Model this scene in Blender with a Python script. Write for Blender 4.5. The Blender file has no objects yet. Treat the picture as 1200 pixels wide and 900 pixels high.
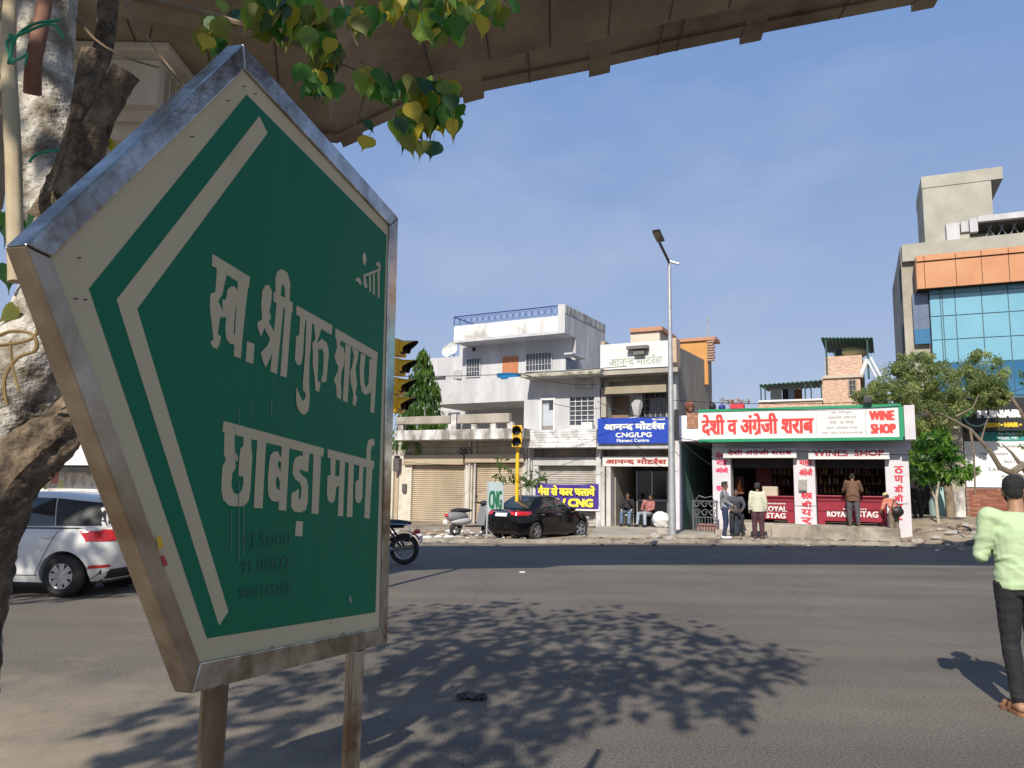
import bpy, bmesh, math, random
from mathutils import Vector, Matrix, noise as mn
random.seed(7)
S = bpy.context.scene
C = S.collection
R = math.radians
# ---------------------------------------------------------------- camera
PITCH, ROLL, EYE, FPX = 7.66, 0.0163, 1.57, 900.0
cam_d = bpy.data.cameras.new('camera'); cam_d.sensor_width = 36; cam_d.lens = 27
cam_d.clip_start = .05; cam_d.clip_end = 3000
cam = bpy.data.objects.new('camera', cam_d); C.objects.link(cam)
RM = Matrix.Rotation(R(90 + PITCH), 4, 'X') @ Matrix.Rotation(ROLL, 4, 'Z')
cam.matrix_world = Matrix.Translation((0, 0, EYE)) @ RM
S.camera = cam
# ---------------------------------------------------------------- light
SUN_EL, SUN_AZ = 38.0, 198.0           # azimuth clockwise from +Y
sdir = Vector((math.sin(R(SUN_AZ))*math.cos(R(SUN_EL)), math.cos(R(SUN_AZ))*math.cos(R(SUN_EL)), math.sin(R(SUN_EL))))
sl = bpy.data.lights.new('sun', 'SUN'); sl.energy = 4.5; sl.angle = R(.55); sl.color = (1, .93, .82)
so = bpy.data.objects.new('sun', sl); C.objects.link(so)
so.rotation_euler = sdir.to_track_quat('Z', 'Y').to_euler(); so.location = (0, 0, 30)
w = bpy.data.worlds.new('World'); S.world = w; w.use_nodes = True
nt = w.node_tree; bg = nt.nodes['Background']; bg.inputs[1].default_value = .128
sky = nt.nodes.new('ShaderNodeTexSky'); sky.sky_type = 'NISHITA'; sky.sun_disc = False
sky.sun_elevation = R(SUN_EL); sky.sun_rotation = R(SUN_AZ); sky.air_density = 1.0; sky.dust_density = 1.0; sky.ozone_density = 1.6
tc = nt.nodes.new('ShaderNodeTexCoord'); mp = nt.nodes.new('ShaderNodeMapping'); mp.inputs['Scale'].default_value = (1.1, 1.1, 2.6)
nz = nt.nodes.new('ShaderNodeTexNoise'); nz.inputs['Scale'].default_value = 2.2; nz.inputs['Detail'].default_value = 7; nz.inputs['Roughness'].default_value = .55
rp = nt.nodes.new('ShaderNodeValToRGB'); rp.color_ramp.elements[0].position = .5; rp.color_ramp.elements[1].position = .85
rp.color_ramp.elements[1].color = (.42, .42, .42, 1)
mx = nt.nodes.new('ShaderNodeMix'); mx.data_type = 'RGBA'; mx.inputs[7].default_value = (4.3, 4.5, 5.3, 1)
L = nt.links.new
L(tc.outputs['Generated'], mp.inputs[0]); L(mp.outputs[0], nz.inputs[0]); L(nz.outputs[0], rp.inputs[0])
sx_ = nt.nodes.new('ShaderNodeSeparateXYZ'); L(tc.outputs['Generated'], sx_.inputs[0])
hz_ = nt.nodes.new('ShaderNodeMapRange'); hz_.inputs[1].default_value = 0; hz_.inputs[2].default_value = .6; hz_.inputs[3].default_value = 0; hz_.inputs[4].default_value = 1
L(sx_.outputs[2], hz_.inputs[0]); mh = nt.nodes.new('ShaderNodeMix'); mh.data_type = 'RGBA'; mh.inputs[0].default_value = .85
hc = nt.nodes.new('ShaderNodeMix'); hc.data_type = 'RGBA'; hc.inputs[6].default_value = (2.75, 3.1, 4.15, 1); hc.inputs[7].default_value = (1.05, 2.0, 4.1, 1)
L(hz_.outputs[0], hc.inputs[0]); L(hc.outputs[2], mh.inputs[7]); L(sky.outputs[0], mh.inputs[6])
L(rp.outputs[0], mx.inputs[0]); L(mh.outputs[2], mx.inputs[6]); L(mx.outputs[2], bg.inputs[0])
S.view_settings.view_transform = 'Standard'; S.view_settings.look = 'None'
S.view_settings.exposure = 0.3; S.view_settings.gamma = 1
S.cycles.max_bounces = 5; S.cycles.use_denoising = True

# ---------------------------------------------------------------- helpers: pixels of the photograph -> points of the place
def ray(px, py):
    return RM.to_3x3() @ Vector(((px-600)/FPX, (450-py)/FPX, -1))
def P(px, py, Y):
    r = ray(px, py); return Vector((0, 0, EYE)) + r*(Y/r.y)
def G(px, py, z=0):
    r = ray(px, py); return Vector((0, 0, EYE)) + r*((z-EYE)/r.z)
class Frame:
    def __init__(s, o, yaw):
        s.o = Vector(o); a = R(yaw); s.yaw = yaw
        s.u = Vector((math.cos(a), -math.sin(a), 0)); s.n = Vector((math.sin(a), math.cos(a), 0))
    def px(s, px, py, d=0):             # (s, z) on the plane at depth d
        r = ray(px, py); c = Vector((0, 0, EYE)); t = ((s.o + s.n*d - c).dot(s.n))/r.dot(s.n)
        q = c + r*t; return (q - s.o).dot(s.u), q.z
    def side(s, px, py, su):            # (d, z) on the side plane at s = su
        r = ray(px, py); c = Vector((0, 0, EYE)); t = ((s.o + s.u*su - c).dot(s.u))/r.dot(s.u)
        q = c + r*t; return (q - s.o).dot(s.n), q.z
    def w(s, a, d, z): return s.o + s.u*a + s.n*d + Vector((0, 0, z))
FA = Frame((6.2, 28, 0), 26)
WORLD = Frame((0, 0, 0), 0)

# ---------------------------------------------------------------- materials
MATS = {}
def M(name, c, c2=None, sc=3.0, rough=.8, bump=.0, bsc=None, metal=0, streak=0, spec=.5, lo=.35, hi=.7, coat=0, trans=0, emis=None, dirt=None):
    if name in MATS: return MATS[name]
    m = bpy.data.materials.new(name); m.use_nodes = True; t = m.node_tree; b = t.nodes['Principled BSDF']
    b.inputs['Base Color'].default_value = (*c, 1); b.inputs['Roughness'].default_value = rough
    b.inputs['Metallic'].default_value = metal; b.inputs['Specular IOR Level'].default_value = spec
    if coat: b.inputs['Coat Weight'].default_value = coat; b.inputs['Coat Roughness'].default_value = .05
    if trans: b.inputs['Transmission Weight'].default_value = trans
    if emis: b.inputs['Emission Color'].default_value = (*emis[0], 1); b.inputs['Emission Strength'].default_value = emis[1]
    tc = t.nodes.new('ShaderNodeTexCoord'); l = t.links.new
    if c2:
        mp = t.nodes.new('ShaderNodeMapping'); l(tc.outputs['Object'], mp.inputs[0])
        if streak: mp.inputs['Scale'].default_value = (1, 1, 1/streak)
        n = t.nodes.new('ShaderNodeTexNoise'); n.inputs['Scale'].default_value = sc; n.inputs['Detail'].default_value = 8; n.inputs['Roughness'].default_value = .62
        r = t.nodes.new('ShaderNodeValToRGB'); r.color_ramp.elements[0].position = lo; r.color_ramp.elements[1].position = hi
        r.color_ramp.elements[0].color = (*c, 1); r.color_ramp.elements[1].color = (*c2, 1)
        l(mp.outputs[0], n.inputs[0]); l(n.outputs[0], r.inputs[0]); out = r.outputs[0]
        if dirt:
            n3 = t.nodes.new('ShaderNodeTexNoise'); n3.inputs['Scale'].default_value = sc*.35; n3.inputs['Detail'].default_value = 9; n3.inputs['Roughness'].default_value = .7
            l(tc.outputs['Object'], n3.inputs[0]); r3 = t.nodes.new('ShaderNodeValToRGB'); r3.color_ramp.elements[0].position = .52; r3.color_ramp.elements[1].position = .66
            mm = t.nodes.new('ShaderNodeMix'); mm.data_type = 'RGBA'; mm.inputs[7].default_value = (*dirt, 1)
            l(n3.outputs[0], r3.inputs[0]); l(r3.outputs[0], mm.inputs[0]); l(out, mm.inputs[6]); out = mm.outputs[2]
        l(out, b.inputs['Base Color'])
    if bump:
        n2 = t.nodes.new('ShaderNodeTexNoise'); n2.inputs['Scale'].default_value = bsc or sc*6; n2.inputs['Detail'].default_value = 6
        l(tc.outputs['Object'], n2.inputs[0])
        bp = t.nodes.new('ShaderNodeBump'); bp.inputs['Strength'].default_value = bump; bp.inputs['Distance'].default_value = .02
        l(n2.outputs[0], bp.inputs['Height']); l(bp.outputs[0], b.inputs['Normal'])
    MATS[name] = m; return m

# ---------------------------------------------------------------- mesh builder
class MB:
    def __init__(s): s.v = []; s.f = []; s.smooth = False
    def add(s, vs, fs):
        k = len(s.v); s.v += [Vector(p) for p in vs]; s.f += [tuple(i+k for i in f) for f in fs]; return s
    def box(s, x0, x1, y0, y1, z0, z1):
        return s.add([(x0,y0,z0),(x1,y0,z0),(x1,y1,z0),(x0,y1,z0),(x0,y0,z1),(x1,y0,z1),(x1,y1,z1),(x0,y1,z1)],
                     [(0,3,2,1),(4,5,6,7),(0,1,5,4),(1,2,6,5),(2,3,7,6),(3,0,4,7)])
    def prism(s, front, back):            # two matching polygons
        n = len(front); return s.add(list(front)+list(back), [tuple(range(n)), tuple(range(2*n-1, n-1, -1))] + [(i, i+n, (i+1)%n+n, (i+1)%n) for i in range(n)])
    def xprism(s, poly, x0, x1):          # poly in (y,z)
        return s.prism([(x0, a, b) for a, b in poly], [(x1, a, b) for a, b in poly])
    def yprism(s, poly, y0, y1):          # poly in (x,z)
        return s.prism([(a, y0, b) for a, b in poly], [(a, y1, b) for a, b in poly])
    def tube(s, pts, rad, n=8, cap=True, wob=0, sq=1):
        pts = [Vector(p) for p in pts]
        if not hasattr(rad, '__len__'): rad = [rad]*len(pts)
        rings = []; prev = None
        for i, p in enumerate(pts):
            d = (pts[min(i+1, len(pts)-1)] - pts[max(i-1, 0)]).normalized()
            if prev is None:
                a = Vector((1, 0, 0)) if abs(d.x) < .8 else Vector((0, 1, 0)); a = (a - d*a.dot(d)).normalized()
            else: a = (prev - d*prev.dot(d)).normalized()
            prev = a; b = d.cross(a); ring = []
            for k in range(n):
                t = 2*math.pi*k/n; v = a*math.cos(t) + b*math.sin(t)*sq; rr = rad[i]
                if wob: rr *= 1 + wob*mn.noise(p*3.1 + v*1.3) + wob*.5*mn.noise(p*11 + v*3) + wob*.30*(1-2*abs(mn.noise((p+v*.12)*26)))
                ring.append(p + v*rr)
            rings.append(ring)
        vs = [q for r in rings for q in r]; fs = []
        for i in range(len(pts)-1):
            for k in range(n): fs.append((i*n+k, i*n+(k+1)%n, (i+1)*n+(k+1)%n, (i+1)*n+k))
        if cap: fs += [tuple(range(n-1, -1, -1)), tuple(range((len(pts)-1)*n, len(pts)*n))]
        return s.add(vs, fs)
    def cyl(s, c, ax, r, h, n=20, r2=None):
        c = Vector(c); ax = Vector(ax).normalized(); return s.tube([c, c+ax*h], [r, r if r2 is None else r2], n)
    def blob(s, c, r, seg=12, rings=8, rot=None, jit=0):
        r = r if hasattr(r, '__len__') else (r, r, r); vs = []; fs = []; c = Vector(c)
        for i in range(rings+1):
            th = math.pi*i/rings
            for k in range(seg):
                ph = 2*math.pi*k/seg; v = Vector((r[0]*math.sin(th)*math.cos(ph), r[1]*math.sin(th)*math.sin(ph), r[2]*math.cos(th)))
                if jit: v *= 1 + jit*mn.noise(v*6/max(r) + c)
                if rot: v = rot @ v
                vs.append(c+v)
        for i in range(rings):
            for k in range(seg): fs.append((i*seg+k, (i+1)*seg+k, (i+1)*seg+(k+1)%seg, i*seg+(k+1)%seg))
        return s.add(vs, fs)
    def grid(s, fn, nu, nv):              # fn(u,v)->point, u,v in 0..1
        vs = [fn(i/nu, j/nv) for j in range(nv+1) for i in range(nu+1)]
        return s.add(vs, [(j*(nu+1)+i, j*(nu+1)+i+1, (j+1)*(nu+1)+i+1, (j+1)*(nu+1)+i) for j in range(nv) for i in range(nu)])
    def mesh(s, name='mesh', mat=None, smooth=False, off=None):
        me = bpy.data.meshes.new(name); off = off or Vector((0, 0, 0))
        me.from_pydata([tuple(p-off) for p in s.v], [], s.f)
        if mat: me.materials.append(mat)
        bm = bmesh.new(); bm.from_mesh(me); bmesh.ops.remove_doubles(bm, verts=bm.verts, dist=1e-5)
        bmesh.ops.recalc_face_normals(bm, faces=bm.faces); bm.to_mesh(me); bm.free()
        if smooth:
            for p in me.polygons: p.use_smooth = True
            try: me.set_sharp_from_angle(angle=R(40))
            except Exception: pass
        return me

def tag(o, label=None, cat=None, group=None, kind=None):
    if label: o['label'] = label
    if cat: o['category'] = cat
    if group: o['group'] = group
    if kind: o['kind'] = kind
    return o
class T:                                   # a thing: Empty at its base; parts are written in frame coordinates
    def __init__(s, name, label, cat, base, frame=WORLD, group=None, rz=None):
        s.o = bpy.data.objects.new(name, None); C.objects.link(s.o); s.off = Vector(base); s.frame = frame
        s.o.location = frame.w(*base) if rz is None else frame.w(*base); s.o.rotation_euler = (0, 0, -R(frame.yaw) if rz is None else rz)
        s.o.empty_display_size = .2; tag(s.o, label, cat, group)
        if rz is not None: s.off = Vector((0, 0, 0))
    def add(s, name, mb, mat, parent=None, smooth=False, label=None, kind=None, bevel=0, at=None):
        if isinstance(mb, MB): me = mb.mesh(name, mat, smooth, s.off)
        else: me = mb
        o = bpy.data.objects.new(name, me); C.objects.link(o); o.parent = parent or s.o
        if at is not None: o.location = Vector(at) - s.off
        if label: o['label'] = label
        if kind: o['kind'] = kind
        if bevel:
            b = o.modifiers.new('bevel', 'BEVEL'); b.width = bevel; b.segments = 2; b.limit_method = 'ANGLE'
        return o
def single(name, mb, mat, label=None, cat=None, group=None, kind=None, smooth=False, base=None, frame=WORLD):
    base = Vector(base or (0, 0, 0)); o = bpy.data.objects.new(name, mb.mesh(name, mat, smooth, base)); C.objects.link(o)
    o.location = frame.w(*base); o.rotation_euler = (0, 0, -R(frame.yaw)); return tag(o, label, cat, group, kind)

# ---------------------------------------------------------------- lettering
_fc = {}
def _glyph(ch):
    if ch in _fc: return _fc[ch]
    def mk(s):
        cu = bpy.data.curves.new('g', 'FONT'); cu.body = s; cu.size = 1; cu.resolution_u = 2
        o = bpy.data.objects.new('g', cu); C.objects.link(o); dg = bpy.context.evaluated_depsgraph_get(); dg.update()
        me = bpy.data.meshes.new_from_object(o.evaluated_get(dg)); bpy.data.objects.remove(o); bpy.data.curves.remove(cu); return me
    me = mk(ch); v = [(p.co.x, p.co.y) for p in me.vertices]; f = [tuple(q.vertices) for q in me.polygons]
    b = mk(ch + 'I'); adv = (max(p.co.x for p in b.vertices) if b.vertices else 0)
    if 'I' not in _fc and ch != 'I': _fc['_I'] = max(p.co.x for p in mk('I').vertices)
    adv -= _fc.get('_I', .2)
    _fc[ch] = (v, f, adv); return _fc[ch]
def letters(txt):
    """Returns flat verts and faces; '<' after a consonant marks its half form, '^' the reph, '_' the rakar stroke."""
    _glyph('W'); V = []; F = []; x = 0; k = 0; dev = []
    while k < len(txt):
        ch = txt[k]; k += 1
        if ch == ' ': x += .26; continue
        if ch == '^':
            pl = [(-.22,.62),(-.25,.72),(-.2,.82),(-.1,.85),(-.03,.8),(-.05,.75),(-.12,.78),(-.18,.73),(-.16,.66)]
            b = len(V); V += [(x+a, c) for a, c in pl]; F.append(tuple(range(b, b+len(pl)))); continue
        if ch == '_':
            pl = [(-.13,.2),(-.1,.26),(-.4,-.02),(-.36,-.06)]
            b = len(V); V += [(x+a, c) for a, c in pl]; F.append(tuple(range(b, b+len(pl)))); continue
        v, f, adv = _glyph(ch); half = k < len(txt) and txt[k] == '<'
        if half: k += 1; cut = adv - .17
        b = len(V); V += [(x+(min(a, cut) if half else a), c) for a, c in v]; F += [tuple(i+b for i in q) for q in f]
        x += (adv - .17) if half else adv
    return V, F
def text_mb(txt, x0, x1, z0, z1, y, bold=.0, mb=None, dy=-.0005, vertical=False, slant=None):
    """lettering filling the box x0..x1, z0..z1 on the plane y (facing -y)"""
    V, F = letters(txt); mb = mb or MB()
    xa = min(p[0] for p in V); xb = max(p[0] for p in V); za = min(p[1] for p in V); zb = max(p[1] for p in V)
    w_ = x1-x0-2*bold; h_ = z1-z0-2*bold
    offs = [(0, 0)] if not bold else [(-bold, -bold*.6), (bold, -bold*.6), (-bold, bold*.6), (bold, bold*.6), (0, 0)]
    for i, (ox, oz) in enumerate(offs):
        for j, f in enumerate(F):
            pass
        mb.add([(x0+bold+ox+(a-xa)/(xb-xa)*w_, y+dy*i*.6, z0+bold+oz+(c-za)/(zb-za)*h_) for a, c in V], F)
    return mb
# ================================================================ SETTING
def road_mat(name, c, c2, sand=False):
    m = M(name, c, c2, sc=.35, rough=.92, lo=.3, hi=.72)
    t = m.node_tree; b = t.nodes['Principled BSDF']; l = t.links.new
    tc = t.nodes.new('ShaderNodeTexCoord'); base = b.inputs['Base Color'].links[0].from_socket
    sp = t.nodes.new('ShaderNodeTexNoise'); sp.inputs['Scale'].default_value = 55; sp.inputs['Detail'].default_value = 3
    r = t.nodes.new('ShaderNodeValToRGB'); r.color_ramp.elements[0].position = .3; r.color_ramp.elements[0].color = (.5,.5,.5,1); r.color_ramp.elements[1].position = .72; r.color_ramp.elements[1].color = (1.5,1.5,1.5,1)
    mu = t.nodes.new('ShaderNodeMix'); mu.data_type = 'RGBA'; mu.blend_type = 'MULTIPLY'; mu.inputs[0].default_value = 1
    l(tc.outputs['Object'], sp.inputs[0]); l(sp.outputs[0], r.inputs[0]); l(base, mu.inputs[6]); l(r.outputs[0], mu.inputs[7])
    # long tyre bands along the traffic direction
    mp = t.nodes.new('ShaderNodeMapping'); mp.inputs['Scale'].default_value = (.06, 1.3, 1); mp.inputs['Rotation'].default_value = (0, 0, .07)
    n = t.nodes.new('ShaderNodeTexNoise'); n.inputs['Scale'].default_value = .9; n.inputs['Detail'].default_value = 7
    r2 = t.nodes.new('ShaderNodeValToRGB'); r2.color_ramp.elements[0].position = .3; r2.color_ramp.elements[0].color = (.8,.8,.81,1); r2.color_ramp.elements[1].position = .7; r2.color_ramp.elements[1].color = (1.12,1.11,1.1,1)
    mu2 = t.nodes.new('ShaderNodeMix'); mu2.data_type = 'RGBA'; mu2.blend_type = 'MULTIPLY'; mu2.inputs[0].default_value = 1
    l(tc.outputs['Object'], mp.inputs[0]); l(mp.outputs[0], n.inputs[0]); l(n.outputs[0], r2.inputs[0]); l(mu.outputs[2], mu2.inputs[6]); l(r2.outputs[0], mu2.inputs[7])
    # cracks
    vo = t.nodes.new('ShaderNodeTexVoronoi'); vo.feature = 'DISTANCE_TO_EDGE'; vo.inputs['Scale'].default_value = .28
    wn = t.nodes.new('ShaderNodeTexNoise'); wn.inputs['Scale'].default_value = 1.4; wn.inputs['Detail'].default_value = 8
    ad = t.nodes.new('ShaderNodeMix'); ad.data_type = 'VECTOR'; ad.inputs[0].default_value = .35
    l(tc.outputs['Object'], wn.inputs[0]); l(tc.outputs['Object'], ad.inputs[4]); l(wn.outputs['Color'], ad.inputs[5]); l(ad.outputs[1], vo.inputs[0])
    r3 = t.nodes.new('ShaderNodeValToRGB'); r3.color_ramp.elements[0].position = .0; r3.color_ramp.elements[0].color = (.55,.55,.55,1); r3.color_ramp.elements[1].position = .003; r3.color_ramp.elements[1].color = (1,1,1,1)
    mu3 = t.nodes.new('ShaderNodeMix'); mu3.data_type = 'RGBA'; mu3.blend_type = 'MULTIPLY'; mu3.inputs[0].default_value = .6
    l(vo.outputs[0], r3.inputs[0]); l(mu2.outputs[2], mu3.inputs[6]); l(r3.outputs[0], mu3.inputs[7]); out = mu3.outputs[2]
    if sand:
        vd = t.nodes.new('ShaderNodeVectorMath'); vd.operation = 'DISTANCE'; vd.inputs[1].default_value = (-4.2, 3.2, 0)
        l(tc.outputs['Object'], vd.inputs[0]); ns = t.nodes.new('ShaderNodeTexNoise'); ns.inputs['Scale'].default_value = 1.6; ns.inputs['Detail'].default_value = 9; ns.inputs['Roughness'].default_value = .7
        l(tc.outputs['Object'], ns.inputs[0]); ma = t.nodes.new('ShaderNodeMath'); ma.operation = 'MULTIPLY_ADD'; ma.inputs[1].default_value = 4.2; l(ns.outputs[0], ma.inputs[0]); l(vd.outputs['Value'], ma.inputs[2])
        r4 = t.nodes.new('ShaderNodeMapRange'); r4.inputs[1].default_value = 5.9; r4.inputs[2].default_value = 3.6; l(ma.outputs[0], r4.inputs[0])
        mm = t.nodes.new('ShaderNodeMix'); mm.data_type = 'RGBA'; mm.inputs[7].default_value = (.30, .245, .17, 1); l(r4.outputs[0], mm.inputs[0]); l(out, mm.inputs[6]); out = mm.outputs[2]
    l(out, b.inputs['Base Color'])
    bp = t.nodes.new('ShaderNodeBump'); bp.inputs['Strength'].default_value = .35; bp.inputs['Distance'].default_value = .01
    l(sp.outputs[0], bp.inputs['Height']); l(bp.outputs[0], b.inputs['Normal']); return m
ASPH = road_mat('old_asphalt', (.108, .093, .075), (.168, .146, .118), True)
DIRT = M('dirt', (.24, .19, .13), (.38, .31, .22), sc=1.2, rough=.95, bump=.5, dirt=(.12, .09, .065))
PAVE = M('worn_concrete_paving', (.30, .265, .21), (.43, .385, .31), sc=1.3, rough=.93, bump=.4, dirt=(.15, .125, .10))
KERB = M('kerb_concrete', (.27, .235, .19), (.4, .36, .3), sc=4, rough=.9, bump=.4, dirt=(.10, .085, .07))

single('ground', MB().box(-500, 500, -300, 900, -.5, -.03), M('far_earth', (.2,.17,.12), (.28,.24,.18), sc=.2, rough=.95), kind='structure')
kl = [(-60, 27.5), (-14, 24.6)] + [tuple(G(*q).xy) for q in ((482, 635), (560, 636.5), (640, 637), (720, 637), (800, 636.5), (860, 637), (960, 638), (1056, 640), (1130, 645.5), (1200, 650))] + [(60, 20.5)]
# road sheet up to the kerb line
single('road', MB().add([(a, b, 0) for a, b in kl] + [(kl[-1][0], -25, 0), (kl[0][0], -25, 0)], [tuple(range(len(kl)+2))]), ASPH, kind='structure')
def strip(pts, w0, w1, z0, z1):
    mb = MB()
    for i in range(len(pts)-1):
        a, b = pts[i], pts[i+1]
        mb.add([(a[0], a[1]+w0, z0), (b[0], b[1]+w0, z0), (b[0], b[1]+w1, z0), (a[0], a[1]+w1, z0), (a[0], a[1]+w0, z1), (b[0], b[1]+w0, z1), (b[0], b[1]+w1, z1), (a[0], a[1]+w1, z1)],
               [(4,5,6,7), (0,1,5,4), (3,7,6,2)])
    return mb
single('kerb', strip(kl[2:], .0, .22, -.02, .11), KERB, kind='structure')
fc = MB()                                   # forecourt between kerb and shops: uneven sheet
def fh(x, y): return .1 + .03*mn.noise(Vector((x*.7, y*.7, 0))) + .012*mn.noise(Vector((x*3, y*3, 1)))
def klY(x):
    for a, b in zip(kl, kl[1:]):
        if a[0] <= x <= b[0]: return a[1] + (b[1]-a[1])*(x-a[0])/(b[0]-a[0])
    return 22
def bank(x, y):                             # earth bank on the right rising towards the brick wall
    t = max(0, min(1, (x-11.2)/2.5)); s = max(0, min(1, (y-klY(x)-.6)/6)); return t*s*.62
fc.grid(lambda u, v: (lambda x: (lambda y: (x, y, fh(x, y) + bank(x, y)))(klY(x)+.22+(v**1.6)*22))(-30+u*75), 240, 60)
g = single('forecourt', fc, DIRT, kind='structure', smooth=True)
# littered gutter dirt along the kerb
gd = MB(); gx = kl[2][0]
while gx < 14:
    y = klY(gx); ww = .35 + .5*abs(mn.noise(Vector((gx*.6, 3, 0)))) + (.8 if gx < -.5 else 0); st = .25
    gd.add([(gx, y-ww, .004), (gx+st, klY(gx+st)-(.35 + .5*abs(mn.noise(Vector(((gx+st)*.6, 3, 0)))) + (.8 if gx+st < -.5 else 0)), .004), (gx+st, klY(gx+st), .004), (gx, y, .004)], [(0,1,2,3)]); gx += st
single('gutter_dirt', gd, M('gutter', (.12,.095,.075), (.27,.22,.165), sc=2.2, rough=.9, bump=.4, dirt=(.05,.045,.04)), kind='structure')
# cemented apron in front of the motor shop
ap = [FA.w(FA.px(x, 600, 0)[0], d, 0).xy for x, d in ((700, 0), (835, 0))]
q = [ap[0], ap[1], (G(842, 634).x, G(842, 634).y+.25), (G(690, 634).x, G(690, 634).y+.25)]
apm = MB(); apm.prism([(p[0], p[1], .17) for p in q], [(p[0], p[1], -.02) for p in q])
single('shop_apron', apm, PAVE, kind='structure')

# ---------------------------------------------------------------- viaduct over the junction
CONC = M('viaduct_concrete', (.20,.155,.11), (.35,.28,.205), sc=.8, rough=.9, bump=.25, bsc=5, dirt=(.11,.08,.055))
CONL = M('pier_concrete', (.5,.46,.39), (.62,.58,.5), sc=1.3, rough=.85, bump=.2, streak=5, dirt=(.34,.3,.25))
_e = [tuple(P(a, b, c)) for a, b, c in ((395, 168, 11.6), (480, 131, 11.55), (568, 107, 11.5), (693, 82, 11.4), (790, 60, 11.3), (900, 37.5, 11.2), (1067, 6, 11.0), (1180, -16, 10.85))]
z_l = _e[0][2]
edge = [(-17, 1.5, z_l+.3), (-12, 6.3, z_l+.2), (-8.5, 9.2, z_l+.1), (-5.6, 10.9, z_l)] + _e + [(_e[-1][0]+8, 10.2, _e[-1][2]+.7), (30, 9, _e[-1][2]+1.2)]
def deck_pt(i, off, dz):
    p = Vector(edge[i]); t = (Vector(edge[min(i+1, len(edge)-1)]) - Vector(edge[max(i-1, 0)])); t.z = 0; t.normalize(); n = Vector((t.y, -t.x, 0)); return p + n*off + Vector((0, 0, dz))
def sweep(prof, a=0, b=None):
    b = len(edge)-1 if b is None else b; mb = MB(); n = len(prof); vs = [deck_pt(i, *q) for i in range(a, b+1) for q in prof]; fs = []
    for i in range(b-a):
        for k in range(n): fs.append((i*n+k, i*n+(k+1)%n, (i+1)*n+(k+1)%n, (i+1)*n+k))
    fs += [tuple(range(n)), tuple(range((b-a)*n, (b-a+1)*n))]; return mb.add(vs, fs)
via = T('viaduct', 'long grey concrete road viaduct passing overhead above the sign', 'viaduct', (-3.7, 9.2, 0))
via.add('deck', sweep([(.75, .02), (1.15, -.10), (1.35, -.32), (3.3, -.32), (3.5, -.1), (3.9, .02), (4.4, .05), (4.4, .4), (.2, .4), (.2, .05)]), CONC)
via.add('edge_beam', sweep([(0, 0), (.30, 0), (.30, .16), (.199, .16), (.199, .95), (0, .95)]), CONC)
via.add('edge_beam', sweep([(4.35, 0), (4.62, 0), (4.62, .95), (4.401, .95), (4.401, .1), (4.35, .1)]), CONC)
def at_px(px):                               # point of the outer edge seen at this column
    best = None
    for i in range(len(edge)-1):
        for k in range(40):
            p = Vector(edge[i]).lerp(Vector(edge[i+1]), k/40); r = RM.to_3x3().inverted() @ (p - Vector((0, 0, EYE)))
            if r.z < -1:
                x = 600 + FPX*r.x/-r.z
                if best is None or abs(x-px) < best[0]: best = (abs(x-px), p, (Vector(edge[i+1])-Vector(edge[i])))
    return best[1], best[2]
for px in (412, 555, 702, 882, 1083):
    p, t = at_px(px); t = Vector((t.x, t.y, t.z)).normalized(); n = Vector((t.y, -t.x, 0)).normalized(); m = MB()
    f = [p - t*.17 + n*.62 + Vector((0,0,.06)), p + t*.17 + n*.62 + Vector((0,0,.06)), p + t*.17 - n*.1 + Vector((0,0,-.06)), p - t*.17 - n*.1 + Vector((0,0,-.06))]
    m.prism(f, [a + Vector((0, 0, .3)) for a in f]); via.add('bracket', m, CONC)
for px in (480, 620, 770, 792, 985):         # joints between the edge units
    p, t = at_px(px); t.normalize(); n = Vector((t.y, -t.x, 0)).normalized(); m = MB()
    f = [p - t*.012 + n*.9 - Vector((0,0,.006)), p + t*.012 + n*.9 - Vector((0,0,.006)), p + t*.012 - n*.006 - Vector((0,0,.006)), p - t*.012 - n*.006 - Vector((0,0,.006))]
    m.prism(f, [a + Vector((0, 0, .012)) for a in f]); via.add('joint', m, M('joint_dark', (.08,.065,.05)))
pier = T('viaduct_pier', 'pale concrete pier with stepped hammerhead cap behind the cut tree', 'pier', (-3.7, 9.3, 0))
for px in range(150, 1400, 62):              # formwork joints across the soffit
    p, t = at_px(px) if px < 1090 else (at_px(1085)[0] + (at_px(1085)[1].normalized())*(px-1085)*.0125, at_px(1085)[1]); t.normalize(); n = Vector((t.y, -t.x, 0)).normalized(); m = MB()
    f = [p - t*.01 + n*1.4 + Vector((0,0,-.326)), p + t*.01 + n*1.4 + Vector((0,0,-.326)), p + t*.01 + n*3.25 + Vector((0,0,-.326)), p - t*.01 + n*3.25 + Vector((0,0,-.326))]
    m.prism(f, [a + Vector((0, 0, .01)) for a in f]); via.add('formwork_joint', m, M('joint_dark', (.08,.065,.05)))
pxc = P(187, 80, 8.5).x
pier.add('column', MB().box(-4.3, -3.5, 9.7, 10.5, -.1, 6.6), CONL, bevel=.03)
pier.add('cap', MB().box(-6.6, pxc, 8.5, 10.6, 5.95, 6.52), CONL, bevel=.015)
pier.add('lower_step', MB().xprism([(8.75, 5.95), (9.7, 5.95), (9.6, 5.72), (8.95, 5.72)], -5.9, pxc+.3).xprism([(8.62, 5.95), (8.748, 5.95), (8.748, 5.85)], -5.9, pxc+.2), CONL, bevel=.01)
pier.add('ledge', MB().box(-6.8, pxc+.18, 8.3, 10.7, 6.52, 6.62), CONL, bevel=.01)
pier.add('top_block', MB().box(-6.7, pxc+.04, 8.42, 10.6, 6.62, 7.25), CONL, bevel=.02)
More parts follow.
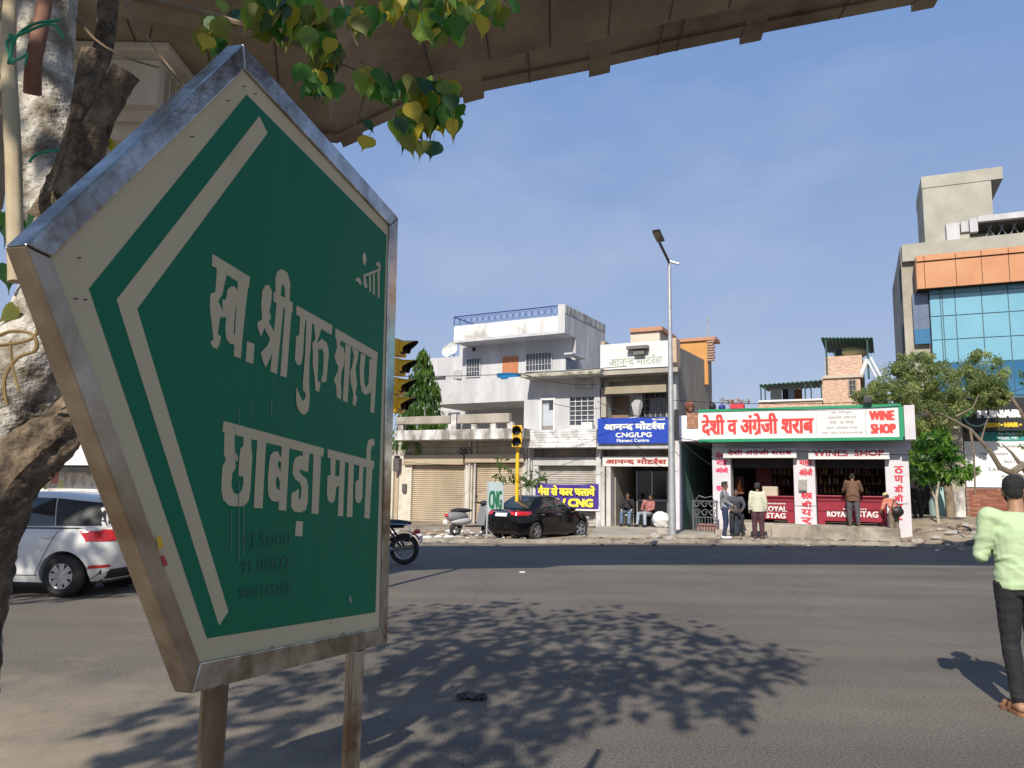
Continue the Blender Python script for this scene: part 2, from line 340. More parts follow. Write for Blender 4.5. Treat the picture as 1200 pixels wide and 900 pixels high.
for x in (-3.897, ):
    m = MB()
    for k in range(9): m.box(pxc, pxc+.015, 8.66+k*.16, 8.74+k*.16, 6.0+.03*(k%3), 6.46)
    pier.add('ribbing', m, M('pier_rib', (.33,.27,.2), (.45,.38,.3), sc=4))

# ================================================================ STREET NAME SIGN
SY = lambda px: .936/(.278 - (px-600)/FPX*1.0)
class SignPlane:
    def __init__(s):
        s.o = P(460, 754, 2.16); d = P(850, 575, 500) - Vector((0, 0, EYE)); d.z = 0; s.h = d.normalized(); s.n = Vector((s.h.y, -s.h.x, 0))   # n faces the viewer's right
    def at(s, px, py, off=0):
        r = ray(px, py); c = Vector((0, 0, EYE)); t = (s.o + s.n*off - c).dot(s.n)/r.dot(s.n); return c + r*t
SP = SignPlane()
outer = [(285, 51), (467, 255), (454, 754), (225, 813), (30, 287)]
board = [(287, 81), (457, 264), (447, 735), (235, 777), (61, 302)]
STEEL = M('stainless_steel', (.26,.235,.20), (.55,.53,.50), sc=9, rough=.22, metal=1, bump=.04, dirt=(.15,.10,.065), lo=.38, hi=.6)
RUSTY = M('stained_steel', (.26,.19,.125), (.50,.43,.34), sc=7, rough=.34, metal=.85, dirt=(.15,.08,.04))
CREAM = M("reflective_cream", (.55,.455,.28), (.62,.52,.33), sc=2.5, rough=.75, streak=6, dirt=(.43,.35,.22), spec=.12)
GREEN = M("sign_green", (.006,.145,.066), (.009,.17,.08), sc=4, rough=.6, streak=8, spec=.2)
sb = SP.at(350, 790); sign = T('street_name_sign', 'green and cream pentagonal street name sign in a steel frame', 'sign', (sb.x, sb.y, 0))
O = [SP.at(*q) for q in outer]; B = [SP.at(*q) for q in board]; TH = .036
for i in range(5):
    j = (i+1) % 5; m = MB(); a, b, c_, d_ = O[i], O[j], B[j], B[i]; bk = -SP.n*TH
    # butt joints: mitred bars
    g_ = (b-a).normalized()*.0006
    m.prism([a+g_, b-g_, c_-g_, d_+g_], [a+bk+g_, b+bk-g_, c_+bk-g_, d_+bk+g_])
    sign.add('frame', m, RUSTY if i in (3,) else STEEL, bevel=.0025, label='rust-stained steel bar on the left of the frame' if i == 3 else None)
cb = sum(B, Vector())/5
Bi = [cb + (b-cb)*1.012 - SP.n*.006 for b in B]
sign.add('board', MB().prism(Bi, [b - SP.n*.003 for b in Bi]), CREAM)
sign.add('back_plate', MB().prism([b - SP.n*.02 for b in Bi], [b - SP.n*.024 for b in Bi]), STEEL)
def sgpoly(pts, off, mb=None): mb = mb or MB(); mb.add([SP.at(x, y, off) for x, y in pts], [tuple(range(len(pts)))]); return mb
sign.add('green_panel', sgpoly([(289, 110.7), (453, 275.6), (440, 717.5), (242.7, 748), (104.4, 338.4)], -.0054), GREEN)
sign.add('arrow_band', sgpoly([(304, 136), (313.5, 156), (160.7, 362), (267.7, 716.7), (256.7, 733), (136.7, 351)], -.005), CREAM)
z6 = lambda L_: [(240+x/4.09, 280+y/4.09) for x, y in L_]
z7 = lambda L_: [(240+x/5.295, 480+y/5.295) for x, y in L_]
line1 = [
 [(37,72),(217,182),(211,236),(160,207),(105,170),(68,148),(66,142),(34,129)],
 [(58,138),(107,168),(92,225),(85,262),(72,285),(65,300),(88,350),(88,370),(73,378),(70,400),(62,455),(78,470),(70,505),(60,528),(35,515),(27,495),(42,480),(35,420),(28,360),(24,320),(28,262),(50,255),(55,200)],
 [(84,290),(108,292),(108,372),(88,378)],
 [(158,204),(207,232),(196,330),(185,430),(172,573),(139,562),(142,500),(150,340)],
 [(105,270),(108,245),(122,230),(140,226),(152,240),(158,275),(155,320),(147,330),(143,380),(138,455),(150,470),(148,508),(120,502),(103,478),(98,430),(105,350),(98,300)],
 [(202,490),(238,503),(232,598),(196,588)],
 [(275,250),(290,222),(308,222),(322,250),(318,310),(310,345),(318,378),(300,408),(288,425),(268,468),(252,420),(252,400),(275,385),(270,320)],
 [(284,415),(305,395),(335,450),(335,520),(318,490),(292,440)],
 [(333,470),(336,510),(318,560),(292,617),(280,590),(268,545),(300,510),(318,470)],
 [(330,252),(422,305),(420,355),(330,300)],
 [(345,300),(378,318),(345,648),(315,635)],
 [(385,325),(416,340),(392,665),(362,655)],
 [(340,300),(338,190),(348,155),(368,145),(395,160),(410,215),(406,300),(385,290),(383,240),(377,217),(369,220),(365,250),(364,285)],
 [(440,318),(612,415),(608,460),(438,362)],
 [(458,355),(485,370),(477,440),(470,560),(462,600),(445,605),(432,580),(437,480),(437,468),(452,460)],
 [(488,378),(515,392),(510,480),(502,580),(500,692),(470,692),(480,560)],
 [(470,690),(500,692),(503,760),(498,820),(480,843),(460,835),(442,805),(437,765),(440,708),(455,752),(470,778),(482,762),(483,738),(470,725)],
 [(523,402),(560,422),(553,450),(540,490),(545,560),(542,620),(540,680),(555,690),(548,735),(530,725),(526,660),(517,600),(518,545),(515,500),(530,480)],
 [(541,500),(560,478),(585,498),(595,540),(590,600),(583,682),(563,690),(558,672),(568,640),(570,545),(560,525),(545,532)],
 [(627,428),(830,545),(826,585),(625,472)],
 [(630,474),(650,486),(648,510),(665,520),(672,560),(668,600),(655,640),(652,690),(655,740),(650,772),(632,755),(630,705),(618,675),(636,640),(640,610),(628,590),(622,560),(634,520)],
 [(675,502),(700,516),(684,785),(662,775)],
 [(705,520),(738,538),(732,580),(722,620),(730,700),(722,742),(730,760),(722,803),(708,790),(712,745),(700,690),(695,640),(707,610),(714,560)],
 [(748,547),(770,558),(762,640),(765,690),(772,715),(785,690),(790,572),(808,582),(800,690),(795,735),(770,748),(752,730),(745,690),(742,620)],
 [(803,572),(826,585),(812,835),(793,828)],
 [(755,80),(765,62),(774,80),(775,105),(767,128),(757,112)],
 [(722,192),(740,183),(752,205),(748,222),(740,218),(736,205),(724,203)],
 [(760,172),(842,140),(842,152),(760,184)],
 [(762,184),(770,181),(780,232),(770,238),(760,215)], [(787,176),(795,173),(797,256),(788,250)],
 [(806,168),(814,165),(815,270),(806,264)], [(828,158),(838,155),(837,285),(829,282)],
 [(820,120),(832,106),(842,122),(840,150),(832,150),(830,125),(824,130)]]
line2 = [
 [(117,70),(740,240),(734,293),(718,288),(645,270),(525,240),(380,205),(290,183),(180,155),(122,140),(110,136)],
 [(122,141),(185,157),(183,200),(187,260),(205,290),(205,318),(190,318),(150,328),(130,310),(118,270),(122,200)],
 [(132,312),(192,306),(192,362),(172,390),(165,470),(175,510),(192,525),(192,600),(150,595),(115,560),(103,500),(105,420),(110,350)],
 [(191,525),(215,520),(230,495),(237,470),(283,480),(275,560),(245,600),(191,600)],
 [(239,168),(290,182),(288,240),(295,290),(290,380),(283,500),(240,500),(238,415),(212,412),(208,395),(215,290),(222,240),(240,225)],
 [(325,192),(380,206),(358,613),(303,610)], [(478,228),(525,241),(505,628),(457,622)],
 [(400,330),(406,285),(425,262),(455,258),(462,280),(475,300),(474,325),(458,318),(450,350),(455,400),(442,430),(440,470),(450,495),(466,500),(462,545),(455,572),(420,568),(400,545),(391,500),(392,410)],
 [(447,330),(472,392),(470,455),(446,405)],
 [(607,262),(650,272),(640,388),(590,370),(594,340),(610,340)],
 [(548,345),(560,300),(590,285),(612,290),(612,342),(592,352),(587,378),(600,405),(632,430),(642,480),(638,580),(625,625),(590,638),(555,632),(535,600),(538,520),(585,490),(582,555),(590,562),(597,540),(600,480),(590,455),(560,430),(545,395)],
 [(567,690),(610,695),(605,788),(560,782)], [(675,277),(722,292),(705,648),(662,645)],
 [(762,245),(1052,320),(1048,370),(762,297)],
 [(780,302),(812,310),(808,412),(838,415),(836,470),(815,482),(812,520),(805,568),(785,580),(765,565),(757,520),(762,410),(780,405)],
 [(838,316),(870,324),(858,662),(825,660)], [(893,330),(925,340),(915,668),(880,665)],
 [(958,348),(985,354),(980,440),(978,540),(965,578),(945,578),(932,550),(935,450),(955,430)],
 [(1003,360),(1040,369),(1022,677),(990,672)],
 [(1002,308),(1005,230),(1015,190),(1035,180),(1052,185),(1055,222),(1038,225),(1028,260),(1030,314)]]
for ln, zz in ((line1, z6), (line2, z7)):
    m = MB()
    for i, pl in enumerate(ln): sgpoly(zz(pl), -.005 + .00012*(i % 9), m)
    sign.add('lettering', m, CREAM)
m = MB()                                        # pale drips of paint and the scribbled phone number
for x, y0, y1, ww in ((280,478,500,.5),(279.5,565,660,.9),(285,590,650,.8),(276,500,545,.4),(271,600,645,.5),(318,470,486,.9),(320,440,455,.4),(294,470,492,.4)):
    sgpoly([(x, y0), (x+ww, y0), (x+ww*.8, y1), (x, y1)], -.0035, m)
sgpoly([(408,700),(411,697),(413,702),(412,708),(409,706)], -.0035, m)
sign.add('paint_drip', m, M('drip', (.16,.26,.2)))
m = MB()
def scrib(s_, x, y, w_, h_, sl=-.12):
    V, F = letters(s_); xb = max(p[0] for p in V)
    m.add([SP.at(x + a/xb*w_, y + sl*(a/xb*w_) - c/.75*h_, -.0038) for a, c in V], F)
scrib('EJ Sonu', 285, 642, 55, 17); scrib('91 09622', 282, 672, 58, 16); scrib('9401143294', 280, 702, 60, 14)
sign.add('scribble', m, M('scribble_ink', (.003,.095,.05), rough=.6))
m = MB()
for x, y in ((90,350),(101,351),(94,302),(287,101),(300,110),(226,160),(430,230),(403,742),(214,770),(320,758),(219,742),(268,118),(60,560),(388,730)):
    c_ = SP.at(x, y, -.0015)
    m.tube([c_ - SP.n*.004, c_ + SP.n*.002], .0010, 6)
sign.add('rivet', m, M('rivet_dark', (.1,.08,.06), metal=.6, rough=.5), kind='stuff')
sign.add('sticker', sgpoly([(183,630),(189,628),(192,641),(186,643)], .0008), M('sticker_yellow', (.75,.45,.03)))
sign.add('sticker', sgpoly([(188,652),(192,650),(197,662),(192,664)], .0008), M('sticker_red', (.5,.05,.05)))
for px, py, r_ in ((262, 806, .0235), (424, 765, .0225)):
    c_ = SP.at(px, py) - SP.n*TH*.5
    sign.add('post', MB().tube([(c_.x, c_.y, -.1), (c_.x, c_.y, c_.z+.006)], r_, 24), M('post_steel', (.22,.19,.16), (.62,.60,.56), sc=14, rough=.16, metal=1, streak=14, lo=.42, hi=.6, dirt=(.17,.12,.08)), smooth=True)  # pale upright streaks paint bright reflections into the steel colour, besides the dirt
# ================================================================ BUILDINGS (facade frame FA: s along the row, d backwards, z up)
WHITE = M('white_plaster', (.42,.42,.43), (.58,.58,.58), sc=1.6, rough=.85, streak=5, dirt=(.44,.43,.41))
WHITEG = M('grey_white_plaster', (.36,.355,.35), (.56,.56,.55), sc=1.8, rough=.85, streak=6, dirt=(.38,.37,.35))
STAINW = M('stained_parapet', (.22,.20,.175), (.66,.65,.62), sc=2.6, rough=.9, streak=3, dirt=(.18,.16,.135), lo=.4, hi=.6)
OLDP = M('old_plaster', (.27,.24,.20), (.46,.42,.36), sc=.9, rough=.92, streak=3, dirt=(.17,.145,.12), bump=.2)
BEIGE = M('beige_shutter', (.34,.275,.19), (.46,.38,.275), sc=1.2, rough=.6, streak=4, dirt=(.36,.29,.2))
GREYSH = M('grey_shutter', (.32,.295,.26), (.47,.44,.40), sc=1.6, rough=.6, dirt=(.3,.26,.22))
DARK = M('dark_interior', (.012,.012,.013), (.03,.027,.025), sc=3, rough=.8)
GRILL = M('grill_iron', (.10,.10,.11), rough=.5)
GLASSD = M('dark_window_glass', (.03,.035,.045), (.08,.085,.1), sc=2, rough=.12, spec=.8)
BROWNW = M('brown_door', (.20,.13,.085), (.27,.18,.12), sc=5, rough=.6)
ORDOOR = M('orange_door', (.42,.15,.06), (.5,.2,.09), sc=4, rough=.6)
REDP = M('red_paint', (.55,.03,.05), rough=.6)
REDL = M('red_lettering', (.60,.035,.03), (.66,.06,.045), sc=6, rough=.5)
MAROON = M('maroon_lettering', (.30,.01,.03), rough=.6)
SIGNW = M('sign_white', (.64,.64,.62), (.70,.70,.68), sc=2, rough=.45)
px = FA.px
def fb(mb, x0, y0, x1, y1, d0, d1, ref=None, z0=None, z1=None, dref=None):
    """box whose front face (depth d0) covers photograph columns x0..x1, rows y0..y1"""
    dr = d0 if dref is None else dref; xm = (x0+x1)/2
    a = px(x0, y1, dr)[0]; b = px(x1, y1, dr)[0]
    za = px(xm, y1, dr)[1] if z0 is None else z0; zb = px(xm, y0, dr)[1] if z1 is None else z1
    return mb.box(a, b, d0, d1, za, zb)
def shutter(t, x0, x1, y0, y1, d, mat, pitch=.085, box=None, boxmat=None):
    s0, z0 = px(x0, y1, d); s1 = px(x1, y1, d)[0]; z1 = px((x0+x1)/2, y0, d)[1]; z0 = px((x0+x1)/2, y1, d)[1]
    n = int((z1-z0)/pitch); mb = MB(); pr = []
    for k in range(n):
        a = z0 + k*(z1-z0)/n; h = (z1-z0)/n
        pr += [(d+.018, a), (d+.012, a+h*.1), (d-.012, a+h*.35), (d-.014, a+h*.6), (d+.01, a+h*.9)]
    pr += [(d+.018, z1), (d+.04, z1), (d+.04, z0)]; mb.xprism(pr, s0, s1)
    sh = t.add('shutter', mb, mat)
    t.add('bottom_rail', MB().box(s0, s1, d-.03, d+.0, z0-.02, z0+.09), mat, parent=sh)
    for s in (s0, s1): t.add('guide_rail', MB().box(s-.04, s+.04, d-.05, d+.05, z0, z1), GREYSH)
    if box:
        m = MB(); fb(m, *box, d-.28, d+.03, dref=d-.28); t.add('shutter_box', m, boxmat or mat, bevel=.01)
def window(t, x0, x1, y0, y1, d, nx, ny, bars=True, fr=None, parent=None, F=None, glass=None, bar=.022):
    f = (F or FA).px; s0 = f(x0, y1, d)[0]; s1 = f(x1, y1, d)[0]; xm = (x0+x1)/2; z0 = f(xm, y1, d)[1]; z1 = f(xm, y0, d)[1]
    w_ = t.add('window', MB().box(s0, s1, d-.01, d+.03, z0, z1), glass or GLASSD)
    m = MB(); k = .05
    m.box(s0-k, s1+k, d-.05, d-.012, z1, z1+k).box(s0-k, s1+k, d-.05, d-.012, z0-k, z0).box(s0-k, s0, d-.05, d-.012, z0, z1).box(s1, s1+k, d-.05, d-.012, z0, z1)
    t.add('frame', m, fr or SIGNW, parent=w_)
    if bars:
        m = MB()
        for i in range(1, nx): x = s0+(s1-s0)*i/nx; m.box(x-bar/2, x+bar/2, d-.045, d-.02, z0, z1)
        for i in range(1, ny): z = z0+(z1-z0)*i/ny; m.box(s0, s1, d-.06, d-.046, z-bar/2, z+bar/2)
        t.add('grille', m, GRILL if not fr else fr, parent=w_)
    return w_
def board(t, name, x0, x1, yl0, yl1, d, mat, th=.06):
    s0 = px(x0, yl1, d)[0]; s1 = px(x1, yl1, d)[0]; xm = (x0+x1)/2; z1 = px(xm, yl0, d)[1]; z0 = px(xm, yl1, d)[1]
    o = t.add(name, MB().box(s0, s1, d, d+th, z0, z1), mat); return o, s0, s1, z0, z1

# ---------------- A: low block with two beige shutters
A = T('shuttered_shop_block', 'low stained concrete block with two big beige roller shutters', 'building', (px(540, 610)[0], 0, 0), FA)
sL = px(440, 560)[0]; sA2 = px(552, 600)[0]; sA1 = px(543, 600)[0]; sR = px(617, 560)[0]
sl1 = px(480, 600)[0]; zt = px(540, 530, .4)[1]
zc = px(540, 515, -1.1)[1]; zcb = px(540, 503, -1.1)[1]
for x_, y_ in ((466, 480.5), (544, 552), (440, 459), (612.5, 617.2)): m = MB(); fb(m, x_, 530, y_, 614, 0, .4, z0=0); A.add('pillar', m, M('cream_pillar', (.52,.47,.38), (.62,.58,.49), sc=2, dirt=(.35,.3,.24)))
A.add('upper_wall', MB().box(sL, sR, .0, .4, px(540, 534, 0)[1], zc), OLDP)
A.add('back_wall', MB().box(sL, sR, .5, 9, 0, zc), OLDP)
A.add('canopy', MB().box(px(462, 510, -1.1)[0], px(614, 510, -1.1)[0], -1.1, .6, zc, zcb), STAINW, bevel=.02)
shutter(A, 481.5, 544, 545, 612, .12, BEIGE, box=(472.5, 533, 542.5, 544.5))
shutter(A, 552.5, 612, 543, 612, .12, BEIGE, box=(544.5, 532, 613.5, 542))
m = MB(); fb(m, 459.5, 553, 465.5, 612, .12, .2, z0=0); A.add('shutter', m, BEIGE)
for x, a in ((555.5, .05), (549, .0)):
    s = px(x, 600, -.05)[0]; A.add('drain_pipe', MB().tube([(s, -.06, .1), (s, -.06, zc)], .045, 8), M('pipe_grey', (.4,.38,.35), (.55,.52,.48), sc=5))
zb0 = px(500, 497, -.9)[1]; zb1 = px(500, 488, -.9)[1]
m = MB(); m.box(px(466, 490, -.9)[0], px(529, 490, -.9)[0], -1.0, -.7, zb0, zb1); m.box(px(537, 490, -.9)[0], px(598, 490, -.9)[0], -1.0, -.75, zb0-.02, zb1+.03)
A.add('parapet_beam', m, OLDP, bevel=.02)
for x in (470, 529, 556, 578, 598): s = px(x, 500, -.9)[0]; A.add('parapet_post', MB().box(s-.12, s+.12, -.95, -.72, zcb, zb0), STAINW)
m = MB(); m.box(px(530, 490, -.9)[0], px(536, 490, -.9)[0], -1.0, -.6, zcb, zb1+.05)
A.add('parapet_post', m, STAINW)
0 and A.add('terrace_wall', MB().box(px(466, 500, 2.2)[0], px(612, 500, 2.2)[0], 2.2, 2.4, zcb-.05, px(540, 470, 2.2)[1]), M('shade_wall', (.11,.09,.075), (.17,.14,.12), sc=2))
A.add('electric_meter', MB().box(px(471, 575, -.1)[0], px(475.5, 575, -.1)[0], -.12, 0, px(473, 577, -.1)[1], px(473, 567, -.1)[1]), M('meter', (.1,.09,.085), rough=.5), bevel=.02)
A.add('electric_box', MB().box(px(461, 545, -.2)[0], px(468, 545, -.2)[0], -.25, 0, px(464, 552, -.2)[1], px(464, 537, -.2)[1]), M('meter'
      , (.1,.09,.085)), bevel=.02)
m = MB(); random.seed(3)
for k in range(7):
    a = px(540+random.uniform(-4, 12), 520+random.uniform(-3, 10), -.1); b = px(548+random.uniform(-4, 6), 535, -.1); m.tube([(a[0], -.1, a[1]), ((a[0]+b[0])/2+.1, -.14, (a[1]+b[1])/2-.1), (b[0], -.1, b[1])], .018, 5)
A.add('cable_tangle', m, M('cable_black', (.015,.015,.015), rough=.5))

# ---------------- C: white two-storey house with the purple banner
H = T('white_tiled_shop_house', 'white two-storey house with tiled band and a purple banner over its shutter', 'building', (px(660, 610)[0], 0, 0), FA)
c0 = px(613.5, 520)[0]; c1 = px(703, 520)[0]
zb = px(655, 524.5, -.5)[1]; zbt = px(655, 503.5, -.5)[1]; zroof = px(655, 440, -.3)[1]
BANDM = M('white_stone_tiles', (.46,.45,.44), (.78,.77,.75), sc=3, rough=.7, lo=.42, hi=.58, bump=.5, bsc=9)
H.add('tile_band', MB().box(px(612.5, 515, -.5)[0], px(699, 515, -.5)[0], -.5, .3, zb, zbt), WHITEG)
m = MB(); random.seed(5); bs0 = px(612.5, 515, -.5)[0]; bs1 = px(699, 515, -.5)[0]; nr = 7
for r_ in range(nr):
    x = bs0
    while x < bs1-.02:
        wd = min(random.uniform(.22, .6), bs1-x); h_ = (zbt-zb)/nr
        m.box(x+.008, x+wd-.008, -.5-random.uniform(.006, .03), -.499, zb+r_*h_+.008, zb+(r_+1)*h_-.008); x += wd
H.add('stone_tile', m, BANDM, kind='stuff')
up = MB(); zu = zroof
# upper wall with openings left: pieces around door and window
d_ = 0.0
dx0, dx1, dy0 = 632.5, 650.5, 466; wx0, wx1, wy0, wy1 = 667.5, 696.5, 465, 498
def pxs(x, d=0): return px(x, 500, d)[0]
zd = px(641, dy0, 0)[1]; zw1 = px(682, wy0, 0)[1]; zw0 = px(682, wy1, 0)[1]; zfl = zbt-.02
up.box(c0, pxs(dx0), 0, .25, zfl, zu).box(pxs(dx0), pxs(dx1), 0, .25, zd, zu).box(pxs(dx1), pxs(wx0), 0, .25, zfl, zu).box(pxs(wx0), pxs(wx1), 0, .25, zw1, zu).box(pxs(wx0), pxs(wx1), 0, .25, zfl, zw0).box(pxs(wx1), c1, 0, .25, zfl, zu)
H.add('upper_wall', up, WHITE)
H.add('back_wall', MB().box(c0+.01, c1-.01, .8, 9, 0, zu-.01), WHITEG)
H.add('side_wall', MB().box(c0, c0+.2, .26, 9, zfl, zu), WHITEG)
dr = H.add('door', MB().box(pxs(635), pxs(648.5), .12, .16, zfl+.2, px(641, 469, 0)[1]), M('pale_blue_door', (.42,.46,.5), (.5,.53,.56), sc=3))
H.add('frame', MB().box(pxs(dx0), pxs(635)-.003, -.04, .2, zfl, zd).box(pxs(648.5)+.003, pxs(dx1), -.04, .2, zfl, zd).box(pxs(635), pxs(648.5), -.04, .2, px(641, 469, 0)[1]+.003, zd), SIGNW, parent=dr)
H.add('pane', MB().box(pxs(642), pxs(647), .10, .118, px(644, 480, 0)[1], px(644, 471, 0)[1]), GLASSD, parent=dr)
window(H, wx0, wx1, wy0, wy1, .12, 4, 6, fr=SIGNW)
m = MB(); a, z = px(690, 497, -.3); m.box(a-.3, a+.15, -.35, -.1, zbt, zbt+.28); H.add('air_vent', m, SIGNW, bevel=.02)
H.add('dark_patch', MB().box(pxs(634), pxs(650), -.03, -.002, zfl+.02, zfl+.22), M('patch_dark', (.16,.15,.14), (.3,.28,.26), sc=6))  # darker mottled strip along the foot of the door
# sloping canopy roof
zr1 = px(655, 440, -.9)[1]; zr2 = px(655, 431, -.9)[1]
H.add('roof_slab', MB().box(px(611, 436, -.9)[0], px(704, 436, -.9)[0], -.9, 9.2, zr1, zr1+.13), WHITEG)
m = MB(); m.xprism([(-.98, zr1-.02), (-.98, zr1+.10), (.6, zr2+.15), (.6, zr1+.135), (-.9, zr1+.135), (-.902, zr1-.02)], px(611, 436, -.9)[0], px(704, 436, -.9)[0])
H.add('roof_edge', m, M('mossy_edge', (.16,.15,.10), (.45,.42,.34), sc=4, rough=.95, lo=.4, hi=.6, bump=.6), bevel=.02)
H.add('old_signboard', MB().box(pxs(673), pxs(694), -.05, -.002, px(683, 456.5, 0)[1], px(683, 446, 0)[1]), WHITEG)
# ground floor
for x_, y_ in ((613.5, 622), (698, 704)): m = MB(); fb(m, x_, 525, y_, 617, -.05, .5, z0=0); H.add('pillar', m, M('grey_pillar', (.44,.44,.44), (.6,.6,.59), sc=1.5, dirt=(.3,.28,.26)), bevel=.02)
m = MB(); fb(m, 622, 524, 698, 540, .25, .5); H.add('lintel', m, M('brown_lintel', (.16,.13,.11), (.3,.26,.22), sc=2, dirt=(.1,.08,.07)))
m = MB(); fb(m, 622, 540, 630, 617, .1, .5, z0=0); H.add('jamb', m, WHITEG)
shutter(H, 630, 697.5, 546, 615, .35, GREYSH, box=(624.5, 536, 698.5, 545.5), boxmat=WHITEG)
m = MB(); s_, z_ = px(620, 560, -.1); m.tube([(s_, -.12, .1), (s_, -.12, zb)], .05, 8); s_, z_ = px(618, 560, -.1); m.tube([(s_-.05, -.1, .1), (s_-.05, -.1, zb)], .03, 8)
H.add('drain_pipe', m, M('pipe_grey', (.4,.38,.35)))
# banner
BAN = M('purple_banner', (.045,.02,.20), (.06,.03,.26), sc=2, rough=.45)
YEL = M('yellow_lettering', (.80,.66,.06), rough=.5)
def banner_fn(s0, s1, z0, z1, d):
    def f(u, v): return (s0+(s1-s0)*u, d - .03*math.sin(u*9)*math.sin(v*3) - .015*math.sin(u*23+v*5), z0+(z1-z0)*v - .05*math.sin(math.pi*u)*(v > .5))
    return f
bs = [px(x, 580, -.02)[0] for x in (628, 702)]; z0 = px(665, 596, -.02)[1]; z1 = px(665, 566.5, -.02)[1]
bn = T('gas_banner', 'purple cloth banner with yellow LPG / CNG lettering behind the black sedan', 'banner', (sum(bs)/2, -.05, z0), FA)
f = banner_fn(bs[0], bs[1], z0, z1, -.06); m = MB(); m.grid(f, 24, 8); bn.add('cloth', m, BAN, smooth=True)
m = MB(); m.box(bs[0]-.03, bs[1]+.03, -.1, -.075, z0-.06, z0); bn.add('white_hem', m, SIGNW)
m = MB(); text_mb('गैस से कार चलायें', bs[0]+.12, bs[1]-.12, z0+.50*(z1-z0), z0+.93*(z1-z0), -.125, .022, m); bn.add('lettering', m, YEL)
m = MB(); text_mb('LPG / CNG', bs[0]+.25, bs[1]-.2, z0+.06*(z1-z0), z0+.42*(z1-z0), -.125, .03, m); bn.add('lettering', m, YEL)

# ---------------- D: motor shop
D = T('motor_repair_shop', 'narrow two-storey motor repair shop with a blue board and open dark ground floor', 'building', (px(745, 610)[0], 0, 0), FA)
D0 = px(704.2, 500)[0]; D1 = px(793, 500)[0]
sb_ = lambda x, d=0: px(x, 500, d)[0]
zt0 = px(743, 432, -.5)[1]; zt1 = px(743, 402, -.5)[1]
SIDEP = M('raw_side_plaster', (.20,.175,.14), (.31,.28,.235), sc=.7, rough=.95, streak=2.5, dirt=(.13,.11,.09), bump=.2)
zfr = zt1-.1
dback, _ = FA.side(834, 440, D1); dmid, zmid = FA.side(822, 424, D1)

D.add('side_wall', MB().xprism([(-.02, 0), (dback, 0), (dback, FA.side(833, 397, D1)[1]), (dback-.5, FA.side(833, 397, D1)[1]), (dback-.5, FA.side(830, 424, D1)[1]), (-.02, zfr)], D1-.25, D1), SIDEP)
D.add('left_wall', MB().box(D0, D0+.2, .3, dback, 0, zfr-.1), WHITEG)
D.add('rear_wall', MB().box(D0+.21, D1-.251, dback-.3, dback-.01, 0, zfr-.1), OLDP)
D.add('roof_slab', MB().box(D0+.21, D1-.251, -.35, dback-.31, zt0-.12, zt0+.05), OLDP)
for x_, q_, y_ in ((704.3, 400, 709), (784, 396, 793)): m = MB(); fb(m, x_, q_, y_, 433, -.1, .5); D.add('parapet_post', m, M('tan_post', (.42,.3,.2), (.55,.42,.3), sc=3, dirt=(.25,.2,.15)))
m = MB(); fb(m, 704.5, 432.5, 795, 437.5, -.55, .3); D.add('cornice', m, OLDP)
# old upper sign
o, s0, s1, z0, z1 = board(D, 'old_sign', 703.5, 783, 401.5, 431.5, -.55, SIGNW, .1)
m = MB(); text_mb('आनन<द मोटर^स', s0+.35, s1-.2, z0+.05*(z1-z0)+.05, z0+.52*(z1-z0), -.553, .012, m); D.add('lettering', m, M('faded_grey_green', (.28,.32,.26), (.55,.56,.5), sc=8), parent=o)
m = MB(); text_mb('गणेशमल मोटर', s0+.15, s1-.2, z0+.55*(z1-z0), z0+.9*(z1-z0), -.553, .012, m); D.add('lettering', m, M('faded_pink', (.66,.55,.5), (.78,.75,.72), sc=7), parent=o)
m = MB(); a, z = px(748, 408, -.8); m.box(a-.45, a+.35, -.85, -.553, z-.02, z+.1).box(a-.2, a+.2, -.75, -.553, z-.22, z-.021); D.add('sign_lamp', m, M('lamp_dark_grey', (.15,.14,.13), rough=.5), parent=o)
# rooftop box
m = MB(); fb(m, 739, 388, 773, 401, .6, 2.6); D.add('roof_room', m, M('pale_peach_wall', (.60,.5,.4), (.68,.58,.47), sc=2))
m = MB(); fb(m, 738, 383.5, 776, 388.2, .5, 2.8); D.add('coping', m, M('terracotta', (.42,.2,.12), (.5,.27,.17), sc=5))
# orange brick structure at the rear right
sr = D1-.3
m = MB(); s2, zz = px(797, 398, 5.0); s3 = px(829, 398, 5.0)[0]; zlo = px(815, 424, 5)[1]; zhi = px(815, 400, 5)[1]
m.box(s2, s3, 5.0, 5.2, zlo-1, zhi); D.add('rear_room', m, M('orange_wall', (.50,.24,.07), (.56,.29,.1), sc=3))
m = MB(); m.box(s2-.3, s3+.35, 4.9, 6, zhi, zhi+.14); D.add('rear_roof', m, M('terracotta', (.42,.2,.12)))
for k in range(8):
    z = zlo + k*(zhi-zlo)/8; D.add('brick', MB().box(s3+.004, s3+.26+.05*(k % 2), 4.85, 5.1, z, z+(zhi-zlo)/8*.62), M('brick_end', (.33,.2,.14), (.42,.28,.2), sc=6))
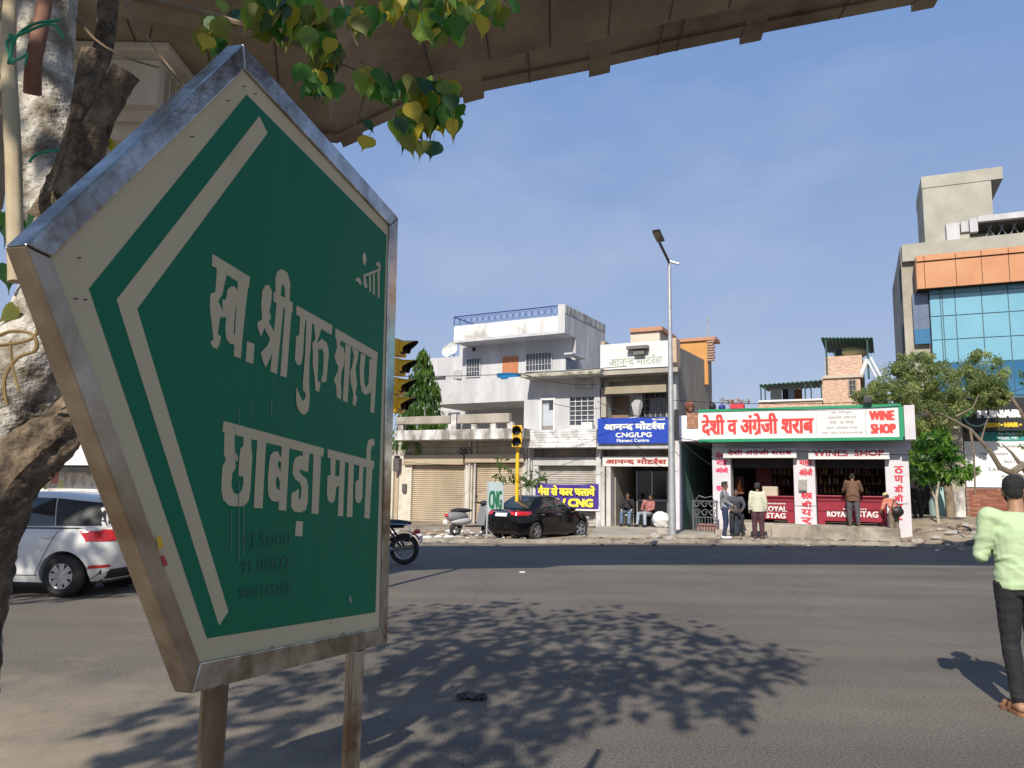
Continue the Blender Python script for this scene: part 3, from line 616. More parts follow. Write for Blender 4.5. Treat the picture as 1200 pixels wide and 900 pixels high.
# upper floor recess
zrf = px(743, 491, 1)[1]
m = MB(); fb(m, 704.3, 437, 783, 446, .25, .4); D.add('recess_beam', m, OLDP)  # plaster strip set back below the cornice
m = MB(); fb(m, 706.5, 452, 780.5, 460.5, -.12, .1); D.add('beam', m, M('olive_beam', (.27,.225,.15), (.33,.28,.2), sc=3))
zb_up = px(743, 521, -.55)[1]
D.add('upper_wall', MB().box(D0+.2, D1-.25, .9, 1.1, zb_up, zt0-.13), M('cream_wall', (.60,.57,.48), (.68,.65,.56), sc=1.5, dirt=(.42,.38,.3)))
D.add('door', MB().box(sb_(717.5, .8), sb_(736.5, .8), .8, .898, zb_up, px(727, 464, .8)[1]), BROWNW)
window(D, 750, 781, 460, 490, .82, 5, 4, fr=M('tan_frame', (.45,.38,.3)))
m = MB(); fb(m, 783.5, 437, 792.8, 489, -.05, .3); D.add('corner_pillar', m, WHITEG)
m = MB(); fb(m, 704.3, 455, 710, 489, .0, .3); D.add('corner_pillar', m, OLDP)
m = MB(); x = sb_(746, .3); m.tube([(x, .3, px(746, 489, .3)[1]), (x+.05, .25, px(746, 475, .3)[1]), (x+.2, .3, px(746, 462, .3)[1])], [.1, .16, .06], 7, wob=.6); D.add('rolled_curtain', m, WHITEG, smooth=True)
# ledge + boards
m = MB(); fb(m, 699.5, 518, 785, 526, -.5, .8); D.add('ledge', m, WHITEG, bevel=.02)
BLUE = M('blue_board', (.012,.05,.36), (.016,.06,.42), sc=2, rough=.4)
o, s0, s1, z0, z1 = board(D, 'blue_board', 700.3, 783, 489.5, 519.5, -.62, BLUE, .07)
TXB = M('pale_lettering', (.74,.76,.62), rough=.5)
m = MB(); text_mb('आनन<द मोटर^स', s0+.25, s1-.1, z0+.5*(z1-z0), z0+.86*(z1-z0), -.622, .022, m); D.add('lettering', m, TXB, parent=o)
m = MB(); text_mb('CNG/LPG', s0+.7, s1-.6, z0+.23*(z1-z0), z0+.43*(z1-z0), -.622, .010, m); text_mb('Fitment Centre', s0+.75, s1-.7, z0+.05*(z1-z0), z0+.18*(z1-z0), -.622, .005, m); text_mb('Mob.: 9214562378', s0+2.1, s1-.1, z0+.88*(z1-z0), z0+.97*(z1-z0), -.622, .004, m)
D.add('lettering', m, TXB, parent=o)
o, s0, s1, z0, z1 = board(D, 'name_board', 706, 783, 535, 546.5, -.1, M('faded_board', (.62,.58,.55), (.7,.67,.64), sc=3), .05)
m = MB(); text_mb('आनन<द मोटर^स', s0+.12, s1-.05, z0+.06, z1-.04, -.102, .02, m); D.add('lettering', m, M('brown_red_lettering', (.33,.04,.035)), parent=o)
for x_, y_, q_ in ((704.3, 708.5, 547), (710.5, 715.5, 547), (784, 793, 526)): m = MB(); fb(m, x_, q_, y_, 615, -.1, .3, z0=0); D.add('pillar', m, M('shop_pillar', (.45,.43,.4), (.6,.57,.53), sc=2, dirt=(.28,.25,.22)))
m = MB(); fb(m, 704.5, 526.5, 783.5, 535, .3, .45); D.add('lintel', m, M('brown_lintel', (.16,.13,.11)))
IN = M('shop_inside_wall', (.30,.27,.23), (.38,.34,.3), sc=2)
i0 = sb_(704.3)+.05; i1 = sb_(793)-.3
D.add('interior', MB().box(i0+.25, i0+.4, .4, 4, .0, zb_up-.15).box(i0+.4, i1, 4, 4.2, 0, zb_up-.15), IN)
D.add('shop_floor', MB().box(i0, i1, -.3, 4, .0, .19), PAVE)
D.add('ceiling', MB().box(i0, i1, .5, 4.2, zb_up-.14, zb_up-.01), IN)
a0 = px(747, 600, 1.6)[0]; a1 = px(783, 600, 1.6)[0]; zt_ = px(760, 552, 1.6)[1]
gd_ = D.add('glass_door', MB().box(a0, a1, 1.6, 1.63, .2, zt_), M('door_glass_dark', (.02,.02,.022), rough=.1))
m = MB()
for x in (a0, (a0+a1)/2, a1): m.box(x-.03, x+.03, 1.55, 1.599, .2, zt_)
m.box(a0, a1, 1.57, 1.598, 1.1, 1.2); D.add('frame', m, M('alu_frame', (.35,.34,.33), metal=.7, rough=.4), parent=gd_)

# ---------------- E + F: teal passage and liquor shop
W = T('liquor_shop', 'single-storey white liquor shop with green-edged fascia and red counters', 'building', (px(945, 610)[0], 0, 0), FA)
LILAC = M('lilac_white_wall', (.50,.48,.52), (.60,.58,.61), sc=1.2, dirt=(.42,.4,.42))
PILW = M('pillar_white_paint', (.54,.515,.54), (.62,.60,.62), sc=2, dirt=(.6,.55,.57))
W0 = px(797, 600)[0]+.03; W1 = px(1066, 600)[0]; zf0 = px(938, 513.5, -.7)[1]; zf1 = px(938, 480, -.7)[1]
zpl = px(945, 614, 0)[1]
TEAL = M('teal_wall', (.13,.26,.25), (.18,.32,.3), sc=1.5, dirt=(.09,.17,.16))
m = MB(); m.box(W0, W0+.06, .02, 7, .1, zf0-.02); W.add('teal_wall', m, TEAL)
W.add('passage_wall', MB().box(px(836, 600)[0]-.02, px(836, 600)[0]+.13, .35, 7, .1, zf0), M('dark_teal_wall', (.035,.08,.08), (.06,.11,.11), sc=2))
W.add('passage_end', MB().box(W0+.07, px(836, 600)[0]-.03, 7, 7.2, .1, zf0), DARK)
m = MB(); a = px(795, 600, -.1)[0]; m.box(a-.08, a+.12, -.12, .02, .1, zf0); W.add('passage_post', m, PILW)
W.add('roof', MB().box(W0, W1, -.25, 8, zf0+.003, zf0+.22), WHITEG)
m = MB(); fb(m, 835, 512, 1068, 527, .0, .3, z1=zf0); W.add('shop_wall', m, LILAC)
W.add('side_wall', MB().box(W1-.3, W1, .31, 7, .1, zf0), LILAC)
W.add('back_wall', MB().box(px(836, 600)[0]+.15, W1-.31, 5, 5.2, .1, zf0), M('maroon_inside', (.06,.02,.02), (.09,.03,.03), sc=2))
pb = [(836, 857.5), (932, 957.5), (1040.5, 1069)]
for k, (a, b) in enumerate(pb):
    m = MB(); fb(m, a, 524, b, 620, -.02, .5, z0=.05); W.add('pillar', m, PILW, bevel=.015)
zop = px(945, 545, .1)[1]
m = MB(); m.box(px(857.5, 600)[0], px(932, 600)[0], .32, .5, zop-.1, zf0).box(px(957.5, 600)[0], px(1040.5, 600)[0], .32, .5, zop-.1, zf0); W.add('lintel', m, DARK)
# fascia
fas = T('shop_fascia', 'long white fascia with green edges and red Hindi and English lettering', 'signboard', (px(938, 513, -.75)[0], -.75, zf0), FA)
s0 = px(818.5, 500, -.75)[0]; s1 = px(1057.5, 500, -.75)[0]
fas.add('panel', MB().box(s0, s1, -.75, -.3, zf0, zf1), SIGNW)
GRN = M('fascia_green', (.01,.25,.11), rough=.5)
fas.add('green_edge', MB().box(s0, s1, -.78, -.3, zf1, zf1+.09), GRN); fas.add('green_edge', MB().box(s0, s1, -.78, -.3, zf0-.1, zf0), GRN)
fas.add('green_edge', MB().box(s1-.09, s1+.05, -.779, -.3, zf0+.001, zf1-.001), GRN)
fas.add('return_panel', MB().box(px(794, 500, -.72)[0], s0-.003, -.72, -.3, zf0-.05, zf1-.1), M('creased_flex', (.66,.66,.72), (.76,.76,.8), sc=2, bump=.8, bsc=4))
fas.add('jali_panel', MB().box(px(805, 500, -.74)[0], px(818, 500, -.74)[0], -.745, -.721, px(811, 502, -.74)[1], px(811, 484, -.74)[1]), M('jali_brown', (.22,.09,.05), (.42,.22,.14), sc=14, lo=.45, hi=.55))
fas.add('end_post', MB().box(s1+.06, s1+.36, -.85, -.3, px(1062, 515, -.8)[1], px(1060, 475, -.8)[1]), PILW)
for x in (957, 1015): xx = px(x, 500, -.752)[0]; fas.add('panel_joint', MB().box(xx-.008, xx+.008, -.754, -.7505, zf0+.05, zf1-.05), M('joint_grey', (.4,.4,.4)))
dz = zf1-zf0
m = MB(); text_mb('देशी व अंग_ेजी शराब', px(822, 500, -.75)[0], px(954, 500, -.75)[0], zf0+.1*dz, zf0+.92*dz, -.754, .026, m); fas.add('lettering', m, REDL)
m = MB(); text_mb('WINE', px(1019, 500, -.75)[0], px(1049, 500, -.75)[0], zf0+.54*dz, zf0+.9*dz, -.754, .026, m); text_mb('SHOP', px(1020, 500, -.75)[0], px(1050, 500, -.75)[0], zf0+.1*dz, zf0+.46*dz, -.754, .026, m); fas.add('lettering', m, REDL)
m = MB()
for i, s_ in enumerate(('फर्म - अनिल कुमार', 'अनुज्ञाधारी - राजेश सिंह', 'वार्ड - 28, जयपुर', 'दुकान - झोटवाड़ा, जयपुर', 'समय - प्रातः 10 से रात 8 बजे तक')):
    ww = (.5, .7, .6, .75, 1)[i]; c_ = (px(963, 500, -.75)[0]+px(1011, 500, -.75)[0])/2; hw = (px(1011, 500, -.75)[0]-px(963, 500, -.75)[0])/2*ww
    text_mb(s_, c_-hw, c_+hw, zf0+dz*(.8-i*.175), zf0+dz*(.92-i*.175), -.7535, .002, m)
fas.add('lettering', m, M('faint_print', (.35,.3,.28)))
fas.add('floodlight', MB().box(px(1012, 475, -.8)[0], px(1022, 475, -.8)[0], -.95, -.7, zf1+.1, zf1+.34), M('lamp_black', (.04,.04,.04), rough=.5), bevel=.02)
# shutter boxes with names
for (x0, x1, y0, y1, txt, mt) in ((847.5, 933.5, 525.5, 536.5, 'देशी अंग_ेजी शराब', MAROON), (947.5, 1042.5, 526, 538, 'WINES  SHOP', MAROON)):
    o, a, b, z0, z1 = board(W, 'shutter_box', x0, x1, y0, y1, -.3, LILAC, .32)
    W.add('bottom_rail', MB().box(a, b, -.32, -.301, z0, z0+.07), SIGNW, parent=o)
    m = MB(); text_mb(txt, a+.15, b-.15, z0+.09, z1-.03, -.3045, .010, m); W.add('lettering', m, mt, parent=o)
# vertical lettering on pillars
def vtext(words, xc, ys, wpx, d=-.028):
    m = MB()
    for i, s_ in enumerate(words):
        if not s_: continue
        y0 = ys[0]+(ys[1]-ys[0])*i/len(words); y1 = ys[0]+(ys[1]-ys[0])*(i+.82)/len(words)
        a = px(xc-wpx/2, y1, d)[0]; b = px(xc+wpx/2, y1, d)[0]; text_mb(s_, a, b, px(xc, y1, d)[1], px(xc, y0, d)[1], d, .012, m)
    return m
W.add('lettering', vtext(['देशी', 'व', 'अंग_ेजी'], 846, (530, 556), 15), M('pink_lettering', (.62,.05,.14)))
W.add('lettering', vtext(['शराब'], 846, (569, 577), 13), M('pink_lettering', (.62,.05,.14)))
W.add('lettering', vtext(['यहाँ', 'अंग_ेजी'], 944.5, (537, 560), 16), REDP)
W.add('lettering', vtext(['शराब', 'बी', 'य', 'र'], 945.5, (577, 616), 13), REDP)
W.add('lettering', vtext(['ठ', 'ण', 'डी', 'बी', 'य', 'र'], 1053.5, (546, 612), 11), REDP)
W.add('meter_box', MB().box(px(936, 570, -.06)[0], px(945.5, 570, -.06)[0], -.14, -.021, px(941, 575, -.06)[1], px(941, 562, -.06)[1]), M('meter_box_m', (.25,.24,.22), (.4,.38,.34), sc=9), bevel=.01)
# platform and steps
pf = MB(); pf.box(px(905, 620, -.9)[0], px(1055, 620, -.9)[0], -1.15, 5, .0, zpl-.005); pf.box(px(857, 620, -.3)[0], px(905, 620, -.9)[0], -.45, 5, .0, zpl-.008)
W.add('platform', pf, PAVE, bevel=.03)
pf = MB(); pf.box(px(840, 620, -.8)[0], px(905, 620, -.8)[0]-.003, -1.1, -.45, .0, zpl*.5); W.add('step', pf, PAVE, bevel=.03)
# counters with the whisky advert
CR = M('counter_red', (.24,.012,.028), (.29,.02,.04), sc=2, rough=.42)
def counter(x0, x1, ytop, words, lab):
    t = T('counter', lab, 'counter', (px((x0+x1)/2, 615, .2)[0], .2, zpl), FA)
    s0 = px(x0, 600, .2)[0]; s1 = px(x1, 600, .2)[0]; zt = px((x0+x1)/2, ytop, .2)[1]
    t.add('front_panel', MB().box(s0+.03, s1-.03, .2, .26, zpl+.12, zt-.05), CR)
    t.add('top', MB().box(s0, s1, .12, .9, zt-.05, zt), CR, bevel=.01)
    t.add('rail', MB().box(s0+.03, s1-.03, .185, .2, zt-.2, zt-.16), M('counter_dark', (.12,.008,.015)))
    for a in (s0+.03, s1-.25): t.add('leg', MB().box(a, a+.22, .205, .8, zpl, zpl+.12), CR)
    for s_, a, b, y0, y1 in words:
        m = MB(); text_mb(s_, px(a, 600, .19)[0], px(b, 600, .19)[0], px((a+b)/2, y1, .19)[1], px((a+b)/2, y0, .19)[1], .196, .010 if y1-y0 > 4 else .004, m); t.add('lettering', m, SIGNW)
counter(884, 932, 581, [('ROYAL', 895, 922.5, 593, 599.5), ('STAG', 897.5, 920.5, 601, 607.5), ('SEAGRAM\'S', 898, 921, 589.2, 591)], 'red counter of the left shop bay under a carton')
counter(957.5, 1040, 581, [('ROYAL', 969, 994.5, 599, 606), ('STAG', 1005, 1029, 599, 606.5), ('SEAGRAM\'S', 988, 1016, 595.8, 597.5)], 'long red counter where the man in brown stands')
# shelves and bottles inside both bays
random.seed(11)
BOT = [M('bottle_amber', (.25,.09,.02), rough=.15), M('bottle_dark', (.02,.03,.02), rough=.12), M('bottle_clear', (.35,.36,.33), rough=.1), M('bottle_gold', (.45,.3,.05), rough=.3)]
shf = M('shelf_wood', (.10,.07,.05), (.14,.1,.07), sc=4)
bproto = {}
for i, mt in enumerate(BOT):
    h = .26; mb = MB(); mb.tube([(0,0,0),(0,0,h*.55),(0,0,h*.7),(0,0,h*.74),(0,0,h)], [.042,.042,.02,.016,.016], 7); bproto[i] = mb.mesh('bottle', mt, True)
for (x0, x1, ys) in ((906, 931, (556, 568, 580)), (960, 1038, (556, 567, 578, 590))):
    s = T('bottle_shelf', 'dark shelves of bottles behind the %s counter' % ('short left' if x0 < 950 else 'long right'), 'shelf', (px((x0+x1)/2, 600, 3)[0], 3, zpl), FA)
    s0 = px(x0, 600, 3)[0]; s1 = px(x1, 600, 3)[0]
    for side in (s0-.03, s1): s.add('side_panel', MB().box(side, side+.03, 2.85, 3.2, zpl, px(x0, 548, 3)[1]), shf)
    for y in ys:
        z = px((x0+x1)/2, y, 3)[1]; s.add('shelf', MB().box(s0, s1-.003, 2.87, 3.2, z-.03, z), shf); a = s0+.1
        while a < s1-.1:
            o = bpy.data.objects.new('bottle', bproto[random.choice((0,0,1,2,2,3))]); C.objects.link(o); o.location = FA.w(a, 2.95+random.uniform(-.03, .03), z); k = random.uniform(.85, 1.15); o.scale = (k, k, k)
            tag(o, 'small glass bottle standing among others on the liquor shop shelves', 'bottle', 'bottles on the liquor shop shelves'); a += random.uniform(.1, .17)
# carton and poster
ct = single('carton', MB().box(px(894, 575, .4)[0], px(911.5, 575, .4)[0], .3, .6, px(903, 580.8, .2)[1], px(903, 570, .4)[1]), M('carton_m', (.42,.36,.27), (.5,.43,.33), sc=3), 'brown cardboard carton standing on the left red counter', 'carton', frame=FA)
o = T('wall_calendar', 'red and orange printed picture hanging inside the left shop bay', 'poster', (px(866, 575, 1.2)[0], 1.2, px(866, 580, 1.2)[1]), FA)
a, b = px(861, 575, 1.2)[0], px(872, 575, 1.2)[0]; z0 = px(866, 579, 1.2)[1]; z1 = px(866, 558, 1.2)[1]
o.add('sheet', MB().box(a, b, 1.2, 1.22, z0, z1), M('poster_dark', (.06,.03,.03)))
o.add('print', MB().yprism([(a+.05, z0+.05), (b-.03, z0+.05), (b-.12, z0+.3), (a+.22, z1-.05), (a+.12, z0+.35)], 1.19, 1.199), M('poster_red', (.7,.12,.03), (.75,.4,.1), sc=8))
cab = single('cabinet', MB().box(px(887, 575, 1.6)[0], px(905, 575, 1.6)[0], 1.5, 1.9, zpl, px(895, 549, 1.6)[1]), M('cabinet_red', (.10,.02,.02), (.13,.03,.03), sc=3), 'dark red cabinet standing behind the carton in the left bay', 'cabinet', frame=FA)

# ---------------- G: brick house with green canopies behind
BRK = M('pink_brick_far', (.42,.27,.19), (.62,.44,.32), sc=6, rough=.9, streak=.25, lo=.4, hi=.6, bump=.4)
K = T('brick_house', 'narrow pinkish brick house with green sheet canopies on its roof', 'building', (px(988, 480, 9)[0], 9, 0), FA)
def kb(x0, y0, x1, y1, d0, d1, name, mat, **k):
    m = MB(); fb(m, x0, y0, x1, y1, d0, d1, **k); return K.add(name, m, mat)
kb(964, 443, 1010.5, 500, 9, 13, 'wall', BRK, z0=0); kb(967.5, 417, 1011, 439.5, 9.1, 13, 'upper_room', BRK)
m = MB(); s0 = px(964, 441, 8.95)[0]; s1 = px(1010.5, 441, 8.95)[0]; K.add('ledge', MB().box(s0, s1, 8.9, 13, px(987, 443, 9)[1], px(987, 439.5, 9)[1]), M('pale_ledge', (.5,.4,.32)))
window(K, 996, 1003, 446, 463, 8.97, 2, 3, fr=M('dull_frame', (.3,.24,.18)))
GC = M('green_sheet', (.018,.09,.055), (.03,.12,.08), sc=3, rough=.5)
def canopy(pts, d0, d1, slope, name='roof_sheet'):
    (x0, y0), (x1, y1) = pts; a = px(x0, y0, d0); b = px(x1, y1, d0); m = MB(); n = 14
    for i in range(n):
        u0 = a[0]+(b[0]-a[0])*i/n; u1 = a[0]+(b[0]-a[0])*(i+1)/n; za = a[1]+(b[1]-a[1])*i/n; um = (u0+u1)/2
        for p_, q_, h0, h1 in ((u0, um, 0, .05), (um, u1, .05, 0)): m.prism([(p_, d0, za+h0), (q_, d0, za+h1), (q_, d1, za+h1+slope), (p_, d1, za+h0+slope)], [(p_, d0, za+h0+.03), (q_, d0, za+h1+.03), (q_, d1, za+h1+.03+slope), (p_, d1, za+h0+.03+slope)])
    return m
K.add('roof_sheet', canopy(((962, 397), (1023, 397)), 9, 12.5, -.1), GC)
m = MB()
for x, d in ((968.5, 9.1), (1017, 9.1), (980, 12), (1009, 12)): s_, z0 = px(x, 418, d); m.tube([(s_, d, z0-1), (s_, d, px(x, 397 if d < 10 else 400, d)[1])], .04, 6)
K.add('post', m, M('green_post', (.03,.08,.07)))
K.add('water_tank', MB().blob((px(997, 414, 10.5)[0], 10.5, px(997, 414, 10.5)[1]), (.75, .6, .3), 14, 8), M('tank_yellow', (.55,.55,.3)), smooth=True)
K.add('store_box', MB().box(px(979, 412, 10)[0], px(987, 412, 10)[0], 10, 10.6, px(983, 417, 10)[1], px(983, 409, 10)[1]), M('store_dark', (.02,.05,.07)))
kb(889, 470, 964, 490, 8.6, 9, 'terrace_wall', BRK); kb(889, 468, 964, 470, 8.5, 9.05, 'terrace_rail', SIGNW)
K.add('roof_sheet', canopy(((889.5, 452), (964, 446.5)), 8.8, 12, .1), GC)
m = MB()
for x in (892, 897, 944, 951, 963): s_, z0 = px(x, 470, 8.9); m.tube([(s_, 8.9, z0), (s_, 8.9, px(x, 450, 8.9)[1])], .03, 6)
K.add('post', m, M('green_post', (.03,.08,.07)))
for (x0, x1, mt) in ((917, 924, (.02,.02,.025)), (924, 931, (.35,.42,.6)), (931, 940, (.2,.08,.04)), (903, 916, (.5,.52,.48))):
    kb(x0, 456, x1, 468, 10, 10.1, 'hanging_cloth', M('cloth%d' % x0, mt, rough=.8))
m = MB(); a = px(1008, 434, 9); b = px(1016, 421, 9); c_ = px(1033, 436, 9); e = px(1026, 434, 9); f = px(1020, 419, 9)
m.tube([(a[0], 9, a[1]-.3), (b[0], 9, b[1])], .1, 6).tube([(b[0], 9, b[1]), (e[0], 9, e[1]-.3)], .05, 6).tube([(f[0], 9, f[1]), (c_[0], 9, c_[1]-.3)], .06, 6); K.add('stair_rail', m, SIGNW)

# ---------------- B: white house behind
FB_ = Frame(P(640, 470, 36.5).to_tuple()[:2] + (0,), 29); pb_ = FB_.px
Bh = T('white_terrace_house', 'white flat-roofed house with blue roof railing set back behind the shops', 'building', (-2, 0, 0), FB_)
def bb(x0, y0, x1, y1, d0, d1, name, mat, z0=None, z1=None, bev=0, dref=None, **k):
    dr = d0 if dref is None else dref; xm = (x0+x1)/2; a = pb_(x0, y1, dr)[0]; b = pb_(x1, y1, dr)[0]
    return Bh.add(name, MB().box(a, b, d0, d1, pb_(xm, y1, dr)[1] if z0 is None else z0, pb_(xm, y0, dr)[1] if z1 is None else z1), mat, bevel=bev)
zt_ = pb_(585, 447, 3)[1]; s_r = pb_(650, 430, 0)[0]
zbal0 = pb_(586, 397, .6)[1]; zbal1 = pb_(586, 377, .6)[1]
dB, zB = FB_.side(704, 397, s_r)
Bh.add('upper_wall', MB().box(pb_(541, 440, 1.9)[0], s_r, 1.9, 2.1, zt_-.6, zbal0), WHITE)
Bh.add('side_wall', MB().xprism([(1.9, 0), (dB, 0), (dB, zbal1+.45), (.62, zbal1+.5), (.62, zbal0), (1.9, zbal0)], s_r, s_r+.25), STAINW if False else WHITEG)
Bh.add('side_wall_top', MB().box(s_r-.02, s_r+.27, .62, dB, zbal1+.12, zbal1+.52), STAINW)
Bh.add('left_return', MB().box(pb_(530, 420, 1.9)[0], pb_(541, 420, 1.9)[0]-.003, 2.6, 8, zt_-.6, pb_(535, 400, 2)[1]), WHITE)
Bh.add('balcony_parapet', MB().box(pb_(532, 390, .6)[0], s_r-.03, .6, .75, zbal0+.14, zbal1), M('weathered_white', (.45,.43,.40), (.80,.79,.76), sc=1.4, streak=2, lo=.35, hi=.6, dirt=(.35,.33,.3)))
Bh.add('balcony_slab', MB().box(pb_(532, 390, .6)[0], s_r-.003, .6, 1.895, zbal0, zbal0+.14), WHITE)
Bh.add('roof', MB().box(pb_(541, 440, 1.9)[0], s_r-.004, 2.1, dB, zbal0+.02, zbal0+.2), WHITE)
Bh.add('corner_post', MB().box(s_r-.12, s_r+.26, .56, .618, zbal0, zbal1+.55), WHITE)
RB = M('blue_rail', (.02,.05,.22), rough=.5); m = MB(); a = pb_(532, 375, .65)[0]; b = s_r-.15; zr = zbal1+.52
m.tube([(a, .65, zr), (b, .65, zr)], .03, 6).tube([(a, .65, zr), (a, 5, zr)], .03, 6)
n = 17
for i in range(n+1):
    x = a+(b-a)*i/n; m.tube([(x, .65, zbal1), (x, .65, zr)], .012, 4)
    if i < n:
        cx = x+(b-a)/n/2
        for rr in (.14,): m.tube([(cx+rr*math.cos(t_*.7), .65, zbal1+.27+rr*1.3*math.sin(t_*.7)) for t_ in range(10)], .014, 4, cap=False)
for i in range(7): m.tube([(a, .7+i*.6, zbal1), (a, .7+i*.6, zr)], .012, 4)
Bh.add('railing', m, RB)
FL = 1.88
for (x0, x1, y0, y1, nx_, ny_) in ((547, 562, 420.5, 441, 5, 4), (617, 646, 414, 434, 8, 3)): window(Bh, x0, x1, y0, y1, FL, nx_, ny_, F=FB_, fr=M('dull_white_bar', (.5,.5,.5)))
bb(588.5, 417.5, 607, 440, FL, 1.899, 'door', ORDOOR); bb(553.5, 407, 556.8, 411.5, FL, 1.899, 'vent_hole', DARK)
# terrace parapet below
zp0 = pb_(560, 472, -1)[1]; zp1 = pb_(560, 444.5, -1)[1]
Bh.add('terrace_parapet', MB().box(pb_(502, 460, -1)[0], pb_(620, 460, -1)[0], -1, -.8, zp0, zp1), WHITE)
Bh.add('terrace_floor', MB().box(pb_(502, 460, -1)[0], pb_(620, 460, -1)[0], -.799, 2.5, zp0, zp0+.2), WHITEG)
Bh.add('lower_wall', MB().box(pb_(500, 480, 1.5)[0], s_r, 2.6, 3, 0, zp0+.1), WHITEG)
bb(497, 419, 540, 440, 3, 9, 'left_block', WHITE, z0=3)
bb(531, 434, 540.5, 444, 2.3, 2.7, 'air_conditioner', M('ac_unit', (.45,.44,.42), (.1,.1,.1), sc=9, lo=.5, hi=.6))
bb(507, 441.5, 521, 445, .4, .5, 'vent_row', M('vent_dark', (.06,.06,.06)))
for x, y, r_ in ((525, 411.5, .34), (531, 408, .36)):
    s_, z_ = pb_(x, y, 3.2); t = T('satellite_dish', 'small white satellite dish, %s of the pair on the white house roof' % ('left' if x < 528 else 'right'), 'satellite dish', (s_, 3.2, pb_(x, 419, 3.2)[1]), FB_, group='satellite dishes on the white house')
    m = MB(); m.grid(lambda u, v: (s_+r_*v*math.cos(u*6.2832), 3.2-.12*(1-v*v)*-1-.1, z_+r_*v*math.sin(u*6.2832)), 16, 4); t.add('dish', m, SIGNW, smooth=True)
    t.add('mast', MB().tube([(s_, 3.25, z_), (s_, 3.35, pb_(x, 421, 3.2)[1])], .03, 6), GRILL)
s_, z_ = pb_(596, 441, -.6)
bk = single('blue_tub', MB().tube([(s_, -.5, zp1-.05), (s_, -.5, zp1+.22)], [.55, .65], 14), M('blue_plastic', (.02,.22,.5), rough=.4), 'bright blue plastic tub on the white terrace parapet', 'tub', frame=FB_, smooth=True)
# window in the side wall
m = MB(); d0, zz = FB_.side(663, 430, s_r+.25); d1, z1 = FB_.side(676, 421, s_r+.25); d0b, z0 = FB_.side(670, 431, s_r+.25)
Bh.add('side_window', MB().box(s_r+.25, s_r+.27, d0, d1, z0-.2, z1-.1), GLASSD); Bh.add('sun_shade', MB().box(s_r+.25, s_r+.7, d0-.2, d1+.2, z1, z1+.08), WHITE)

# ---------------- R: glass building on the right
FR_ = Frame(P(1066, 500, 33).to_tuple()[:2] + (0,), 24); pr = FR_.px
Gb = T('glass_office_building', 'tall concrete office building with sky-blue glass wall and orange cladding band', 'building', (3, 0, 0), FR_)
def rb(x0, y0, x1, y1, d0, d1, name, mat, z0=None, z1=None, parent=None, th=Gb, bev=0):
    xm = (x0+x1)/2; a = pr(x0, y1, d0)[0]; b = pr(x1, y1, d0)[0]
    return th.add(name, MB().box(a, b, d0, d1, pr(x0, y1, d0)[1] if z0 is None else z0, pr(x0, y0, d0)[1] if z1 is None else z1), mat, parent=parent, bevel=bev)
RC = M('raw_concrete', (.30,.27,.21), (.42,.39,.32), sc=.5, rough=.9, dirt=(.22,.19,.15), bump=.15)
RCL = M('light_concrete', (.30,.285,.235), (.48,.46,.395), sc=.45, rough=.9, dirt=(.3,.28,.23), bump=.2)
zR = pr(1066, 288, 0)[1]
Gb.add('shell', MB().box(0, 14, 0, 8, 0, zR), RC)
zo1 = pr(1083, 300, -.9)[1]; zo0 = pr(1083, 338, -.9)[1]; zom = pr(1083, 306, -.9)[1]; zob = pr(1083, 333, -.9)[1]
so = [pr(x, 320, -.9)[0] for x in (1074, 1083.5, 1120.5, 1151, 1183)]; step = so[3]-so[2]
while so[-1] < 14: so.append(so[-1]+step)
Gb.add('band_backing', MB().box(so[0]+.02, 14.05, -.87, -.001, zo0+.02, zo1), M('band_dark', (.05,.03,.02)))
OR_ = M('orange_cladding', (.46,.19,.075), (.52,.24,.10), sc=1.2, rough=.5)
for i in range(len(so)-1):
    Gb.add('cladding_panel', MB().box(so[i]+.012, so[i+1]-.012, -.9, -.871, zo0+.0, zom-.04), OR_)
    Gb.add('cladding_panel', MB().box(so[i]+.012, so[i+1]-.012, -.97, -.871, zom-.005, zo1+.02), OR_)
for d in (-.86, ): Gb.add('cladding_panel', MB().box(so[0]-.02, so[0]+.015, -.87, 1.2, zo0, zo1-.02), M('cladding_side', (.3,.17,.1)))
Gb.add('parapet', MB().box(0.05, 14, -.25, .0, zo1+.02, zR+.01), RCL)
# glass curtain
xs = [1092, 1104.5, 1107, 1122, 1153.5, 1185]; sx = [pr(x, 400, -.4)[0] for x in xs]; st_ = sx[4]-sx[3]
while sx[-1] < 14: sx.append(sx[-1]+st_)
zs = [pr(1125, y, -.4)[1] for y in (343, 369, 397, 425)]
GL = [M('sky_blue_glass', (.16,.36,.46), (.20,.43,.54), sc=.4, rough=.12, spec=.9), M('deep_blue_glass', (.03,.13,.26), (.05,.17,.31), sc=.5, rough=.08, spec=.9)]
Gb.add('mullion_frame', MB().box(sx[0], 14, -.37, -.002, pr(1125, 467, -.4)[1]-.1, zo0), M('mullion', (.05,.12,.15), rough=.4))
zz = [zo0+.02] + zs + [pr(1125, 465, -.4)[1]]
random.seed(2)
for j in range(len(zz)-1):
    for i in range(len(sx)-1):
        Gb.add('glass_pane', MB().prism([(sx[i]+.02, -.39-random.uniform(0, .012), zz[j+1]+.02), (sx[i+1]-.02, -.39-random.uniform(0, .012), zz[j+1]+.02), (sx[i+1]-.02, -.39, zz[j]-.02), (sx[i]+.02, -.39, zz[j]-.02)],
               [(sx[i]+.02, -.375, zz[j+1]+.02), (sx[i+1]-.02, -.375, zz[j+1]+.02), (sx[i+1]-.02, -.375, zz[j]-.02), (sx[i]+.02, -.375, zz[j]-.02)]), GL[1 if j == 4 else 0])
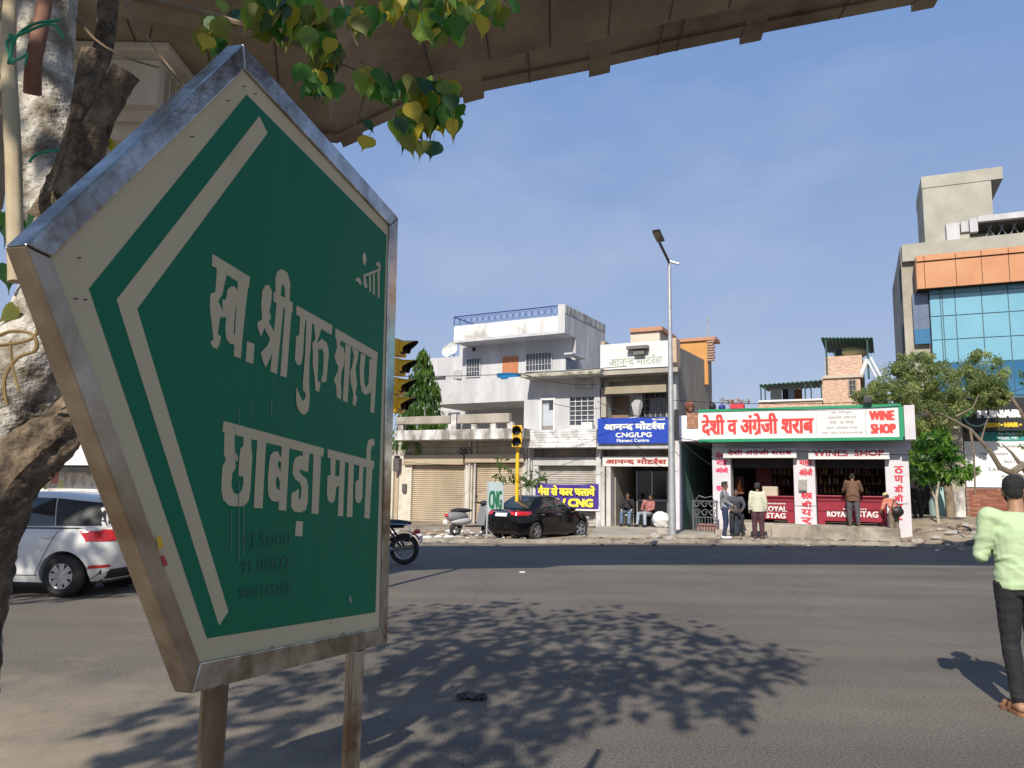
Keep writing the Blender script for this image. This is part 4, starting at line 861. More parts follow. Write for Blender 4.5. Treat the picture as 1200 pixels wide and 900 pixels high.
Gb.add('blue_side_glass', MB().box(.35, sx[0]-.03, -.2, -.003, zs[1]-.9, zo0-.02), M('dim_side_glass', (.10,.13,.2), (.2,.24,.32), sc=.8, rough=.15))
Gb.add('blue_side_glass', MB().box(.36, sx[0]-.03, -.25, -.203, zs[2]-.1, zs[2]+.55), GL[1])
m = MB()
d0, za = FR_.side(1066, 330, 0); 
Gb.add('side_window', MB().box(-.01, .02, .4, 1.6, pr(1066, 331, 0)[1]-.6, pr(1066, 306, 0)[1]), DARK)
Gb.add('side_window', MB().box(-.01, .02, .4, 1.6, pr(1066, 405, 0)[1]-.1, pr(1066, 376, 0)[1]), DARK)
# roof tower
s0 = pr(1084, 280, 1)[0]; s1 = pr(1166, 280, 1)[0]; ztw0 = pr(1084, 286, 1)[1]; ztw1 = pr(1084, 207, 1)[1]
Gb.add('roof_tower', MB().box(s0, s1, 1, 4.2, ztw0, ztw1-.4), RCL); Gb.add('tower_cap', MB().box(s0-.02, s1+.45, .97, 4.25, ztw1-.55, ztw1), RCL)
Gb.add('tower_stub', MB().box(s0+.6, s1-.6, 1.5, 3.8, zR-.1, ztw0), DARK)
rb(1110.5, 262, 1126, 294, -.2, .3, 'white_post', WHITE); rb(1126.5, 260, 1146, 272, -.1, .3, 'white_beam', WHITE)
m = MB(); a, z = pr(1146, 263, -.3); m.box(a, 14, -.35, -.1, z+.1, z+.35).box(a-.3, a, -.3, 0, z-.3, z+.3); Gb.add('white_fascia', m, WHITE)
m = MB(); m.prism([(a, -.09, z+.1), (14, -.09, z+.1), (14, 4, z-.2), (a-.6, 4, z-.5)], [(a, -.09, z+.2), (14, -.09, z+.2), (14, 4, z-.1), (a-.6, 4, z-.4)]); Gb.add('roof_sheet', m, M('dark_sheet', (.06,.065,.06), (.1,.1,.095), sc=3))
m = MB(); z = zR
for i in range(14): m.tube([(s1-.5+i*.45, .2, z), (s1-.1+i*.45, .2, z+.9)], .025, 4).tube([(s1-.1+i*.45, .2, z), (s1-.5+i*.45, .2, z+.9)], .02, 4)
Gb.add('roof_railing', m, M('rail_steel', (.25,.27,.3)))
# shop sign
sg = T('clinic_signboard', 'black clinic signboard with white PUNAR lettering and a green leaf', 'signboard', (pr(1160, 505, -.9)[0], -.9, pr(1140, 505, -.9)[1]), FR_)
s0, s1 = pr(1131, 500, -.9)[0], 13.5; z0 = pr(1160, 505, -.9)[1]; z1 = pr(1160, 467, -.9)[1]
sg.add('panel', MB().box(s0, s1, -.9, -.5, z0, z1), M('sign_black', (.012,.012,.014), rough=.4)); ht = z1-z0
cx = pr(1144, 490, -.9)[0]; zc_ = z0+ht*.48; rr = ht*.33
sg.add('ring_emblem', MB().tube([(cx+rr*math.cos(t_/20*5.2+.6), -.91, zc_+rr*math.sin(t_/20*5.2+.6)) for t_ in range(21)], .035, 6), M('ring_grey', (.25,.4,.35)))
m = MB()
for a_ in (100, 130, 70, 160): m.add([(cx-.35, -.915, zc_-.1), (cx-.35+.5*math.cos(R(a_-12)), -.915, zc_-.1+.35*math.sin(R(a_-12))), (cx-.35+.75*math.cos(R(a_)), -.915, zc_-.1+.6*math.sin(R(a_))), (cx-.35+.5*math.cos(R(a_+12)), -.915, zc_-.1+.35*math.sin(R(a_+12)))], [(0,1,2,3)])
sg.add('leaf_emblem', m, M('emblem_green', (.02,.4,.12)))
a = pr(1145, 490, -.9)[0]; b = pr(1197, 490, -.9)[0]
m = MB(); text_mb('PUNAR', a, b, z0+.38*ht, z0+.66*ht, -.918, .045, m); sg.add('lettering', m, M('sign_letter_white', (.75,.75,.74)))
m = MB(); a = pr(1155, 490, -.9)[0]; text_mb('SKIN • HAIR •', a, b, z0+.1*ht, z0+.26*ht, -.918, .022, m); sg.add('lettering', m, M('sign_letter_yellow', (.75,.5,.03)))
bd = T('doctor_board', 'white notice board with teal heading under the black clinic sign', 'signboard', (pr(1160, 560, -.6)[0], -.6, pr(1160, 571, -.6)[1]), FR_)
z2 = pr(1160, 517, -.6)[1]; z3 = pr(1160, 571, -.6)[1]; zt2 = pr(1160, 506, -.6)[1]
bd.add('white_panel', MB().box(pr(1131, 540, -.6)[0], 13.5, -.6, -.3, z3, z2), M('board_white', (.74,.74,.72), (.8,.8,.78), sc=1, dirt=(.64,.64,.6)))
bd.add('teal_heading', MB().box(pr(1147, 510, -.6)[0], 13.5, -.62, -.3, z2+.003, zt2), M('heading_teal', (.03,.25,.24)))
m = MB()
a = pr(1170, 512, -.6)[0]; text_mb('Dr. Punit Jain', a, pr(1199, 512, -.6)[0], z2+.22, zt2-.05, -.624, .008, m); text_mb('MBBS, MD', a, pr(1193, 512, -.6)[0], z2+.05, z2+.17, -.624, .004, m)
bd.add('lettering', m, SIGNW)
m = MB()
for i, (s_, x0, x1) in enumerate((('Appointment', 1170, 1200), ('Hair Transplant', 1150, 1182), ('Skin Care', 1176, 1200), ('Laser', 1158, 1180), ('Acne Scars', 1172, 1200), ('Hair Treatment', 1176, 1200), ('Consultation', 1154, 1172))):
    z = z2 - .3 - i*.3; text_mb(s_, pr(x0, 540, -.6)[0], pr(x1, 540, -.6)[0], z, z+.16, -.603, .004, m)
bd.add('lettering', m, M('board_grey_print', (.2,.2,.22)))
# lower walls
Gb.add('grey_column', MB().box(pr(1111, 560, -1)[0], pr(1131, 560, -1)[0], -1, -.4, .3, pr(1120, 472, -1)[1]), RC)
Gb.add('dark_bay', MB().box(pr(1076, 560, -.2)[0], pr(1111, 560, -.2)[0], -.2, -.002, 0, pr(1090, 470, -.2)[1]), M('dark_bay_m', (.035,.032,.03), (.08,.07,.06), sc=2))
for y in (492, 505, 520, 536): z = pr(1095, y, -.3)[1]; Gb.add('balcony_slab', MB().box(pr(1076, y, -.3)[0], pr(1121, y, -.3)[0], -1.3, -.203, z, z+.12), RC)
# brick wall: every course built
bw = T('brick_wall', 'low red brick wall under the white notice board', 'wall', (pr(1160, 603, -2)[0], -2, .4), FR_)
BR = [M('brick_red%d' % i, c) for i, c in enumerate([(.26,.085,.05), (.31,.11,.065), (.21,.07,.045), (.34,.15,.09)])]
bz0 = .35; bz1 = pr(1160, 572, -2)[1]; a = pr(1133, 600, -2)[0]; b = pr(1230, 600, -2)[0]
bw.add('mortar', MB().box(a+.01, b, -1.985, -1.75, bz0, bz1), M('mortar', (.2,.17,.14)))
for q_ in range(4):
    m = MB(); r_ = 0; z = bz0; random.seed(20+q_)
    while z < bz1-.05:
        x = a + (.12 if r_ % 2 else 0); k = 0
        while x < b-.2:
            if random.Random(int(x*100)+r_*7).randrange(4) == q_: m.box(x, x+.225, -2-random.uniform(0, .012), -1.984, z, z+.068)
            x += .24; k += 1
        z += .082; r_ += 1
    bw.add('brick', m, BR[q_], kind='stuff')
st = T('stone_block_wall', 'pale plastered stub wall stained with grime beside the brick wall', 'wall', (pr(1122, 605, -2.2)[0], -2.2, .3), FR_)
st.add('block', MB().box(pr(1112.5, 600, -2.3)[0], pr(1132, 600, -2.3)[0], -2.4, -1.9, .3, pr(1122, 576, -2.3)[1]), STAINW, bevel=.06)
st.add('base_stones', MB().box(pr(1111, 600, -2.5)[0], pr(1136, 600, -2.5)[0], -2.7, -2.3, .2, pr(1122, 607, -2.5)[1]), OLDP, bevel=.08)
single('blue_drum', MB().tube([(pr(1107, 600, -1.5)[0], -1.5, .4), (pr(1107, 600, -1.5)[0], -1.5, pr(1107, 580, -1.5)[1]-.3), (pr(1107, 600, -1.5)[0], -1.5, pr(1107, 571, -1.5)[1])], [.55, .55, .3], 14), M('pale_teal_plastic', (.3,.45,.42)), 'pale teal plastic drum standing in the gap behind the thin tree', 'drum', frame=FR_, smooth=True)

# white shop far left behind the trunk
FLF = Frame(P(70, 560, 34).to_tuple()[:2] + (0,), 20); pl = FLF.px
Lw = T('poster_wall_house', 'pale house covered with peeling posters behind the white hatchback', 'building', (0, 0, 0), FLF)
Lw.add('wall', MB().box(-9, 9, 0, 6, 0, 5.2), M('poster_wall', (.36,.33,.31), (.72,.7,.68), sc=2.2, lo=.4, hi=.55, dirt=(.4,.25,.2)))
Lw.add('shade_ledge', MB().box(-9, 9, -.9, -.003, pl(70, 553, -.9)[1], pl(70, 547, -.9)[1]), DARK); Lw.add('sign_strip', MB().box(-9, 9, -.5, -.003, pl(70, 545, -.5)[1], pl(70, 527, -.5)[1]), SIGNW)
for k in range(22): 
    x = -5 + k*.5 + random.uniform(-.1, .1); z = random.uniform(1.0, 3.0); Lw.add('poster', MB().box(x, x+random.uniform(.25, .45), -.02, -.002, z, z+random.uniform(.3, .55)), M('poster%d' % (k % 4), [(.55,.5,.48), (.45,.2,.18), (.6,.58,.3), (.5,.52,.58)][k % 4]))
# ================================================================ VEGETATION
def leaf_mat(name, c, tr=.55):
    if name in MATS: return MATS[name]
    m = M(name, c, tuple(min(1, x*1.5) for x in c), sc=7, rough=.45); t = m.node_tree; b = t.nodes['Principled BSDF']; o = t.nodes['Material Output']
    tl = t.nodes.new('ShaderNodeBsdfTranslucent'); tl.inputs[0].default_value = (c[0]*2.2, c[1]*2.2, c[2]*1.2, 1); mxs = t.nodes.new('ShaderNodeMixShader'); mxs.inputs[0].default_value = tr
    t.links.new(b.outputs[0], mxs.inputs[1]); t.links.new(tl.outputs[0], mxs.inputs[2]); t.links.new(mxs.outputs[0], o.inputs[0]); return m
def rvec(): 
    while True:
        v = Vector((random.uniform(-1, 1), random.uniform(-1, 1), random.uniform(-1, 1)))
        if .05 < v.length < 1: return v
def scatter(mb, c, r, n, size, droop=0, elong=1.6):
    c = Vector(c)
    for _ in range(n):
        p = c + Vector([a*b for a, b in zip(rvec(), r)]); d = rvec(); d.z -= droop; d.normalize(); u = d.cross(rvec().normalized()).normalized(); s = size*random.uniform(.6, 1.3)
        mb.add([p, p + d*s*.5*elong + u*s*.3, p + d*s*elong, p + d*s*.5*elong - u*s*.3], [(0,1,2,3)])
BARK = M('bark_brown', (.16,.115,.075), (.3,.23,.16), sc=5, rough=.95, bump=.8, bsc=18, dirt=(.06,.045,.03))
def foliage_tree(name, label, base, crown, mats, nclump, per, size, trunk, limbs, droop=.3, frame=WORLD, group=None):
    """crown: list of (centre, radii); many small leaf faces in uneven clumps"""
    t = T(name, label, 'tree', base, WORLD, group)
    t.add('trunk', MB().tube(trunk[0], trunk[1], 9, wob=.25), trunk[2] if len(trunk) > 2 else BARK, smooth=True)
    for l_ in limbs: t.add('limb', MB().tube(l_[0], l_[1], 7, wob=.2), trunk[2] if len(trunk) > 2 else BARK, smooth=True)
    mbs = [MB() for _ in mats]
    for c, r in crown:
        for k in range(nclump):
            v = rvec(); v = v.normalized()*(v.length**.45); p = Vector(c) + Vector([a*b for a, b in zip(v, r)]); q = min(r)*random.uniform(.16, .34)
            scatter(mbs[random.randrange(len(mats))], p, (q, q, q*.8), per, size, droop)
    for m_, mt in zip(mbs, mats): t.add('foliage', m_, mt, kind='stuff')
    return t
LG = [leaf_mat('leaf_mid', (.07,.115,.025)), leaf_mat('leaf_dark', (.03,.065,.018)), leaf_mat('leaf_light', (.13,.17,.05))]
random.seed(21)
# conical mast tree by the near signal
c0 = P(491, 560, 34)
t = T('mast_tree', 'narrow conical green tree rising behind the shuttered block', 'tree', (c0.x, 34, 0))
t.add('trunk', MB().tube([(c0.x, 34, 0), (c0.x, 34, 7.5)], [.12, .03], 7), BARK)
mbs = [MB(), MB()]
ztop = P(491, 410, 34).z; zlow = P(491, 500, 34).z
for k in range(260):
    u = random.random()**.8; z = ztop + (zlow-1-ztop)*u; r_ = .12 + (u**.8)*1.25; a_ = random.uniform(0, 6.28); rr = r_*random.uniform(.35, 1)
    scatter(mbs[k % 2], (c0.x+rr*math.cos(a_), 34+rr*math.sin(a_), z), (.16, .16, .22), 16, .15, 1.6, 2.2)
for m_, mt in zip(mbs, (leaf_mat('mast_leaf', (.10,.17,.03)), leaf_mat('mast_leaf_dark', (.05,.11,.02)))): t.add('foliage', m_, mt, kind='stuff')
# neem tree between liquor shop and glass building
Yn = 29.5; q = lambda x, y, Y=Yn: tuple(P(x, y, Y))
NG = [leaf_mat('neem_mid', (.15,.19,.075), .5), leaf_mat('neem_dark', (.10,.135,.05), .5), leaf_mat('neem_light', (.25,.28,.12), .5)]
foliage_tree('neem_tree', 'wide feathery olive-green tree between the liquor shop and the glass building', (q(1118, 560)[0], Yn, .4),
    [(q(1085, 445), (1.9, 1.5, .95)), (q(1058, 462), (1.5, 1.2, .7)), (q(1118, 455), (1.3, 1.2, .9)), (q(1153, 438), (.75, .8, .95)), (q(1030, 462), (.9, .9, .45)), (q(1088, 480), (1.3, 1.1, .8)), (q(1090, 512), (.7, .7, .6)), (q(1160, 462), (.6, .7, .5)), (q(1073, 428), (.9, .8, .5))],
    NG, 75, 50, .08, ([q(1118, 640), q(1112, 580), q(1104, 530), q(1100, 480), q(1090, 450)], [.17, .15, .13, .09, .04]),
    [([q(1102, 500), q(1075, 470), q(1050, 455)], [.07, .05, .02]), ([q(1102, 500), q(1130, 470), q(1150, 440)], [.06, .04, .015])], .5)
# leafy sapling in front
Ys = 26.5; q2 = lambda x, y, Y=Ys: tuple(P(x, y, Y))
foliage_tree('small_tree', 'small bright green leafy tree with a thin pale leaning stem', (q2(1103, 628)[0], Ys, .3),
    [(q2(1092, 545), (1.0, .9, .55)), (q2(1115, 550), (.75, .8, .5)), (q2(1078, 555), (.6, .7, .4)), (q2(1090, 527), (.7, .7, .5)), (q2(1100, 515), (.45,.45,.3))],
    [leaf_mat('sap_mid', (.06,.15,.02)), leaf_mat('sap_dark', (.02,.06,.012)), leaf_mat('sap_light', (.13,.24,.04))], 34, 18, .13,
    ([q2(1104, 634), q2(1099, 605), q2(1097, 585), q2(1100, 565), q2(1094, 540)], [.06, .05, .045, .04, .02], M('pale_bark', (.33,.29,.22), (.45,.4,.32), sc=6, bump=.4)), [([q2(1098, 590), q2(1088, 565), q2(1080, 555)], [.03, .02, .012])], .3)
# bare-limbed tree at the right border
Yb = 22; q3 = lambda x, y, Y=Yb: tuple(P(x, y, Y))
GB_ = M('grey_bark', (.13,.10,.07), (.25,.2,.145), sc=5, rough=.95, bump=.6)
foliage_tree('bare_limb_tree', 'leaning grey tree with long bare limbs crossing the clinic sign', (q3(1262, 640)[0], Yb, .1),
    [(q3(1203, 515), (.12, .4, .32)), (q3(1200, 443), (.08, .3, .2))], LG, 6, 12, .09,
    ([q3(1265, 650), q3(1235, 590), q3(1200, 561), q3(1172, 548), q3(1160, 528), q3(1137, 503), q3(1102, 484)], [.18, .14, .09, .075, .06, .04, .02], GB_),
    [([q3(1186, 553), q3(1200, 545)], [.1, .1]), ([q3(1210, 565), q3(1197, 545), q3(1185, 530), q3(1174, 520)], [.08, .06, .035, .015]), ([q3(1137, 503), q3(1141, 530), q3(1143, 580)], [.04, .03, .02]), ([q3(1120, 488), q3(1140, 478), q3(1147, 462)], [.03, .02, .012]),
     ([q3(1150, 515), q3(1155, 498), q3(1158, 490)], [.03, .02, .01]), ([q3(1205, 500), q3(1195, 480), q3(1185, 466)], [.03, .04, .045])], .2)
# little plant growing on the far signal pole
# bush left far
Yg = 26
foliage_tree('garden_bush', 'dark green bush beside the poster wall behind the hatchback', (P(32, 575, Yg).x, Yg, .1), [(tuple(P(30, 572, Yg)), (.55, .6, .5))], LG, 26, 14, .12, ([(P(30, 600, Yg).x, Yg, 0), tuple(P(30, 575, Yg))], [.06, .03]), [])

# ---------------------------------------------------------------- cut peepal tree at the left border
YT = 2.75; a3 = lambda x, y, Y=YT: tuple(P(x, y, Y))
PB = M('peepal_bark_pale', (.22,.185,.135), (.58,.54,.47), sc=9, rough=.9, bump=1.0, bsc=45, dirt=(.075,.055,.035), lo=.38, hi=.56)
PBD = M('peepal_bark_dark', (.05,.034,.022), (.26,.19,.12), sc=16, rough=.95, bump=1.0, bsc=50, dirt=(.03,.022,.015), lo=.35, hi=.7)
pt = T('peepal_tree', 'old peepal tree with pale trunk, sawn stubs and yellowing heart-shaped leaves', 'tree', (P(-60, 900, YT).x, YT, 0))
def dense(pts, rr, k=6):
    P_ = [Vector(p) for p in pts]; out = []; ro = []
    for i in range(len(P_)-1):
        p0 = P_[max(i-1, 0)]; p1 = P_[i]; p2 = P_[i+1]; p3 = P_[min(i+2, len(P_)-1)]
        for j in range(k):
            u = j/k; out.append(.5*((2*p1) + (p2-p0)*u + (2*p0-5*p1+4*p2-p3)*u*u + (3*p1-p0-3*p2+p3)*u**3)); ro.append(rr[i]+(rr[i+1]-rr[i])*u)
    out.append(P_[-1]); ro.append(rr[-1]); return out, ro
px_m = YT/FPX
tp, tr_ = dense([a3(-150, 1010), a3(-95, 800), a3(-95, 690), a3(-45, 590), a3(6, 500), a3(44, 425), a3(78, 350), a3(88, 290), a3(66, 215), a3(52, 130), a3(50, 60), a3(58, 0), a3(70, -120), a3(95, -260)], [x*px_m for x in (95, 78, 66, 62, 62, 54, 48, 44, 40, 34, 31, 30, 26, 22)], 16)
tk = MB().tube(tp, tr_, 56, wob=.16); pt.add('trunk', tk, PB, smooth=True)
def limb(pts, rr, mat, name='limb', n=28, wob=.34, k=12, par=None): a, b = dense(pts, [r*px_m for r in rr], k); return pt.add(name, MB().tube(a, b, n, wob=wob), mat, smooth=True, parent=par)
limb([a3(135, 415, 2.75), a3(108, 470, 2.7), a3(62, 516, 2.66), a3(14, 562, 2.62), a3(-24, 640, 2.6), a3(-48, 730, 2.6), a3(-75, 850, 2.6), a3(-95, 1010, 2.6)], [14, 22, 27, 31, 33, 36, 40, 46], PBD)
limb([a3(66, 260, 2.6), a3(84, 200, 2.55), a3(91, 150, 2.5), a3(98, 110, 2.5), a3(106, 60, 2.5)], [24, 18, 12, 11, 11], PBD, 'sawn_stub')
limb([a3(84, 232, 2.5), a3(102, 178, 2.47), a3(124, 128, 2.45), a3(147, 84, 2.44)], [24, 18, 13, 14], PBD, 'sawn_stub')
limb([a3(38, 110, 2.5), a3(40, 70, 2.45), a3(48, 30, 2.45), a3(56, -20, 2.45), a3(75, -120, 2.4)], [9, 8, 8, 8, 7], M('red_brown_shoot', (.22,.10,.06), (.32,.16,.1), sc=6), 'shoot', wob=.08)
limb([a3(19, 330, 2.4), a3(17, 230, 2.4), a3(14, 150, 2.4), a3(10, 60, 2.4), a3(14, -30, 2.4)], [8, 8, 8, 7, 7], M('straw_stick', (.38,.30,.18), (.5,.42,.28), sc=8), 'aerial_root', wob=.1)
limb([a3(-30, 240, 3.0), a3(-20, 160, 3.0), a3(-12, 90, 3.0), a3(-22, 0, 3.0), a3(-30, -90, 3)], [30, 30, 32, 36, 38], M('tan_bark', (.30,.22,.13), (.42,.33,.22), sc=5, bump=.5), 'limb')
limb([a3(20, 200, 3.3), a3(60, 170, 3.3), a3(105, 110, 3.3), a3(124, 40, 3.3), a3(132, -60, 3.3)], [30, 20, 12, 12, 12], PBD, 'limb')
# long shoots carrying the visible leaves
sh1 = [a3(-40, -60, 3.0), a3(140, -8, 2.9), a3(235, 14, 2.85), a3(330, 45, 2.8), a3(400, 78, 2.8)]
TW = M('twig', (.16,.11,.07), (.26,.19,.12), sc=9)
limb(sh1, [8, 5, 4, 3, 2], TW, 'shoot', n=6, wob=.1)
for pts in ([(145, 0), (180, 55), (212, 95), (235, 130)], [(75, 0), (110, 45), (150, 68), (186, 79)], [(330, 42), (390, 70), (440, 92), (470, 105), (500, 112)], [(470, 105), (480, 130), (492, 150)], [(430, 90), (425, 120), (415, 150)], [(395, -30), (405, 20), (420, 55)], [(520, -40), (528, 5), (532, 40)], [(480, -30), (470, 10), (466, 28)], [(590, -40), (585, -5), (600, 12)], [(470, 100), (505, 120), (520, 140)], [(260, -40), (290, 0), (345, 32)], [(0, 20), (28, 30), (40, 60)], [(0, 62), (20, 30), (48, 0)]):
    limb([a3(x, y, 2.8) for x, y in pts], [2.4]+[1.4]*(len(pts)-1), TW, 'twig', n=5, wob=.05, k=3)
for pts, mt, r_ in (([(-5, 395), (15, 388), (38, 392), (42, 410), (20, 420), (5, 445), (8, 475)], 'vine', 1.8), ([(-5, 405), (20, 402), (40, 395), (45, 380)], 'vine', 1.8), ([(12, 400), (15, 430), (22, 458)], 'vine', 1.5),
                    ([(15, 75), (8, 50), (25, 40), (60, 28), (75, 45)], 'gs', 1.6), ([(12, 70), (18, 45), (40, 28), (70, 24)], 'gs', 1.6), ([(10, 75), (14, 55), (12, 40)], 'gs', 1.8), ([(34, 190), (45, 180), (70, 176)], 'gs', 1.6), ([(15, 72), (28, 66), (32, 62), (30, 76)], 'gs', 1.2)):
    limb([a3(x, y, 2.36) for x, y in pts], [r_]*len(pts), M('dry_vine', (.17,.11,.04), (.27,.18,.07), sc=9) if mt == 'vine' else M('green_string', (.02,.22,.12)), 'dry_vine' if mt == 'vine' else 'green_string', n=6, wob=.1, k=4)
# heart-shaped leaves with drip tips
def peepal_leaf(fold):
    half = [(0, 0), (.22, -.06), (.42, .06), (.5, .28), (.42, .5), (.25, .68), (.1, .82), (.03, 1.0), (0, 1.28)]
    mb = MB(); mid = [(0, 0), (0, .0), (0, .12), (0, .28), (0, .5), (0, .68), (0, .82), (0, 1.0), (0, 1.28)]
    for sgn in (1, -1):
        for i in range(1, 8):
            a, b = half[i], half[i+1]; c, d = mid[i], mid[i+1]; zz = lambda p: fold*abs(p[0]) - .10*p[1]**2
            mb.add([(sgn*a[0], a[1], zz(a)), (sgn*b[0], b[1], zz(b)), (0, d[1], zz(d)), (0, c[1], zz(c))], [(0,1,2,3)])
        mb.add([(0, 0, 0), (sgn*half[1][0], half[1][1], fold*.22), (0, .0001, 0)], [(0,1,2)]) if 0 else None
    mb.tube([(0, -.45, .05), (0, 0, .004)], .012, 4); return mb
LM = [leaf_mat('peepal_green', (.035,.115,.015)), leaf_mat('peepal_yellow', (.30,.24,.02), .5), leaf_mat('peepal_dark', (.012,.05,.01), .25), leaf_mat('peepal_lime', (.13,.20,.03), .5), leaf_mat('peepal_olive', (.11,.12,.02), .5)]
lproto = [peepal_leaf(f).mesh('leaf', m_, True) for m_ in LM for f in (.15, .45)]
random.seed(33)
def put_leaf(x, y, Y, mi=None, size=None, yaw=None, front=None):
    mi = random.choices(range(5), (4, 2, 2, 3, 3))[0] if mi is None else mi
    o = bpy.data.objects.new('leaf', lproto[mi*2+random.randrange(2)]); C.objects.link(o); o.parent = pt.o
    s_ = (size or random.uniform(19, 30))*Y/FPX; o.location = P(x, y, Y) - pt.off; o.scale = (s_, s_, s_)
    yaw = random.uniform(-1.3, 1.3) if yaw is None else yaw; tilt = random.gauss(0, .35)
    o.rotation_euler = (Matrix.Rotation(yaw, 4, 'Z') @ Matrix.Rotation(tilt, 4, 'Y') @ Matrix.Rotation(R(-90)+random.uniform(-.25, .6), 4, 'X')).to_euler(); return o
# (column, row, spread, spread, count)
for cx, cy, rx, ry, n in ((345, 20, 45, 28, 30), (300, 5, 45, 18, 20), (385, 60, 28, 25, 20), (375, 95, 22, 18, 12), (250, 40, 14, 22, 10), (420, 15, 30, 18, 12), (520, 20, 32, 26, 24), (490, 5, 40, 12, 12), (560, 5, 35, 12, 12), (500, 110, 22, 22, 20), (520, 120, 18, 30, 18), (470, 100, 25, 14, 10), (440, 85, 18, 20, 10), (485, 140, 28, 18, 14), (455, 5, 20, 8, 6)):
    for _ in range(int(n*1.25)): v = rvec(); put_leaf(cx+v.x*rx, cy+v.y*ry, random.uniform(2.6, 3.0))
for x, y, mi, s_, yw in ((432, 160, 1, 24, .1), (508, 165, 2, 27, 0), (482, 120, 1, 26, .2), (448, 83, 0, 28, 1.0), (532, 140, 1, 24, .9), (530, 20, 0, 32, -.1), (568, 20, 1, 26, .8), (605, 0, 0, 26, .8), (471, 8, 1, 22, 1.3), (360, 32, 3, 28, .1), (388, 45, 1, 24, -.2), (245, 42, 1, 24, .6), (478, 158, 4, 26, .4), (494, 165, 4, 22, -.4), (470, 138, 2, 22, .5), (430, 140, 2, 18, .9), (355, 75, 0, 28, 0), (12, 252, 2, 34, .3), (32, 250, 2, 24, -.8), (10, 310, 2, 30, .5), (17, 358, 4, 27, -.3), (125, 160, 1, 16, .2), (132, 165, 1, 14, 1), (5, 250, 0, 20, .4)):
    put_leaf(x, y, 2.6, mi, s_, yw)
# upper crown outside the picture: it casts the dappled shade on the road
crown = MB(); random.seed(5)
import os
def shade_blob(gx, gy, r, n, h):
    src = Vector((gx, gy, 0)) + sdir*(h/sdir.z)
    for _ in range(n):
        v = rvec(); p = src + Vector((v.x*r*1.0, v.y*r, v.z*.55)); d = Vector((random.gauss(0, .5), random.gauss(0, .5), -1)).normalized(); u = d.cross(rvec().normalized()).normalized(); s_ = random.uniform(.11, .19)
        qd = p - Vector((0, 0, EYE)); loc = RM.to_3x3().inverted() @ qd
        if loc.z < 0:
            yy = 450 - FPX*loc.y/-loc.z; xx = 600+FPX*loc.x/-loc.z
            if yy > -70 and -80 < xx < 1280: continue
        tq = P(45, 440, YT) - p; 1
        if (tq - sdir*tq.dot(sdir)).length < .42: continue
        crown.add([p, p + d*s_*.35 + u*s_*.45, p + d*s_*1.1, p + d*s_*.35 - u*s_*.45], [(0,1,2,3)])
sh = [(505,722,.8),(560,735,.9),(620,728,.7),(660,745,.8),(705,722,.6),(690,760,.9),(755,735,.8),(800,750,.6),(830,762,.5),(875,768,.5),(920,770,.3),(740,775,.8),(800,795,.6),(850,792,.5),(870,812,.35),(620,775,.9),(560,770,.7),(500,760,.8),(470,740,.8),(450,790,.7),(520,795,.6),(580,800,.55),(640,812,.5),(700,797,.5),(740,812,.4),(800,832,.22),(670,838,.3),(600,845,.55),(540,838,.5),(480,850,.35),(420,830,.5),(440,880,.45),(520,880,.35),(590,880,.25),(650,866,.2),(370,850,.5),(320,870,.5),(400,900,.6),(250,850,.35),(200,868,.35),(160,882,.25),(290,900,.5),(350,800,.6),(300,820,.4),(230,890,.4),(180,838,.2),(500,930,.5),(420,960,.5),(300,960,.5),(540,715,.3),(600,708,.3),(860,825,.25),(905,785,.25)]
for x, y, r in sh:
    g_ = G(x, y); d_ = g_.length; sc_ = r*d_*.125
    shade_blob(g_.x, g_.y, sc_, int(105*r*r+26), random.uniform(5.2, 6.2) if y > 740 else random.uniform(5.9, 7))
for x, y, r in ((-60, 690, 1.2), (70, 695, .8), (130, 692, .6), (130, 660, .4)):
    g_ = G(x, y); shade_blob(g_.x, g_.y, r*1.1, 240, 7)
# canopy over the trunk and the sign
for _ in range(26): shade_blob(random.uniform(-2.0, -.2), random.uniform(1.2, 3.6), .35, 24, random.uniform(5, 6.5))
pt.add('foliage', crown, LM[0], kind='stuff')
for b in ([(-1.6, 2.6, 3.6), (-1.5, 1.6, 4.8), (-.9, .8, 5.4)], [(-1.6, 2.6, 3.6), (-2.6, 1.8, 5.2), (-3.2, .5, 6)]):
    a, r_ = dense(b, [.09, .06, .045, .02][:len(b)], 4); pt.add('limb', MB().tube(a, r_, 8, wob=.2), PBD, smooth=True)
# ================================================================ VEHICLES
RUB = M('tyre_rubber', (.018,.018,.018), (.035,.033,.03), sc=9, rough=.85)
ALLOY = M('alloy_wheel', (.45,.45,.46), rough=.3, metal=.85)
HUBD = M('wheel_dark', (.02,.02,.02), rough=.6)
CHR = M('chrome', (.7,.7,.7), rough=.12, metal=1)
BLKP = M('black_plastic', (.02,.02,.022), (.03,.03,.03), sc=9, rough=.55)
TAIL = M('tail_lamp_red', (.45,.01,.015), (.6,.03,.03), sc=14, rough=.12, coat=.6)
CGL = M('car_glass', (.018,.022,.024), (.03,.035,.035), sc=2, rough=.05, spec=1)
def torus_mb(c, Rr, r, ax='y', n=28, k=9):
    mb = MB(); vs = []; fs = []
    for i in range(n):
        a = 2*math.pi*i/n
        for j in range(k):
            b = 2*math.pi*j/k; rr = Rr+r*math.cos(b); w_ = r*1.15*math.sin(b); p = (rr*math.cos(a), w_, rr*math.sin(a)) if ax == 'y' else (w_, rr*math.cos(a), rr*math.sin(a)); vs.append(Vector(c)+Vector(p))
            fs.append((i*k+j, i*k+(j+1)%k, ((i+1)%n)*k+(j+1)%k, ((i+1)%n)*k+j))
    return mb.add(vs, fs)
